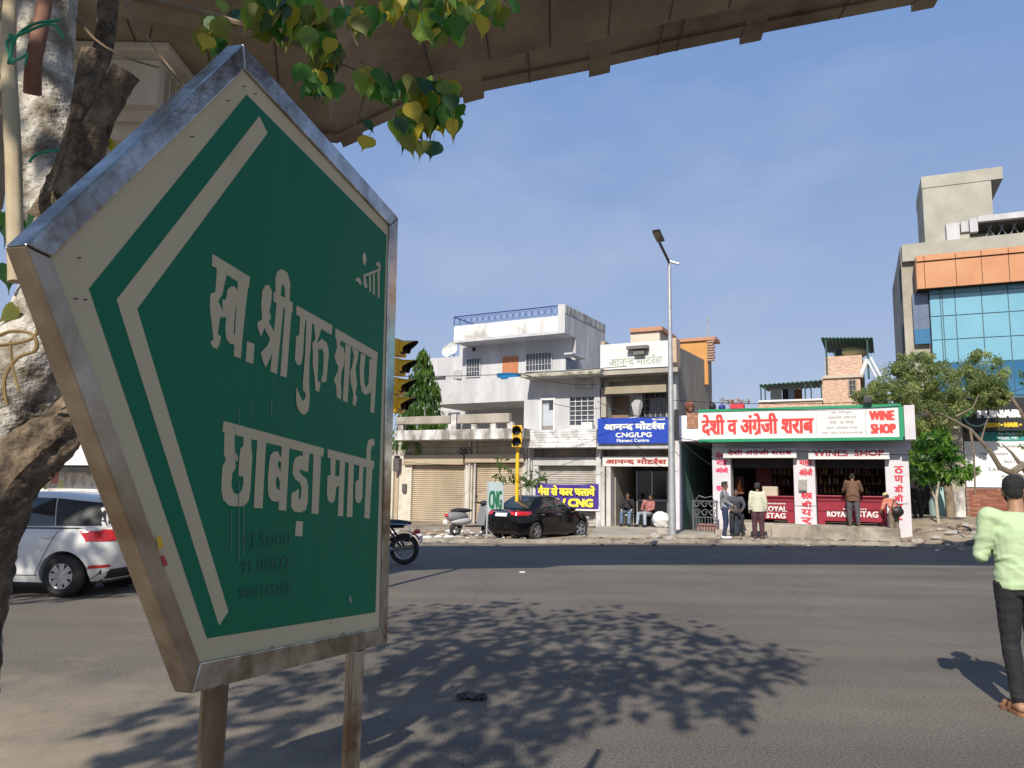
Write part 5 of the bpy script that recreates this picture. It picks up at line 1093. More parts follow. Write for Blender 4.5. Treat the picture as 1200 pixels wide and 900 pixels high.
def wheel(t, x, y, r, side, steer=0, ns=7, par=None):
    e = torus_mb((0,0,0), r-.075, .085).mesh('wheel', RUB, True)
    o = bpy.data.objects.new('wheel', e); C.objects.link(o); o.parent = t.o; o.location = Vector((x, y, r)); o.rotation_euler = (0, 0, steer)
    m = MB(); m.cyl((0, side*.02, 0), (0, side, 0), r-.115, .02, 22); t.add('brake_disc', m, HUBD, parent=o)
    m = MB(); m.add(*(lambda T_: (T_.v, T_.f))(torus_mb((0, side*.06, 0), r-.125, .018, n=24, k=5))); m.cyl((0, side*.04, 0), (0, side, 0), .055, .045, 12)
    for i in range(ns):
        a = 2*math.pi*i/ns; d = Vector((math.cos(a), 0, math.sin(a))); u = Vector((-math.sin(a), 0, math.cos(a))); c_ = Vector((0, side*.06, 0)); b0, b1 = .04, r-.125
        m.prism([c_+d*b0+u*.03, c_+d*b1+u*.045, c_+d*b1-u*.045, c_+d*b0-u*.03], [p+Vector((0, side*.02, 0)) for p in (c_+d*b0+u*.03, c_+d*b1+u*.045, c_+d*b1-u*.045, c_+d*b0-u*.03)])
    t.add('rim', m, ALLOY, parent=o); return o
def sgnpow(v, p): return math.copysign(abs(v)**p, v)
class Body:
    """layers of rounded plan outlines between z levels; a layer = (v, front x, rear x, half width, squareness)"""
    def __init__(s, layers, zbot, ztop, n=56): s.l = layers; s.zb = zbot; s.zt = ztop; s.n = n
    def lay(s, v):
        L_ = s.l
        for i in range(len(L_)-1):
            if v <= L_[i+1][0]: k = (v-L_[i][0])/(L_[i+1][0]-L_[i][0]); return [a+(b-a)*k for a, b in zip(L_[i], L_[i+1])]
        return L_[-1]
    def pt(s, ang, v, off=0):
        _, xf, xr, hw, p = s.lay(v); cx = (xf+xr)/2; hl = (xf-xr)/2
        x = cx + (hl+off)*sgnpow(math.cos(ang), 2/p); y = (hw+off)*sgnpow(math.sin(ang), 2/p); zb = s.zb(x); return Vector((x, y, zb+(s.zt(x)-zb)*v))
    def mesh(s, nv=16):
        mb = MB(); n = s.n; vs = [s.pt(2*math.pi*i/n+.0001, j/nv) for j in range(nv+1) for i in range(n)]; fs = [(j*n+i, j*n+(i+1)%n, (j+1)*n+(i+1)%n, (j+1)*n+i) for j in range(nv) for i in range(n)]
        # caps as strips across so the top follows its curve
        for j, rv in ((0, 0), (nv, 1)):
            b = j*n
            for i in range(n//2): fs.append((b+i, b+(i+1), b+n-1-i-0 if False else b+(n-1-i), b+(n-i) % n))
        return mb.add(vs, fs)
    def side_y(s, x, z, sgn):                # y of the flank at (x, z)
        zb = s.zb(x); v = max(0, min(1, (z-zb)/(s.zt(x)-zb))); _, xf, xr, hw, p = s.lay(v); cx = (xf+xr)/2; hl = (xf-xr)/2; q_ = min(.9999, abs((x-cx)/hl)); return sgn*hw*(1-q_**p)**(1/p)
    def end_x(s, y, z, sgn, it=12):
        x = None; xg = (s.l[0][1] if sgn > 0 else s.l[0][2])*.9
        for _ in range(it):
            zb = s.zb(xg); v = max(0, min(1, (z-zb)/(s.zt(xg)-zb))); _, xf, xr, hw, p = s.lay(v); cx = (xf+xr)/2; hl = (xf-xr)/2; q_ = min(.9999, abs(y/hw)); x = cx+sgn*hl*(1-q_**p)**(1/p); xg = x
        return x
def side_patch(B_, poly, sgn, off=.006, nu=10, nv=5):
    """poly: four corners (x,z) bl, br, tr, tl; a curved patch laid on the flank"""
    def f(u, v):
        a = Vector(poly[0]).lerp(Vector(poly[1]), u); b = Vector(poly[3]).lerp(Vector(poly[2]), u); q_ = a.lerp(b, v); y = B_.side_y(q_.x, q_.y, sgn); return (q_.x, y+sgn*off, q_.y)
    return MB().grid(f, nu, nv)
def end_patch(B_, poly, sgn, off=.006, nu=10, nv=5):
    def f(u, v):
        a = Vector(poly[0]).lerp(Vector(poly[1]), u); b = Vector(poly[3]).lerp(Vector(poly[2]), u); q_ = a.lerp(b, v); x = B_.end_x(q_.x, q_.y, sgn); return (x+sgn*off, q_.x, q_.y)
    return MB().grid(f, nu, nv)
def pw(pts):
    def f(x):
        if x <= pts[0][0]: return pts[0][1]
        for a, b in zip(pts, pts[1:]):
            if x <= b[0]: k = (x-a[0])/(b[0]-a[0]); k = k*k*(3-2*k); return a[1]+(b[1]-a[1])*k
        return pts[-1][1]
    return f
def make_car(name, label, loc, rz, paint, kind):
    t = T(name, label, 'car', loc, WORLD, None, rz=rz); t.off = Vector((0, 0, 0))
    if kind == 'hatch':
        low = Body([(0, 1.80, -1.80, .76, 6), (.15, 1.92, -1.90, .83, 6), (.45, 1.97, -1.96, .862, 5.5), (.75, 1.93, -1.97, .865, 5), (.93, 1.85, -1.93, .845, 5), (1, 1.76, -1.88, .81, 5)], lambda x: .2+.05*max(0, abs(x)-1.2), pw([(-2, 1.02), (-.5, .98), (.95, .95), (1.5, .86), (1.95, .70)]))
        up = Body([(0, 1.12, -1.86, .80, 7), (.35, .80, -1.83, .765, 7), (.7, .45, -1.76, .70, 6), (.92, .2, -1.68, .64, 5), (1, .0, -1.52, .56, 4)], lambda x: .93, pw([(-1.95, 1.42), (-.6, 1.505), (.4, 1.5), (1.2, 1.42)]))
        wx, wr = (1.27, -1.28), .305
    else:
        low = Body([(0, 2.02, -2.02, .76, 6), (.15, 2.13, -2.14, .82, 6), (.45, 2.2, -2.2, .85, 5.5), (.75, 2.15, -2.2, .85, 5), (.93, 2.06, -2.15, .835, 5), (1, 1.97, -2.05, .80, 5)], lambda x: .19+.06*max(0, abs(x)-1.3), pw([(-2.2, 1.0), (-1.5, 1.03), (-.5, .98), (1.0, .94), (1.7, .85), (2.2, .68)]))
        up = Body([(0, 1.18, -1.72, .79, 7), (.35, .82, -1.50, .755, 7), (.7, .42, -1.22, .69, 6), (.92, .12, -.98, .63, 5), (1, -.1, -.78, .55, 4)], lambda x: .92, pw([(-1.9, 1.40), (-.6, 1.475), (.3, 1.475), (1.2, 1.40)]))
        wx, wr = (1.32, -1.33), .315
    lo = t.add('body', low.mesh(), paint, smooth=True)
    cut = MB()
    for x in wx: cut.cyl((x, -1.2, wr), (0, 1, 0), wr+.055, 2.4, 32)
    co = bpy.data.objects.new('cut', cut.mesh('cut')); C.objects.link(co); co.parent = t.o
    bo = lo.modifiers.new('b', 'BOOLEAN'); bo.object = co; bo.solver = 'EXACT'; bo.operation = 'DIFFERENCE'
    bpy.context.view_layer.update(); dg = bpy.context.evaluated_depsgraph_get(); me = bpy.data.meshes.new_from_object(lo.evaluated_get(dg)); lo.modifiers.clear(); lo.data = me; me.name = 'body'
    for p in me.polygons: p.use_smooth = True
    try: me.set_sharp_from_angle(angle=R(32))
    except Exception: pass
    bpy.data.objects.remove(co)
    t.add('roof', up.mesh(), paint, smooth=True)
    t.add('underbody', MB().box(-1.75, 1.75, -.6, .6, .19, .5), BLKP)
    for x in wx:
        for sgn in (1, -1): t.add('wheel_arch', MB().cyl((x, sgn*.5, wr), (0, sgn, 0), wr+.05, .02, 24), HUBD)
    for x in wx:
        for sgn in (1, -1): wheel(t, x, sgn*(.76 if kind == 'hatch' else .75), wr, sgn, steer=(-.45 if kind != 'hatch' and x > 0 else 0), ns=8 if kind == 'hatch' else 5)
    for sgn in (1, -1):
        if kind == 'hatch':
            ws = [[(-.28, 1.0), (.78, .985), (.36, 1.40), (-.2, 1.43)], [(-1.08, 1.02), (-.36, 1.0), (-.28, 1.43), (-.98, 1.42)]]; fill = [[(-1.80, 1.03), (-1.10, 1.02), (-1.0, 1.42), (-1.68, 1.36)], [(-.37, 1.0), (-.27, 1.0), (-.19, 1.43), (-.29, 1.43)]]
            t_l = [(-1.93, .83), (-1.56, .89), (-1.60, .93), (-1.93, .95)]
        else:
            ws = [[(-.22, .99), (.80, .965), (.34, 1.37), (-.16, 1.40)], [(-1.12, 1.02), (-.30, .99), (-.24, 1.40), (-.82, 1.37)]]; fill = [[(-.31, .99), (-.21, .99), (-.15, 1.40), (-.25, 1.40)]]
            t_l = [(-2.14, .83), (-1.62, .88), (-1.62, .96), (-2.14, .97)]
        for w_ in ws: t.add('window', side_patch(up, w_, sgn), CGL, smooth=True)
        for w_ in fill: t.add('pillar_trim', side_patch(up, w_, sgn, .007), BLKP, smooth=True)
        bl = [(-1.85 if kind == 'hatch' else -1.3, .985), (.95, .955), (.95, .975), (-1.85 if kind == 'hatch' else -1.3, 1.005)]
        t.add('belt_trim', side_patch(low, bl, sgn, .006, 20, 1), BLKP)
        t.add('tail_lamp', side_patch(low, t_l, sgn, .012, 10, 4), TAIL, smooth=True)
        for x in ((-.2, -1.02) if kind == 'hatch' else (-.1, -1.05)):
            y = low.side_y(x, .84, sgn); t.add('handle', MB().tube([(x-.09, y, .855), (x-.06, y+sgn*.035, .86), (x+.06, y+sgn*.035, .86), (x+.09, y, .855)], .014, 6), paint if kind == 'hatch' else CHR, smooth=True)
        for poly in ([(-.325, .32), (-.315, .32), (-.305, .97), (-.315, .97)], [(.74, .32), (.75, .32), (.83, .93), (.82, .93)], [(-.86, .30), (-.85, .30), (-1.18, .98), (-1.19, .98)] if kind == 'hatch' else [(-.95, .35), (-.94, .35), (-1.15, .98), (-1.16, .98)]):
            t.add('door_gap', side_patch(low, poly, sgn, .003, 2, 12), HUBD)
        t.add('door_gap', side_patch(low, [(-.9, .30), (.75, .30), (.75, .31), (-.9, .31)], sgn, .003, 20, 1), HUBD)
        m = MB(); y = low.side_y(.72, .95, sgn); m.blob((.70, y+sgn*.09, 1.03), (.07, .11, .075), 12, 8).tube([(.7, y-sgn*.02, .98), (.7, y+sgn*.06, 1.0)], .025, 6); t.add('mirror', m, paint, smooth=True)
        hz = low.end_x(sgn*.62, .7, 1); t.add('headlight', MB().blob((hz-.06, sgn*.62, .68), (.12, .16, .07), 12, 8), M('headlight_glass', (.5,.5,.5), rough=.08), smooth=True)
        if kind == 'hatch': t.add('reflector', side_patch(low, [(-1.88, .43), (-1.62, .41), (-1.66, .46), (-1.88, .47)], sgn, .008, 6, 2), TAIL)
    if kind == 'hatch':
        t.add('rear_window', end_patch(up, [(-.62, 1.06), (.62, 1.06), (.52, 1.37), (-.52, 1.37)], -1, .008), CGL, smooth=True)
        t.add('windscreen', end_patch(up, [(-.66, 1.0), (.66, 1.0), (.5, 1.4), (-.5, 1.4)], 1, .008), CGL, smooth=True)
        for sgn in (1, -1): t.add('tail_lamp', end_patch(low, [(sgn*.45, .82), (sgn*.80, .80), (sgn*.80, .99), (sgn*.45, .96)], -1, .012), TAIL, smooth=True)
        t.add('number_plate', end_patch(low, [(-.25, .62), (.25, .62), (.25, .74), (-.25, .74)], -1, .014), SIGNW)
        t.add('bumper_lower', end_patch(low, [(-.7, .25), (.7, .25), (.7, .4), (-.7, .4)], -1, .008), BLKP)
        t.add('spoiler', MB().prism([(-1.52, -.5, 1.47), (-1.52, .5, 1.47), (-1.8, .48, 1.43), (-1.8, -.48, 1.43)], [(-1.52, -.5, 1.44), (-1.52, .5, 1.44), (-1.78, .48, 1.41), (-1.78, -.48, 1.41)]), paint, bevel=.006)
    else:
        t.add('rear_window', end_patch(up, [(-.60, 1.06), (.60, 1.06), (.50, 1.38), (-.50, 1.38)], -1, .008), CGL, smooth=True)
        t.add('windscreen', end_patch(up, [(-.66, .99), (.66, .99), (.5, 1.38), (-.5, 1.38)], 1, .008), CGL, smooth=True)
        for sgn in (1, -1): t.add('tail_lamp', end_patch(low, [(sgn*.38, .86), (sgn*.79, .83), (sgn*.79, .97), (sgn*.36, .95)], -1, .012), TAIL, smooth=True)
        t.add('number_plate', end_patch(low, [(-.24, .80), (.24, .80), (.24, .91), (-.24, .91)], -1, .014), SIGNW)
        t.add('chrome_strip', end_patch(low, [(-.36, .925), (.36, .925), (.36, .95), (-.36, .95)], -1, .014), CHR)
        t.add('bumper_lower', end_patch(low, [(-.7, .24), (.7, .24), (.7, .34), (-.7, .34)], -1, .008), BLKP)
    return t
WP = M('white_car_paint', (.74,.74,.72), (.78,.78,.76), sc=.8, rough=.28, coat=.5, dirt=(.68,.66,.62))
BP = M('black_car_paint', (.004,.004,.005), rough=.12, coat=.25, spec=.3)
g_ = G(76, 701)
hd = R(180 - 6)                     # nose to the left, tail a little nearer
hx, hy = math.cos(hd), math.sin(hd)
make_car('parked_hatchback', 'white hatchback at the left border, its tail half hidden by the sign', (g_.x + hx*1.28 + hy*.76*-1*-1*0 + (-hy)*(-.78), g_.y + hy*1.28 + hx*(-.78), 0), hd, WP, 'hatch').o.scale = (.93, .93, .93)
g_ = G(628, 636); hd = R(52); hx, hy = math.cos(hd), math.sin(hd)
make_car('parked_sedan', 'black sedan parked askew before the purple banner with red tail lamps', (g_.x + hx*1.17 - hy*.69, g_.y + hy*1.17 + hx*.69, .04), hd, BP, 'sedan').o.scale = (.88, .88, .88)

# ---------------- scooter and motorcycle (x forward)
def two_wheel(t, x, r, w_=.045, spokes=True, cast=False):
    o = bpy.data.objects.new('wheel', torus_mb((0,0,0), r-w_, w_).mesh('wheel', RUB, True)); C.objects.link(o); o.parent = t.o; o.location = (x, 0, r)
    m = MB(); tm = torus_mb((0,0,0), r-w_*2, .012, n=24, k=5); m.add(tm.v, tm.f); m.cyl((0, -.05, 0), (0, 1, 0), .05, .1, 12)
    for i in range(12 if not cast else 6): a = 2*math.pi*i/(12 if not cast else 6); m.tube([(.03*math.cos(a), 0, .03*math.sin(a)), ((r-w_*2)*math.cos(a), 0, (r-w_*2)*math.sin(a))], .006 if not cast else .018, 4)
    t.add('rim', m, ALLOY, parent=o); return o
g_ = G(552, 628, .1)
sc_ = T('parked_scooter', 'silver-grey scooter parked before the beige shutters', 'scooter', (g_.x, g_.y, .1), WORLD, None, rz=R(42)); sc_.off = Vector((0,0,0))
SIL = M('silver_paint', (.22,.22,.23), rough=.3, coat=.4)
two_wheel(sc_, .62, .21, .05, cast=True); two_wheel(sc_, -.60, .21, .05, cast=True)
m = MB(); m.blob((-.55, 0, .58), (.42, .17, .17), 16, 10); sc_.add('rear_body', m, SIL, smooth=True)
m = MB(); m.blob((-.42, 0, .45), (.40, .19, .13), 16, 10); sc_.add('side_panel', m, M('pale_silver', (.5,.5,.5), rough=.35), smooth=True)
sc_.add('seat', MB().blob((-.40, 0, .76), (.42, .14, .07), 16, 8), BLKP, smooth=True)
sc_.add('floorboard', MB().box(-.15, .35, -.15, .15, .27, .31), BLKP, bevel=.02)
sc_.add('engine', MB().blob((-.5, .08, .28), (.22, .1, .12), 12, 8), BLKP, smooth=True)
sc_.add('leg_shield', MB().prism([(.33, -.2, .3), (.33, .2, .3), (.46, .17, .92), (.46, -.17, .92)], [(.40, -.18, .3), (.40, .18, .3), (.53, .15, .92), (.53, -.15, .92)]), M('grey_plastic', (.2,.2,.21), rough=.5), bevel=.02)
sc_.add('front_cover', MB().prism([(.42, -.16, .35), (.42, .16, .35), (.55, .12, .9), (.55, -.12, .9)], [(.55, -.06, .4), (.55, .06, .4), (.62, .06, .85), (.62, -.06, .85)]), SIL, bevel=.02)
sc_.add('front_mudguard', MB().blob((.62, 0, .36), (.2, .08, .08), 12, 8), SIL, smooth=True)
sc_.add('handlebar', MB().tube([(.38, -.32, 1.0), (.46, -.12, .97), (.47, .12, .97), (.38, .32, 1.0)], .02, 7).blob((.48, 0, .98), (.13, .14, .08)), BLKP, smooth=True)
sc_.add('mirror', MB().tube([(.43, .2, .98), (.40, .26, 1.15)], .008, 5).blob((.40, .27, 1.18), (.02, .06, .04)), BLKP); sc_.add('mirror', MB().tube([(.43, -.2, .98), (.40, -.26, 1.15)], .008, 5).blob((.40, -.27, 1.18), (.02, .06, .04)), BLKP)
sc_.add('tail_lamp', MB().blob((-.95, 0, .62), (.04, .1, .05)), TAIL, smooth=True); sc_.add('number_plate', MB().box(-1.0, -.985, -.1, .1, .38, .5), SIGNW)
g_ = G(474, 661)
mc = T('parked_motorcycle', 'black motorcycle whose rear half shows past the edge of the sign', 'motorcycle', (g_.x-.62, g_.y, 0), WORLD, None, rz=R(172)); mc.off = Vector((0,0,0))
two_wheel(mc, -.62, .31, .05); two_wheel(mc, .68, .31, .045)
mc.add('fuel_tank', MB().blob((.18, 0, .86), (.3, .15, .13), 16, 10), BLKP, smooth=True); mc.add('seat', MB().blob((-.35, 0, .82), (.42, .14, .07), 16, 8), BLKP, smooth=True)
mc.add('rear_mudguard', MB().grid(lambda u, v: (-.62+.36*math.cos(.6+u*2.0), -.08+.16*v, .31+.36*math.sin(.6+u*2.0)), 12, 2), BLKP, smooth=True)
mc.add('engine', MB().blob((.12, 0, .45), (.2, .14, .2), 12, 8, jit=.2), M('engine_metal', (.2,.2,.2), metal=.7, rough=.45), smooth=True)
mc.add('exhaust', MB().tube([(.2, .12, .3), (-.2, .15, .27), (-.85, .17, .36)], [.025, .035, .045], 8), CHR, smooth=True)
mc.add('frame', MB().tube([(.5, 0, .95), (-.1, 0, .72), (-.6, 0, .75)], .03, 6).tube([(-.05, .1, .4), (-.62, .11, .31)], .02, 6).tube([(-.3, .13, .72), (-.62, .13, .31)], .022, 6).tube([(-.3, -.13, .72), (-.62, -.13, .31)], .022, 6), BLKP)
for s_ in (.07, -.07): mc.add('fork', MB().tube([(.68, s_, .31), (.48, s_, 1.0)], .02, 7), CHR)
mc.add('handlebar', MB().tube([(.35, -.35, 1.1), (.46, -.1, 1.03), (.46, .1, 1.03), (.35, .35, 1.1)], .016, 6), BLKP); mc.add('headlight', MB().blob((.62, 0, .92), (.1, .1, .1)), CHR, smooth=True)
mc.add('tail_lamp', MB().blob((-.88, 0, .66), (.07, .07, .05)), TAIL, smooth=True)
mc.add('crash_rail', MB().tube([(-.3, .2, .8), (-.75, .18, .8), (-.8, .18, .55)], .012, 6), CHR)
mc.add('indicator', MB().blob((-.85, .14, .62), (.04, .04, .03)), TAIL, smooth=True); mc.add('number_plate', MB().box(-.97, -.96, -.1, .1, .45, .58), SIGNW)

# ================================================================ STREET FURNITURE
GALV = M('galvanised_steel', (.38,.39,.40), (.5,.51,.52), sc=5, rough=.5, metal=.5)
g_ = G(788, 629, .1)
lp = T('street_lamp', 'tall grey street lamp post with one dark LED head', 'street lamp', (g_.x, g_.y, .1)); top = P(784.3, 306, g_.y)
lp.add('pole', MB().tube([(g_.x, g_.y, .1), (g_.x, g_.y, top.z*.5), (g_.x, g_.y, top.z)], [.125, .085, .055], 14), GALV, smooth=True)
hd_ = P(772, 279, g_.y-1.0)
lp.add('arm', MB().tube([(g_.x, g_.y, top.z-.5), (g_.x, g_.y, top.z-.05), (hd_.x, hd_.y, hd_.z-.1)], .045, 8), M('lamp_black', (.04,.04,.04)), smooth=True)
d = (Vector((hd_.x, hd_.y, hd_.z))-Vector((g_.x, g_.y, top.z))).normalized(); u = d.cross(Vector((0, 0, 1))).normalized(); k = u.cross(d)
c_ = Vector(hd_); m = MB(); m.prism([c_-d*.2-u*.12, c_-d*.2+u*.12, c_+d*.25+u*.13, c_+d*.25-u*.13], [p+k*.07 for p in (c_-d*.25-u*.13, c_-d*.25+u*.13, c_+d*.35+u*.13, c_+d*.35-u*.13)])
lp.add('lamp_head', m, M('lamp_black', (.04,.04,.04)), bevel=.01)
lp.add('lens', MB().prism([c_-d*.15-u*.11-k*.004, c_-d*.15+u*.11-k*.004, c_+d*.28+u*.11-k*.004, c_+d*.28-u*.11-k*.004], [p-k*.006 for p in (c_-d*.15-u*.11, c_-d*.15+u*.11, c_+d*.28+u*.11, c_+d*.28-u*.11)]), M('led_lens', (.25,.2,.15), rough=.3))
lp.add('stub_arm', MB().tube([(g_.x, g_.y, top.z), (g_.x+.3, g_.y-.1, top.z-.12)], .045, 7), GALV)
lp.add('clamp_box', MB().box(g_.x+.12, g_.x+.24, g_.y-.08, g_.y+.08, P(790, 516, g_.y).z, P(790, 480, g_.y).z), BLKP); lp.add('base_plate', MB().cyl((g_.x, g_.y, .1), (0, 0, 1), .2, .05, 12), GALV)
# near signal head
YEL_P = M('signal_yellow', (.85,.46,.015), (.90,.54,.03), sc=4, rough=.4); VIS = M('visor_black', (.012,.012,.012), rough=.6)
Yt = 12; tl = T('traffic_signal', 'tall yellow four-lamp traffic signal seen side-on just past the sign edge', 'traffic signal', (P(449, 690, Yt).x, Yt, 0))
tl.add('pole', MB().tube([(P(448, 600, Yt).x, Yt+.1, 0), (P(448, 600, Yt).x, Yt+.1, P(455, 380, Yt).z)], .055, 10), YEL_P)
tl.add('bracket', MB().tube([(P(448, 600, Yt).x, Yt+.1, P(460, 405, Yt).z), (P(466, 440, Yt).x, Yt, P(460, 405, Yt).z)], .03, 6).tube([(P(448, 600, Yt).x, Yt+.1, P(460, 480, Yt).z), (P(466, 440, Yt).x, Yt, P(460, 480, Yt).z)], .03, 6), YEL_P)
ax = Vector((.90, -.42, -.08)).normalized(); up_ = Vector((0, 0, 1)); sd = ax.cross(up_).normalized()
for i, y in enumerate((408, 430.5, 453, 474)):
    c_ = P(468.5 - i*.8, y, Yt); hb = .135
    m = MB(); f = [c_ + sd*a*hb + up_*b*hb for a, b in ((-1, -1), (1, -1), (1, 1), (-1, 1))]; m.prism([p + ax*.05 for p in f], [p - ax*.13 for p in f]); hs = tl.add('signal_head', m, YEL_P, bevel=.02)
    tl.add('lens', MB().cyl(c_ + ax*.052, ax, .10, .006, 20), M('signal_lens_dark', (.03,.02,.02), rough=.2), parent=hs)
    def vis(u, v, r_=.118, thin=0):
        a = R(-35 + 250*u); ln = (.05 + .20*max(0, math.sin(R(-35+250*u)))**1.0)*v + .03*v; return c_ + ax*(.05+ln) + (sd*math.cos(a) + up_*math.sin(a))*(r_+thin)
    tl.add('visor', MB().grid(lambda u, v: vis(u, v, .124), 20, 4), YEL_P, parent=hs, smooth=True); tl.add('visor_lining', MB().grid(lambda u, v: vis(u, v, .116), 20, 4), VIS, parent=hs, smooth=True)
# far signal
g_ = G(606, 631, .1); Yf = g_.y+.4; tf = T('traffic_signal', 'two-lamp yellow traffic signal facing the road behind the black sedan', 'traffic signal', (P(605.5, 600, Yf).x, Yf, .1)); xf_ = P(605.5, 600, Yf).x
tf.add('pole', MB().tube([(xf_, Yf, .05), (xf_, Yf, P(605, 520, Yf).z)], .055, 10), YEL_P, smooth=True)
for y0, y1 in ((499, 511.5), (512, 524.5)):
    za, zb_ = P(606, y1, Yf).z, P(606, y0, Yf).z; a = P(600, 512, Yf).x; b = P(611.5, 512, Yf).x; hs = tf.add('signal_head', MB().box(a, b, Yf-.25, Yf-.08, za, zb_), YEL_P, bevel=.015); cz = (za+zb_)/2; cx = (a+b)/2-.02; r_ = (zb_-za)*.40
    tf.add('lens', MB().cyl((cx, -.256+Yf, cz), (0, -1, 0), r_, .01, 18), VIS, parent=hs)
    tf.add('visor', MB().grid(lambda u, v: (cx+r_*1.05*math.cos(R(-20+220*u)), Yf-.255-.22*v, cz+r_*1.05*math.sin(R(-20+220*u))), 16, 2), VIS, parent=hs, smooth=True)
vine = MB(); random.seed(9)
for k_ in range(14): scatter(vine, (xf_+random.gauss(-.05, .35), Yf-.1+random.gauss(0, .2), P(605, 556, Yf).z+random.gauss(0, .22)), (.16, .12, .12), 9, .13, .6, 2)
vt = T('pole_plant', 'sparse green plant sprouting on the far yellow signal pole', 'plant', (xf_+.09, Yf, .1)); vt.add('foliage', vine, LG[0], kind='stuff')
vt.add('stem', MB().tube([(xf_+.10, Yf, .1), (xf_+.11, Yf-.05, 1.6), (xf_+.05, Yf-.12, P(605, 556, Yf).z)], [.03, .02, .01], 6), BARK)
# CNG board
g_ = G(573, 632, .05); cg = T('cng_board', 'grey-blue CNG sign board on a thin stand beside the black sedan', 'sign', (g_.x, g_.y, .05)); Yc = g_.y
a, b = P(571, 590, Yc).x, P(589.5, 590, Yc).x; z0, z1 = P(580, 602, Yc).z, P(580, 565, Yc).z
cg.add('panel', MB().box(a, b, Yc-.02, Yc+.02, z0, z1), M('board_bluegrey', (.36,.44,.45), (.42,.5,.51), sc=3)); cg.add('teal_foot', MB().box(a, b, Yc-.024, Yc+.015, z0-.22, z0-.003), M('board_teal', (.06,.22,.24)))
for x in (a, b): cg.add('post', MB().box(x-.02, x+.02, Yc-.03, Yc+.03, .05, z1), GALV)
m = MB(); text_mb('CNG', a+.04, b-.03, z0+.15*(z1-z0), z0+.74*(z1-z0), Yc-.026, .016, m); cg.add('lettering', m, M('cng_green', (.01,.13,.06)))
for dx in (-.35, .35): cg.add('foot', MB().tube([(a, Yc, .35), (a+dx, Yc-.25, .04)], .02, 5), GRILL)
# iron gate of the passage
gz = T('iron_gate', 'low black scrolled iron gate standing open before the teal passage', 'gate', (px(812, 600, -.9)[0], -.9, .1), FA); g0 = px(812.5, 600, -.9)[0]; g1 = px(840, 600, -.9)[0]; zg = .12
zt_ = px(826, 586, -.9)[1]; zm_ = px(826, 606, -.9)[1]
m = MB()
for x in (g0, g1): m.box(x-.025, x+.025, -.925, -.875, zg, zt_)
for z in (zg+.1, zm_, zt_-.03): m.box(g0, g1, -.915, -.885, z-.015, z+.015)
gz.add('gate_frame', m, GRILL)
for i in range(1, 8): x = g0+(g1-g0)*i/8; gz.add('bar', MB().box(x-.01, x+.01, -.91, -.89, zg, zm_), GRILL)
for r_ in range(2):
    for i in range(3):
        cx = g0+(g1-g0)*(i+.5)/3; cz = zm_+(zt_-zm_)*(r_+.5)/2; rr = (zt_-zm_)*.23
        gz.add('scroll', MB().tube([(cx+rr*(1-.05*k_)*math.cos(k_*.55), -.9, cz+rr*(1-.05*k_)*math.sin(k_*.55)) for k_ in range(15)], .02, 5), GRILL)
gz.add('crest', MB().tube([(g0+.1, -.9, zt_), ((g0+g1)/2-.2, -.9, zt_+.15), ((g0+g1)/2, -.9, zt_+.08), ((g0+g1)/2+.25, -.9, zt_+.13), (g1-.1, -.9, zt_)], .018, 5), GRILL)
single('brick_step', MB().box(g0+.05, g1-.1, -.5, -.1, .1, .42), M('step_brick', (.3,.12,.09), (.42,.24,.18), sc=9, bump=.5), 'reddish brick step behind the iron gate', 'step', frame=FA)
# sack, chairs
sk = MB(); s_, z_ = px(774, 610, .3); sk.blob((s_, .35, .19+.28), (.33, .28, .3), 14, 10, jit=.35); single('white_sack', sk, M('sack_white', (.68,.68,.68), (.8,.8,.8), sc=5, bump=.8), 'white sack slumped at the right side of the motor shop entrance', 'sack', frame=FA, smooth=True, base=(s_, .35, .19))
def chair(s_, d_, z_, label, mat):
    t = T('plastic_chair', label, 'chair', (s_, d_, z_), FA); t.add('seat', MB().box(s_-.2, s_+.2, d_-.2, d_+.2, z_+.40, z_+.43), mat, bevel=.01); t.add('backrest', MB().prism([(s_-.2, d_+.2, z_+.5), (s_+.2, d_+.2, z_+.5), (s_+.17, d_+.27, z_+.85), (s_-.17, d_+.27, z_+.85)], [(s_-.2, d_+.22, z_+.5), (s_+.2, d_+.22, z_+.5), (s_+.17, d_+.29, z_+.85), (s_-.17, d_+.29, z_+.85)]), mat)
    for a in (-.18, .18):
        for b in (-.18, .18): t.add('leg', MB().tube([(s_+a, d_+b, z_), (s_+a*.95, d_+b*.95, z_+.4)], .018, 6), mat)
    for a in (-.19, .19): t.add('arm', MB().tube([(s_+a, d_-.15, z_+.43), (s_+a, d_-.15, z_+.62), (s_+a, d_+.2, z_+.64)], .015, 5), mat)
cs1 = px(734, 612, .4)[0]; cs2 = px(758, 612, .5)[0]
chair(cs1, .55, .19, 'white plastic chair under the seated man in black', SIGNW); chair(cs2, .65, .19, 'dark plastic chair under the man in the red checked shirt', BLKP)
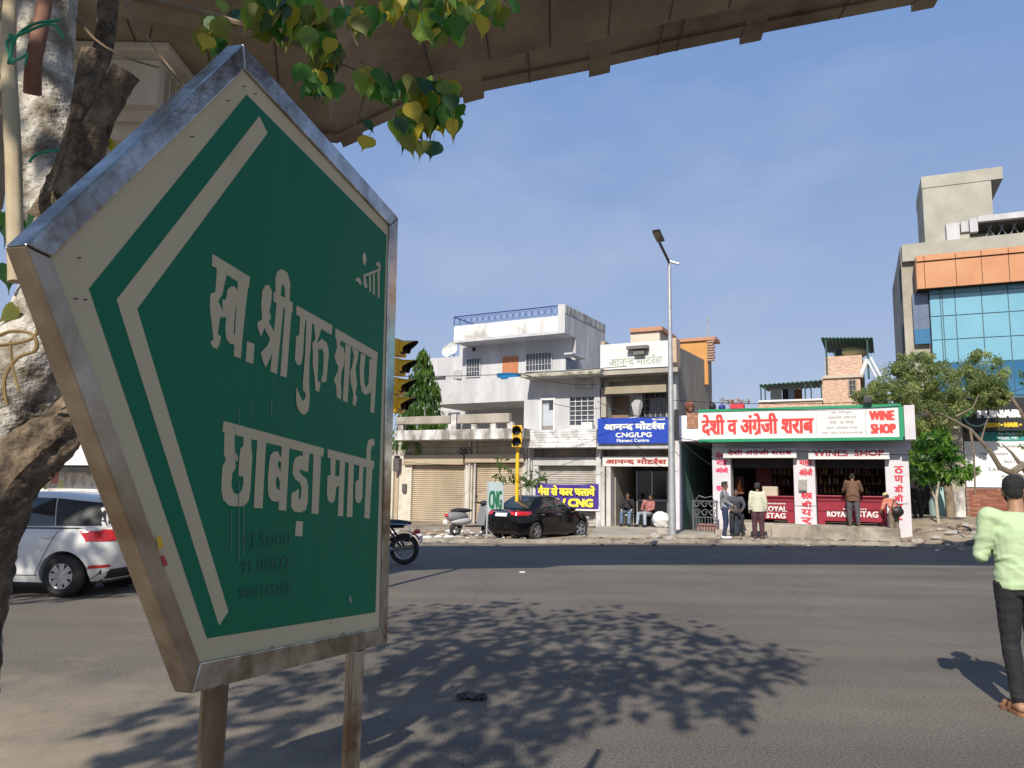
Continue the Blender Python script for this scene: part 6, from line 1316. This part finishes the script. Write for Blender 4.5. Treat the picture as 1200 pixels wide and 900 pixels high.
# roof clutter above the liquor shop
rp = T('flower_pot_row', 'red pots with small plants on the liquor shop roof edge', 'planter', (px(866, 479, .5)[0], .5, zf1+.05), FA)
s0, s1 = px(856, 478, .5)[0], px(872, 478, .5)[0]; z = px(864, 478, .5)[1]
rp.add('pot', MB().box(s0, s1, .4, .7, z-.05, z+.14), REDP, bevel=.02); m = MB()
for k_ in range(10): scatter(m, (s0-.3+(s1-s0+.4)*k_/9, .5, z+.2), (.15, .12, .1), 10, .09, -.3)
rp.add('foliage', m, M('dry_flower', (.25,.2,.1), (.4,.2,.15), sc=20), kind='stuff')
def junk(name, label, cat, x0, x1, y0, y1, d, mat, jit=.3): s0, z0 = px(x0, y1, d); s1, z1 = px(x1, y0, d); return single(name, MB().blob(((s0+s1)/2, d, (z0+z1)/2), ((s1-s0)/2, .2, (z1-z0)/2), 12, 8, jit=jit), mat, label, cat, frame=FA, smooth=True)
junk('water_drum', 'small black drum on the liquor shop roof', 'drum', 831, 839, 471.5, 482, .3, BLKP, .05)
junk('rag_heap', 'blue rag heap left of the rooftop flower pots', 'cloth', 842, 850, 474, 481, .4, M('rag_blue', (.04,.04,.2)))
junk('scrap_heap', 'rusty brown scrap heap at the left end of the liquor shop roof', 'scrap', 803, 813, 470, 484, .2, M('scrap_rust', (.2,.08,.05)), .9)
# litter and stones along the kerb
random.seed(44); lt = [M('litter_white', (.7,.7,.68)), M('litter_brown', (.25,.18,.12)), M('stone_grey', (.3,.27,.23), (.42,.38,.33), sc=9), M('stone_dark', (.12,.1,.08))]
m = [MB() for _ in lt]
for _ in range(260):
    x = random.uniform(-7, 16); y = klY(x) + random.choice((-1, 1, 1))*abs(random.gauss(.1, .7)); z = .005 if y < klY(x) else fh(x, y)+bank(x, y)+.01; r_ = random.uniform(.015, .06); k_ = random.choice((0, 1, 2, 2, 3, 3)); k_ = 1 if k_ == 0 and random.random() < .75 else k_; m[k_].blob((x, y, z+r_*.3), (r_*random.uniform(.8, 2), r_, r_*.6), 6, 4, jit=.5)
for _ in range(150):
    x = random.uniform(11.5, 17); y = klY(x)+random.uniform(.3, 5); r_ = random.uniform(.04, .16); m[random.choice((1, 2, 3, 2))].blob((x, y, fh(x, y)+bank(x, y)+r_*.2), (r_*1.3, r_, r_*.6), 6, 4, jit=.6)
for _ in range(90):
    x = random.uniform(-5, -.3); y = klY(x)+random.uniform(.2, 3.5); r_ = random.uniform(.03, .12); m[random.choice((0, 1, 2, 2))].blob((x, y, fh(x, y)+r_*.2), (r_*1.5, r_, r_*.6), 6, 4, jit=.6)
for a, b in zip(m, lt): single('kerb_litter', a, b, 'small stones and litter scattered along the kerb', 'litter', kind='stuff')
random.seed(4)
for x, y, r_ in ((769, 632, .16), (777, 629, .2), (785, 634, .13), (766, 637, .1)):
    p = G(x, y, .05); single('stone', MB().blob(p+Vector((0, 0, r_*.4)), (r_*1.3, r_, r_*.8), 9, 6, jit=.5), lt[2], 'rough grey stone in the small heap at the lamp post foot', 'stone', 'stones at the lamp post foot')
p = G(553, 818); m = MB(); m.grid(lambda u, v: (p.x-.11+.22*u, p.y-.09+.18*v, .012+.035*abs(mn.noise(Vector((u*4, v*4, 0))))), 12, 8); single('black_rag', m, M('rag_black', (.012,.012,.014)), 'small crumpled black rag lying on the road in the tree shade', 'rag', smooth=True)
for x, y in ((947, 639.5), (612, 671)): p = G(x, y); w_ = .025; single('paper_scrap', MB().box(p.x-w_*2, p.x+w_*2, p.y-w_, p.y+w_, .002, .02), lt[0], {947: 'pale paper scrap by the kerb below the long counter', 688: 'pale paper scrap on the road below the motor shop', 612: 'pale paper scrap on the road below the black sedan', 1036: 'pale paper scrap on open road at the right'}[x], 'paper')
# overhead wires
def wire(name, a, b, sag, label, r=.012):
    pts = [Vector(a).lerp(Vector(b), i/16) - Vector((0, 0, sag*4*(i/16)*(1-i/16))) for i in range(17)]; single(name, MB().tube(pts, r, 4), M('cable_black', (.015,.015,.015)), label, 'cable')
wire('overhead_cable', P(468, 441, 27), P(735, 429, 26), .1, 'thin black cable crossing the white house terrace')
wire('overhead_cable', P(786, 512, 25.5), P(1075, 533, 23), .15, 'thin black cable sagging below the liquor shop fascia')
wire('overhead_cable', P(1032, 476, 30), P(1200, 455, 29), .2, 'thin black cable passing over the neem tree')
wire('overhead_cable', P(786, 490, 25.8), P(700, 470, 28), .2, 'thin black cable from the lamp post to the blue board')
random.seed(66)
for (a_, b_, da, db, lab) in (((462, 522), (618, 520), .3, .3, 'thin black cable sagging under the shuttered block canopy'), ((618, 534), (705, 531), .4, .4, 'thin black cable over the white house shutter box'), ((618, 440), (703, 452), .6, .3, 'thin black cable across the white house upper wall'), ((787, 470), (1060, 470), .1, .8, 'thin black cable above the liquor shop fascia'), ((787, 500), (836, 545), .2, .1, 'thin black cable dropping past the teal passage')):
    sa, za = px(a_[0], a_[1], -.6); sb2, zb2 = px(b_[0], b_[1], -.6); wire('overhead_cable', FA.w(sa, -1.0, za), FA.w(sb2, -1.0, zb2), .14, lab, .011)
s_, z_ = px(829.5, 400, 5.5); single('roof_pipe', MB().tube([FA.w(s_, 5.5, z_-1.5), FA.w(s_, 5.5, px(829.5, 370, 5.5)[1])], .045, 7), GALV, 'thin grey pipe standing on the motor shop roof corner', 'pipe')
# ================================================================ PEOPLE (local frame: facing -Y, x to the person's left, metres for a 1.72 m figure)
def remeshed(mb, name, mat, vox, it=3, fold=0):
    o = bpy.data.objects.new('tmp', mb.mesh('tmp')); C.objects.link(o)
    r = o.modifiers.new('r', 'REMESH'); r.mode = 'VOXEL'; r.voxel_size = vox
    s_ = o.modifiers.new('s', 'SMOOTH'); s_.factor = .5; s_.iterations = it
    bpy.context.view_layer.update(); dg = bpy.context.evaluated_depsgraph_get(); me = bpy.data.meshes.new_from_object(o.evaluated_get(dg)); bpy.data.objects.remove(o)
    if fold:
        nn = [v.normal.copy() for v in me.vertices]
        for v, q_ in zip(me.vertices, nn):
            c_ = v.co; a = mn.noise(Vector((c_.x*7+c_.z*4, c_.y*7, c_.z*13-c_.x*5))); b = mn.noise(Vector((c_.x*16-c_.z*6, c_.y*15, c_.z*24)))
            v.co = c_ + q_*fold*((1-2*abs(a))*.9 + b*.5)
    me.name = name; me.materials.clear(); me.materials.append(mat)
    for p in me.polygons: p.use_smooth = True
    return me
def limb_mb(mb, pts, rad, n=12):
    pts = [Vector(p) for p in pts]; mb.tube(pts, rad, n)
    for p, r in zip(pts, rad): mb.blob(p, r*.995, n, 8)
def loft(mb, rings, n=18):
    vs = []; fs = []
    for c, rx, ry in rings:
        for k in range(n): a = 2*math.pi*k/n; vs.append(Vector(c)+Vector((rx*math.cos(a), ry*math.sin(a), 0)))
    for i in range(len(rings)-1):
        for k in range(n): fs.append((i*n+k, i*n+(k+1)%n, (i+1)*n+(k+1)%n, (i+1)*n+k))
    fs += [tuple(range(n)), tuple(range((len(rings)-1)*n, len(rings)*n))]; mb.add(vs, fs)
BASE = dict(pel=(0,0,.95), wst=(0,0,1.08), ch=(0,0,1.30), nk=(0,.01,1.47), hd=(0,-.015,1.61), hl=(.095,0,.92), hr=(-.095,0,.92), kl=(.105,-.015,.50), kr=(-.105,-.015,.50), al=(.11,.02,.085), ar=(-.11,.02,.085),
            sl=(.185,.01,1.41), sr=(-.185,.01,1.41), el=(.235,.03,1.13), er=(-.235,.03,1.13), wl=(.25,-.04,.88), wr=(-.25,-.04,.88), fl=(.02,-.2,-.045), fr=(-.02,-.2,-.045))
def skin(n, c): return M('skin_%s' % n, c, tuple(x*1.25 for x in c), sc=9, rough=.55)
def person(label, loc, rz, H, pose, cols, vox=.02, group=None, sleeves='long', extra=None, hair='short', bulk=1.0):
    p = {k: Vector(v) for k, v in BASE.items()}; p.update({k: Vector(v) for k, v in pose.items()})
    t = T('person', label, 'person', loc, WORLD, group, rz=rz); t.off = Vector((0, 0, 0)); k = H/1.72; t.o.scale = (k, k, k); b = bulk
    sk = skin(*cols['skin'])
    mb = MB()                                        # one continuous body
    loft(mb, [(p['pel']-Vector((0,0,.06)), .13, .10), (p['pel'], .15*b, .11*b), (p['wst'], .125*b, .095*b), (p['ch'], .155*b, .11*b), (p['nk']-Vector((0,0,.07)), .12, .075), (p['nk'], .058, .06)])
    limb_mb(mb, [p['nk']-Vector((0,0,.05)), p['nk'].lerp(p['hd'], .6)], [.06, .052])
    h = p['hd']; fw = (pose.get('look') and Vector(pose['look']).normalized()) or Vector((0, -1, 0)); rt = Vector((fw.y, -fw.x, 0)).normalized()*-1; up = rt.cross(fw)*-1 if rt.cross(fw).z < 0 else rt.cross(fw)
    Rm = Matrix((rt, fw*-1, up)).transposed(); Rm = Rm.to_3x3(); W_ = lambda x, y, z: h + Rm @ Vector((x, y, z))
    mb.blob(h+Rm@Vector((0, .005, .02)), (.074, .092, .10), 18, 14, Rm); mb.blob(W_(0, -.028, -.045), (.056, .062, .07), 14, 10, Rm); mb.blob(W_(0, -.055, -.085), (.026, .022, .022), 8, 6)
    mb.tube([W_(0, -.085, .02), W_(0, -.107, -.025), W_(0, -.088, -.035)], [.009, .015, .01], 7)
    for s_ in (1, -1):
        mb.blob(W_(s_*.078, .012, -.008), (.012, .022, .034), 8, 8, Rm); mb.blob(W_(s_*.034, -.078, .028), (.02, .012, .008), 8, 6, Rm)
    mb.tube([W_(-.022, -.086, -.055), W_(.022, -.086, -.055)], [.008, .008], 6)
    for s_, a, e, w_ in ((1, 'sl', 'el', 'wl'), (-1, 'sr', 'er', 'wr')):
        limb_mb(mb, [p[a], p[e], p[w_]], [.05*b, .038*b, .026*b]); limb_mb(mb, [p['ch']+Vector((s_*.06, 0, .08)), p[a]], [.07, .055])
        d = (p[w_]-p[e]).normalized(); d = (d + Vector(pose.get('h'+('l' if s_ > 0 else 'r'), d))*.8).normalized(); q_ = d.cross(Vector((s_*1.0, .3, .1))).normalized(); n_ = d.cross(q_)
        c_ = p[w_]+d*.045; mb.blob(c_, (.022, .022, .022)); limb_mb(mb, [p[w_], p[w_]+d*.05, p[w_]+d*.085], [.024, .030, .028], 8)
        for i, ln in enumerate((.062, .074, .07, .055)):
            o_ = q_*(.030-.0195*i); s0 = p[w_]+d*.085+o_; limb_mb(mb, [s0, s0+d*ln*.5+n_*s_*.006, s0+d*ln*.85+n_*s_*.028], [.0095, .009, .0075], 6)
        s0 = p[w_]+d*.03+q_*.028; limb_mb(mb, [s0, s0+q_*.025+d*.025, s0+q_*.03+d*.055], [.012, .011, .009], 6)
    for s_, a, e, w_, f in ((1, 'hl', 'kl', 'al', 'fl'), (-1, 'hr', 'kr', 'ar', 'fr')):
        limb_mb(mb, [p[a], p[e], p[w_]], [.085*b, .055*b, .036*b]); limb_mb(mb, [p[w_]+Vector((0, .03, -.03)), p[w_]+p[f]*.5+Vector((0,0,-.015)), p[w_]+p[f]*.9], [.036, .034, .024])
    t.add('body', remeshed(mb, 'body', sk, vox*.55), sk)
    # shirt
    mb = MB(); tx = cols.get('loose', 1.0)
    hem = p['pel'] + Vector((0, 0, cols.get('hem', -.06)))
    loft(mb, [(hem-Vector((0, 0, .005)), .172*b*tx, .13*b*tx), (p['pel']+Vector((0,0,.06)), .17*b*tx, .132*b*tx), (p['wst'], .155*b*tx, .125*b*tx), (p['ch'], .18*b, .135*b), (p['ch']+Vector((0, .005, .09)), .165*b, .115*b), (p['nk']-Vector((0,0,.035)), .08, .075), (p['nk']-Vector((0, 0, .012)), .066, .068)], 22)
    for s_, a, e, w_ in ((1, 'sl', 'el', 'wl'), (-1, 'sr', 'er', 'wr')):
        limb_mb(mb, [p['ch']+Vector((s_*.07, 0, .07)), p[a]-Vector((s_*.01, 0, 0))], [.08*b, .07*b]); end = p[w_].lerp(p[e], .06) if sleeves == 'long' else p[e].lerp(p[a], .25)
        pts = [p[a], p[a].lerp(p[e], .55), p[e], p[e].lerp(end, .5), end] if sleeves == 'long' else [p[a], end]
        rr = [.069*b, .062*b, .054*b, .05*b, .038*b] if sleeves == 'long' else [.068*b, .058*b]; limb_mb(mb, pts, rr)
    if tx >= 1:                                       # folds
        for i in range(9):
            z = hem.z+.02+i*.03; a = random.uniform(0, 6.28); c_ = Vector((p['pel'].x, p['pel'].y, 0)); mb.tube([(c_.x+.168*b*math.cos(a+u*.35), c_.y+.126*b*math.sin(a+u*.35), z+.012*u) for u in range(5)], [.006, .012, .013, .010, .005], 6)
        for s_, a, e, w_ in ((1, 'sl', 'el', 'wl'), (-1, 'sr', 'er', 'wr')):
            d = (p[w_]-p[e]).normalized()
            for i in range(4): c_ = p[e]+d*(.02+.055*i); mb.blob(c_, (.056*b-.003*i, .056*b-.003*i, .012), 10, 6)
    t.add('shirt', remeshed(mb, 'shirt', cols['shirt'], vox*.7, 2, .0065), cols['shirt'])
    # trousers
    mb = MB(); lr = cols.get('leg', 1.0); loft(mb, [(p['pel']-Vector((0,0,.10)), .15*b, .115*b), (p['pel'], .163*b, .122*b), (p['pel']+Vector((0,0,.07)), .15*b, .115*b)])
    for a, e, w_ in (('hl', 'kl', 'al'), ('hr', 'kr', 'ar')):
        limb_mb(mb, [p[a], p[a].lerp(p[e], .5), p[e], p[e].lerp(p[w_], .4), p[w_]+(p[e]-p[w_])*.06], [.098*b, .088*b*lr, .069*b*lr, .064*b*lr, .052*lr])
        mb.blob(p[e].lerp(p[w_], .9), (.062*lr, .062*lr, .016), 10, 6); mb.blob(p[e].lerp(p[w_], .8), (.058*lr, .062*lr, .014), 10, 6); mb.blob(p[e]+Vector((0, .01, -.04)), (.072*b*lr, .074*b*lr, .014), 10, 6)
    t.add('trousers', remeshed(mb, 'trousers', cols['legs'], vox*.7, 2, .005), cols['legs'])
    # hair or cap
    hm = cols.get('hair') or M('hair_black', (.008,.007,.007), (.02,.018,.016), sc=60, rough=.6, bump=.8, bsc=120)
    mb = MB(); mb.blob(W_(0, .016, .045), (.080, .096, .082), 18, 12, Rm, jit=.08); mb.blob(W_(0, .046, .0), (.066, .056, .062), 14, 10, Rm); mb.blob(W_(0, -.055, .1), (.055, .04, .028), 10, 8, Rm)
    for s_ in (1, -1): mb.blob(W_(s_*.066, -.012, .025), (.014, .03, .05), 8, 8, Rm)
    if hair != 'hat': t.add('hair', remeshed(mb, 'hair', hm, vox*.5, 1, .004), hm)
    else: mb2 = MB(); mb2.blob(W_(0, .01, .06), (.09, .105, .075), 16, 10, Rm); t.add('cap', remeshed(mb2, 'cap', cols['cap'], vox*.6, 1), cols['cap']); mb3 = MB(); mb3.blob(W_(0, .045, -.01), (.076, .066, .07), 12, 8, Rm); t.add('hair', mb3, hm, smooth=True)
    if cols.get('beard'):
        mb = MB(); mb.blob(W_(0, -.034, -.062), (.062, .064, .052), 14, 10, Rm)
        for s_ in (1, -1): mb.blob(W_(s_*.060, -.02, -.03), (.016, .028, .045), 8, 8, Rm)
        t.add('beard', remeshed(mb, 'beard', hm, vox*.5, 1), hm)
    for s_ in (1, -1): t.add('eye', MB().blob(W_(s_*.033, -.087, .022), (.012, .006, .007), 8, 6), M('eye_dark', (.02,.015,.012), rough=.2), smooth=True)
    for a, f, e in (('al', 'fl', 'kl'), ('ar', 'fr', 'kr')):
        d = Vector(p[f]); an = p[a]; mb = MB()
        if cols['shoe'][0] == 'sandal':
            fl = Vector((d.x, d.y, 0)).normalized(); sd_ = Vector((-fl.y, fl.x, 0)); z0 = an.z-.083
            pts = [(-.07, .03), (-.05, .042), (.05, .042), (.14, .055), (.2, .045), (.235, .0), (.2, -.045), (.14, -.05), (.05, -.04), (-.05, -.042), (-.07, -.03)]
            f0 = [Vector((an.x, an.y, z0)) + fl*u + sd_*v_ for u, v_ in pts]; mb.prism(f0, [q_+Vector((0, 0, .022)) for q_ in f0]); sh_ = t.add('sandal', mb, cols['shoe'][1])
            for u0, u1 in ((.10, .15), (.03, .04)):
                m3 = MB(); m3.grid(lambda u, v: Vector((an.x, an.y, z0+.02)) + fl*(u0+(u1-u0)*v+.03*v*(u0 < .05)) + sd_*(.052*math.cos(math.pi*u)) + Vector((0, 0, (.058 if u0 > .05 else .085)*math.sin(math.pi*u))), 10, 3); t.add('strap', m3, cols['shoe'][1], parent=sh_, smooth=True)
        else:
            limb_mb(mb, [an+Vector((0, .035, -.035)), an+d*.45+Vector((0,0,-.02)), an+d*.95+Vector((0, 0, .004))], [.05, .045, .036]); f_ = remeshed(mb, 'shoe', cols['shoe'][1], vox*.8, 2); t.add('shoe', f_, cols['shoe'][1])
    return t
def cloth(name, c, c2=None, **k): return M(name, c, c2 or tuple(x*1.25 for x in c), sc=k.get('sc', 5), rough=.85, bump=.08, bsc=60)
random.seed(8)
# man in the foreground
g_ = G(1192, 838)
fgp = dict(al=(.09, .06, .085), kl=(.10, .0, .50), hl=(.09, 0, .92), ar=(-.10, -.14, .085), kr=(-.10, -.10, .50), hr=(-.095, -.01, .92), el=(.25, -.045, 1.13), wl=(.09, -.26, 1.20), sl=(.195, .0, 1.425), er=(-.25, -.0, 1.13), wr=(-.16, -.25, 1.2), look=(-.45, -.9, -.05), nk=(0,.0,1.475), hd=(-.005,-.02,1.62), fl=(.03,-.2,-.045))
person('young man in pale green sweatshirt and black trousers walking away at the right border', (g_.x+.13, g_.y+.05, 0), R(180-12), 1.70, fgp,
       dict(skin=('tan', (.30,.16,.095)), shirt=cloth('mint_sweatshirt', (.40,.52,.30), (.46,.58,.35)), legs=cloth('black_trousers', (.012,.012,.014)), shoe=('sandal', M('tan_leather', (.25,.11,.05), (.32,.16,.08), sc=9)), beard=1, hem=-.05, loose=1.04, leg=.92), vox=.012, bulk=1.02)
def far(px_, py_, z=.12, dY=0): q_ = G(px_, py_, z); return (q_.x, q_.y+dY, z)
DKP = cloth('dark_trousers', (.02,.02,.024)); JEAN = cloth('blue_jeans', (.08,.13,.22), (.16,.22,.32)); BLS = M('shoe_black', (.015,.015,.015), rough=.5); BRS = M('shoe_brown', (.12,.07,.04), rough=.6); WHS = M('shoe_white', (.65,.65,.65), rough=.6)
sk1 = ('dark', (.16,.085,.05)); sk2 = ('brown', (.22,.12,.07))
person('man in black and white jacket with navy jeans standing at the kerb by the gate', far(850, 631.5), R(75), 1.72, dict(look=(-.3, -1, 0), wr=(-.24, -.22, 1.02), er=(-.25, -.02, 1.14), wl=(.22, -.12, .95), kl=(.10, -.05, .5), al=(.1, .05, .085)),
       dict(skin=sk1, shirt=cloth('black_white_jacket', (.03,.03,.035), (.55,.55,.58), sc=2.2), legs=cloth('navy_jeans', (.02,.03,.07)), shoe=('s', WHS)), vox=.024)
person('man in dark grey shirt with hands on knees perched at the left shop bay', far(868, 624, .25, .5), R(-8), 1.66, dict(pel=(0,.05,.68), wst=(0,.04,.80), ch=(0,-.05,1.02), nk=(0,-.09,1.19), hd=(0,-.14,1.31), sl=(.185,-.06,1.12), sr=(-.185,-.06,1.12), hl=(.1,.02,.66), hr=(-.1,.02,.66), kl=(.17,-.30,.52), kr=(-.17,-.30,.52), al=(.15,-.18,.085), ar=(-.15,-.24,.085), el=(.27,-.16,.90), er=(-.27,-.16,.90), wl=(.16,-.32,.72), wr=(-.16,-.32,.72)),
       dict(skin=sk1, shirt=cloth('charcoal_shirt', (.05,.055,.07)), legs=DKP, shoe=('s', BLS)), vox=.024)
single('shop_stool', MB().cyl((far(868, 624, .25)[0], far(868, 624, .25)[1]+.67, .2), (0, 0, 1), .17, .68, 12), M('stool_dark', (.03,.04,.06)), 'low dark stool under the perched man in dark grey', 'stool')
person('man in cream shirt and maroon trousers with his back turned at the left counter', far(889, 631), R(168), 1.70, dict(look=(.15, -1, -.1)),
       dict(skin=sk1, shirt=cloth('cream_shirt', (.52,.50,.38), (.6,.58,.45)), legs=cloth('maroon_trousers', (.06,.025,.03)), shoe=('s', BRS), cap=cloth('dark_cap', (.03,.03,.035)), leg=1.25, hem=-.12, loose=1.12), vox=.024, hair='hat')
w_ = FA.w(px(1001, 618, -.25)[0], -.28, zpl)
person('man in brown jacket and grey trousers leaning on the long red counter', (w_.x, w_.y, zpl), R(180-26), 1.70, dict(er=(-.27, -.12, 1.16), wr=(-.2, -.36, 1.1), el=(.27, -.12, 1.16), wl=(.2, -.36, 1.1), nk=(0,-.05,1.46), hd=(0,-.1,1.585), ch=(0,-.03,1.3), look=(0, -1, -.35), kl=(.12,-.02,.5), kr=(-.12,.03,.5), ar=(-.14,.08,.085)),
       dict(skin=sk1, shirt=cloth('brown_jacket', (.12,.06,.035), (.16,.085,.05)), legs=cloth('grey_trousers', (.07,.065,.07)), shoe=('s', BRS), hem=-.14, loose=1.15, leg=1.1), vox=.024, bulk=1.08)
bp_ = far(1049, 633.5, .12)
person('bent person in faded red shirt and khaki trousers at the shop corner', bp_, R(200), 1.62, dict(pel=(0,.05,.93), wst=(0,.0,1.06), ch=(0,-.12,1.24), nk=(0,-.22,1.35), hd=(0,-.30,1.44), sl=(.18,-.17,1.30), sr=(-.18,-.17,1.30), el=(.26,-.22,1.04), er=(-.26,-.22,1.04), wl=(.2,-.36,.90), wr=(-.2,-.36,.90), look=(0, -1, -.5)),
       dict(skin=sk1, shirt=cloth('faded_red_shirt', (.45,.12,.08), (.6,.28,.2)), legs=cloth('khaki_trousers', (.17,.14,.10)), shoe=('s', BLS), cap=cloth('straw_cap', (.5,.4,.22)), leg=1.1), vox=.024, hair='hat')
bg_ = T('shoulder_bag', 'round dark bag hanging at the side of the bent person', 'bag', (bp_[0]-.05, bp_[1]-.22, .85)); bg_.add('bag', MB().blob((bp_[0]+.02, bp_[1]-.22, 1.02), (.18, .11, .16), 16, 10, jit=.1), BLS, smooth=True); bg_.add('strap', MB().tube([(bp_[0]-.15, bp_[1]-.2, 1.1), (bp_[0]-.05, bp_[1]-.14, 1.38), (bp_[0]+.15, bp_[1]-.18, 1.15)], .02, 6), BLS)
person('person in black standing in the shade behind the thin tree', far(1091, 622, .3, .8), R(170), 1.72, dict(), dict(skin=sk1, shirt=cloth('black_shirt', (.012,.012,.014)), legs=DKP, shoe=('s', BLS)), vox=.026)
sit = dict(pel=(0,.02,.50), wst=(0,.03,.63), ch=(0,.03,.85), nk=(0,.02,1.02), hd=(0,.0,1.15), sl=(.185,.02,.96), sr=(-.185,.02,.96), hl=(.1,-.02,.50), hr=(-.1,-.02,.50), kl=(.15,-.44,.50), kr=(-.15,-.44,.50), al=(.13,-.44,.085), ar=(-.16,-.40,.085), el=(.26,-.02,.70), er=(-.26,-.02,.70), wl=(.12,-.24,.62), wr=(-.12,-.24,.62))
w_ = FA.w(cs1, .58, .19); s1_ = dict(sit); s1_.update(el=(.25,-.08,.72), wl=(.06,-.20,.98), er=(-.25,-.08,.70), wr=(-.03,-.22,.74))
person('seated man in black shirt and blue jeans with a hand at his chin', tuple(w_), R(-20), 1.70, s1_, dict(skin=sk1, shirt=cloth('black_shirt', (.012,.012,.014)), legs=JEAN, shoe=('s', BLS)), vox=.024)
w_ = FA.w(cs2, .68, .19); s2_ = dict(sit); s2_.update(ch=(.05,.03,.84), nk=(.10,.02,1.0), hd=(.15,-.02,1.12), sl=(.24,.02,.93), al=(.2,-.5,.085), ar=(-.14,-.52,.085))
person('seated man in red checked shirt and pale jeans leaning over in the motor shop', tuple(w_), R(-45), 1.66, s2_, dict(skin=sk1, shirt=cloth('red_checked_shirt', (.28,.07,.06), (.45,.22,.2), sc=12), legs=cloth('pale_jeans', (.25,.3,.36), (.35,.4,.46)), shoe=('s', BLS)), vox=.024)
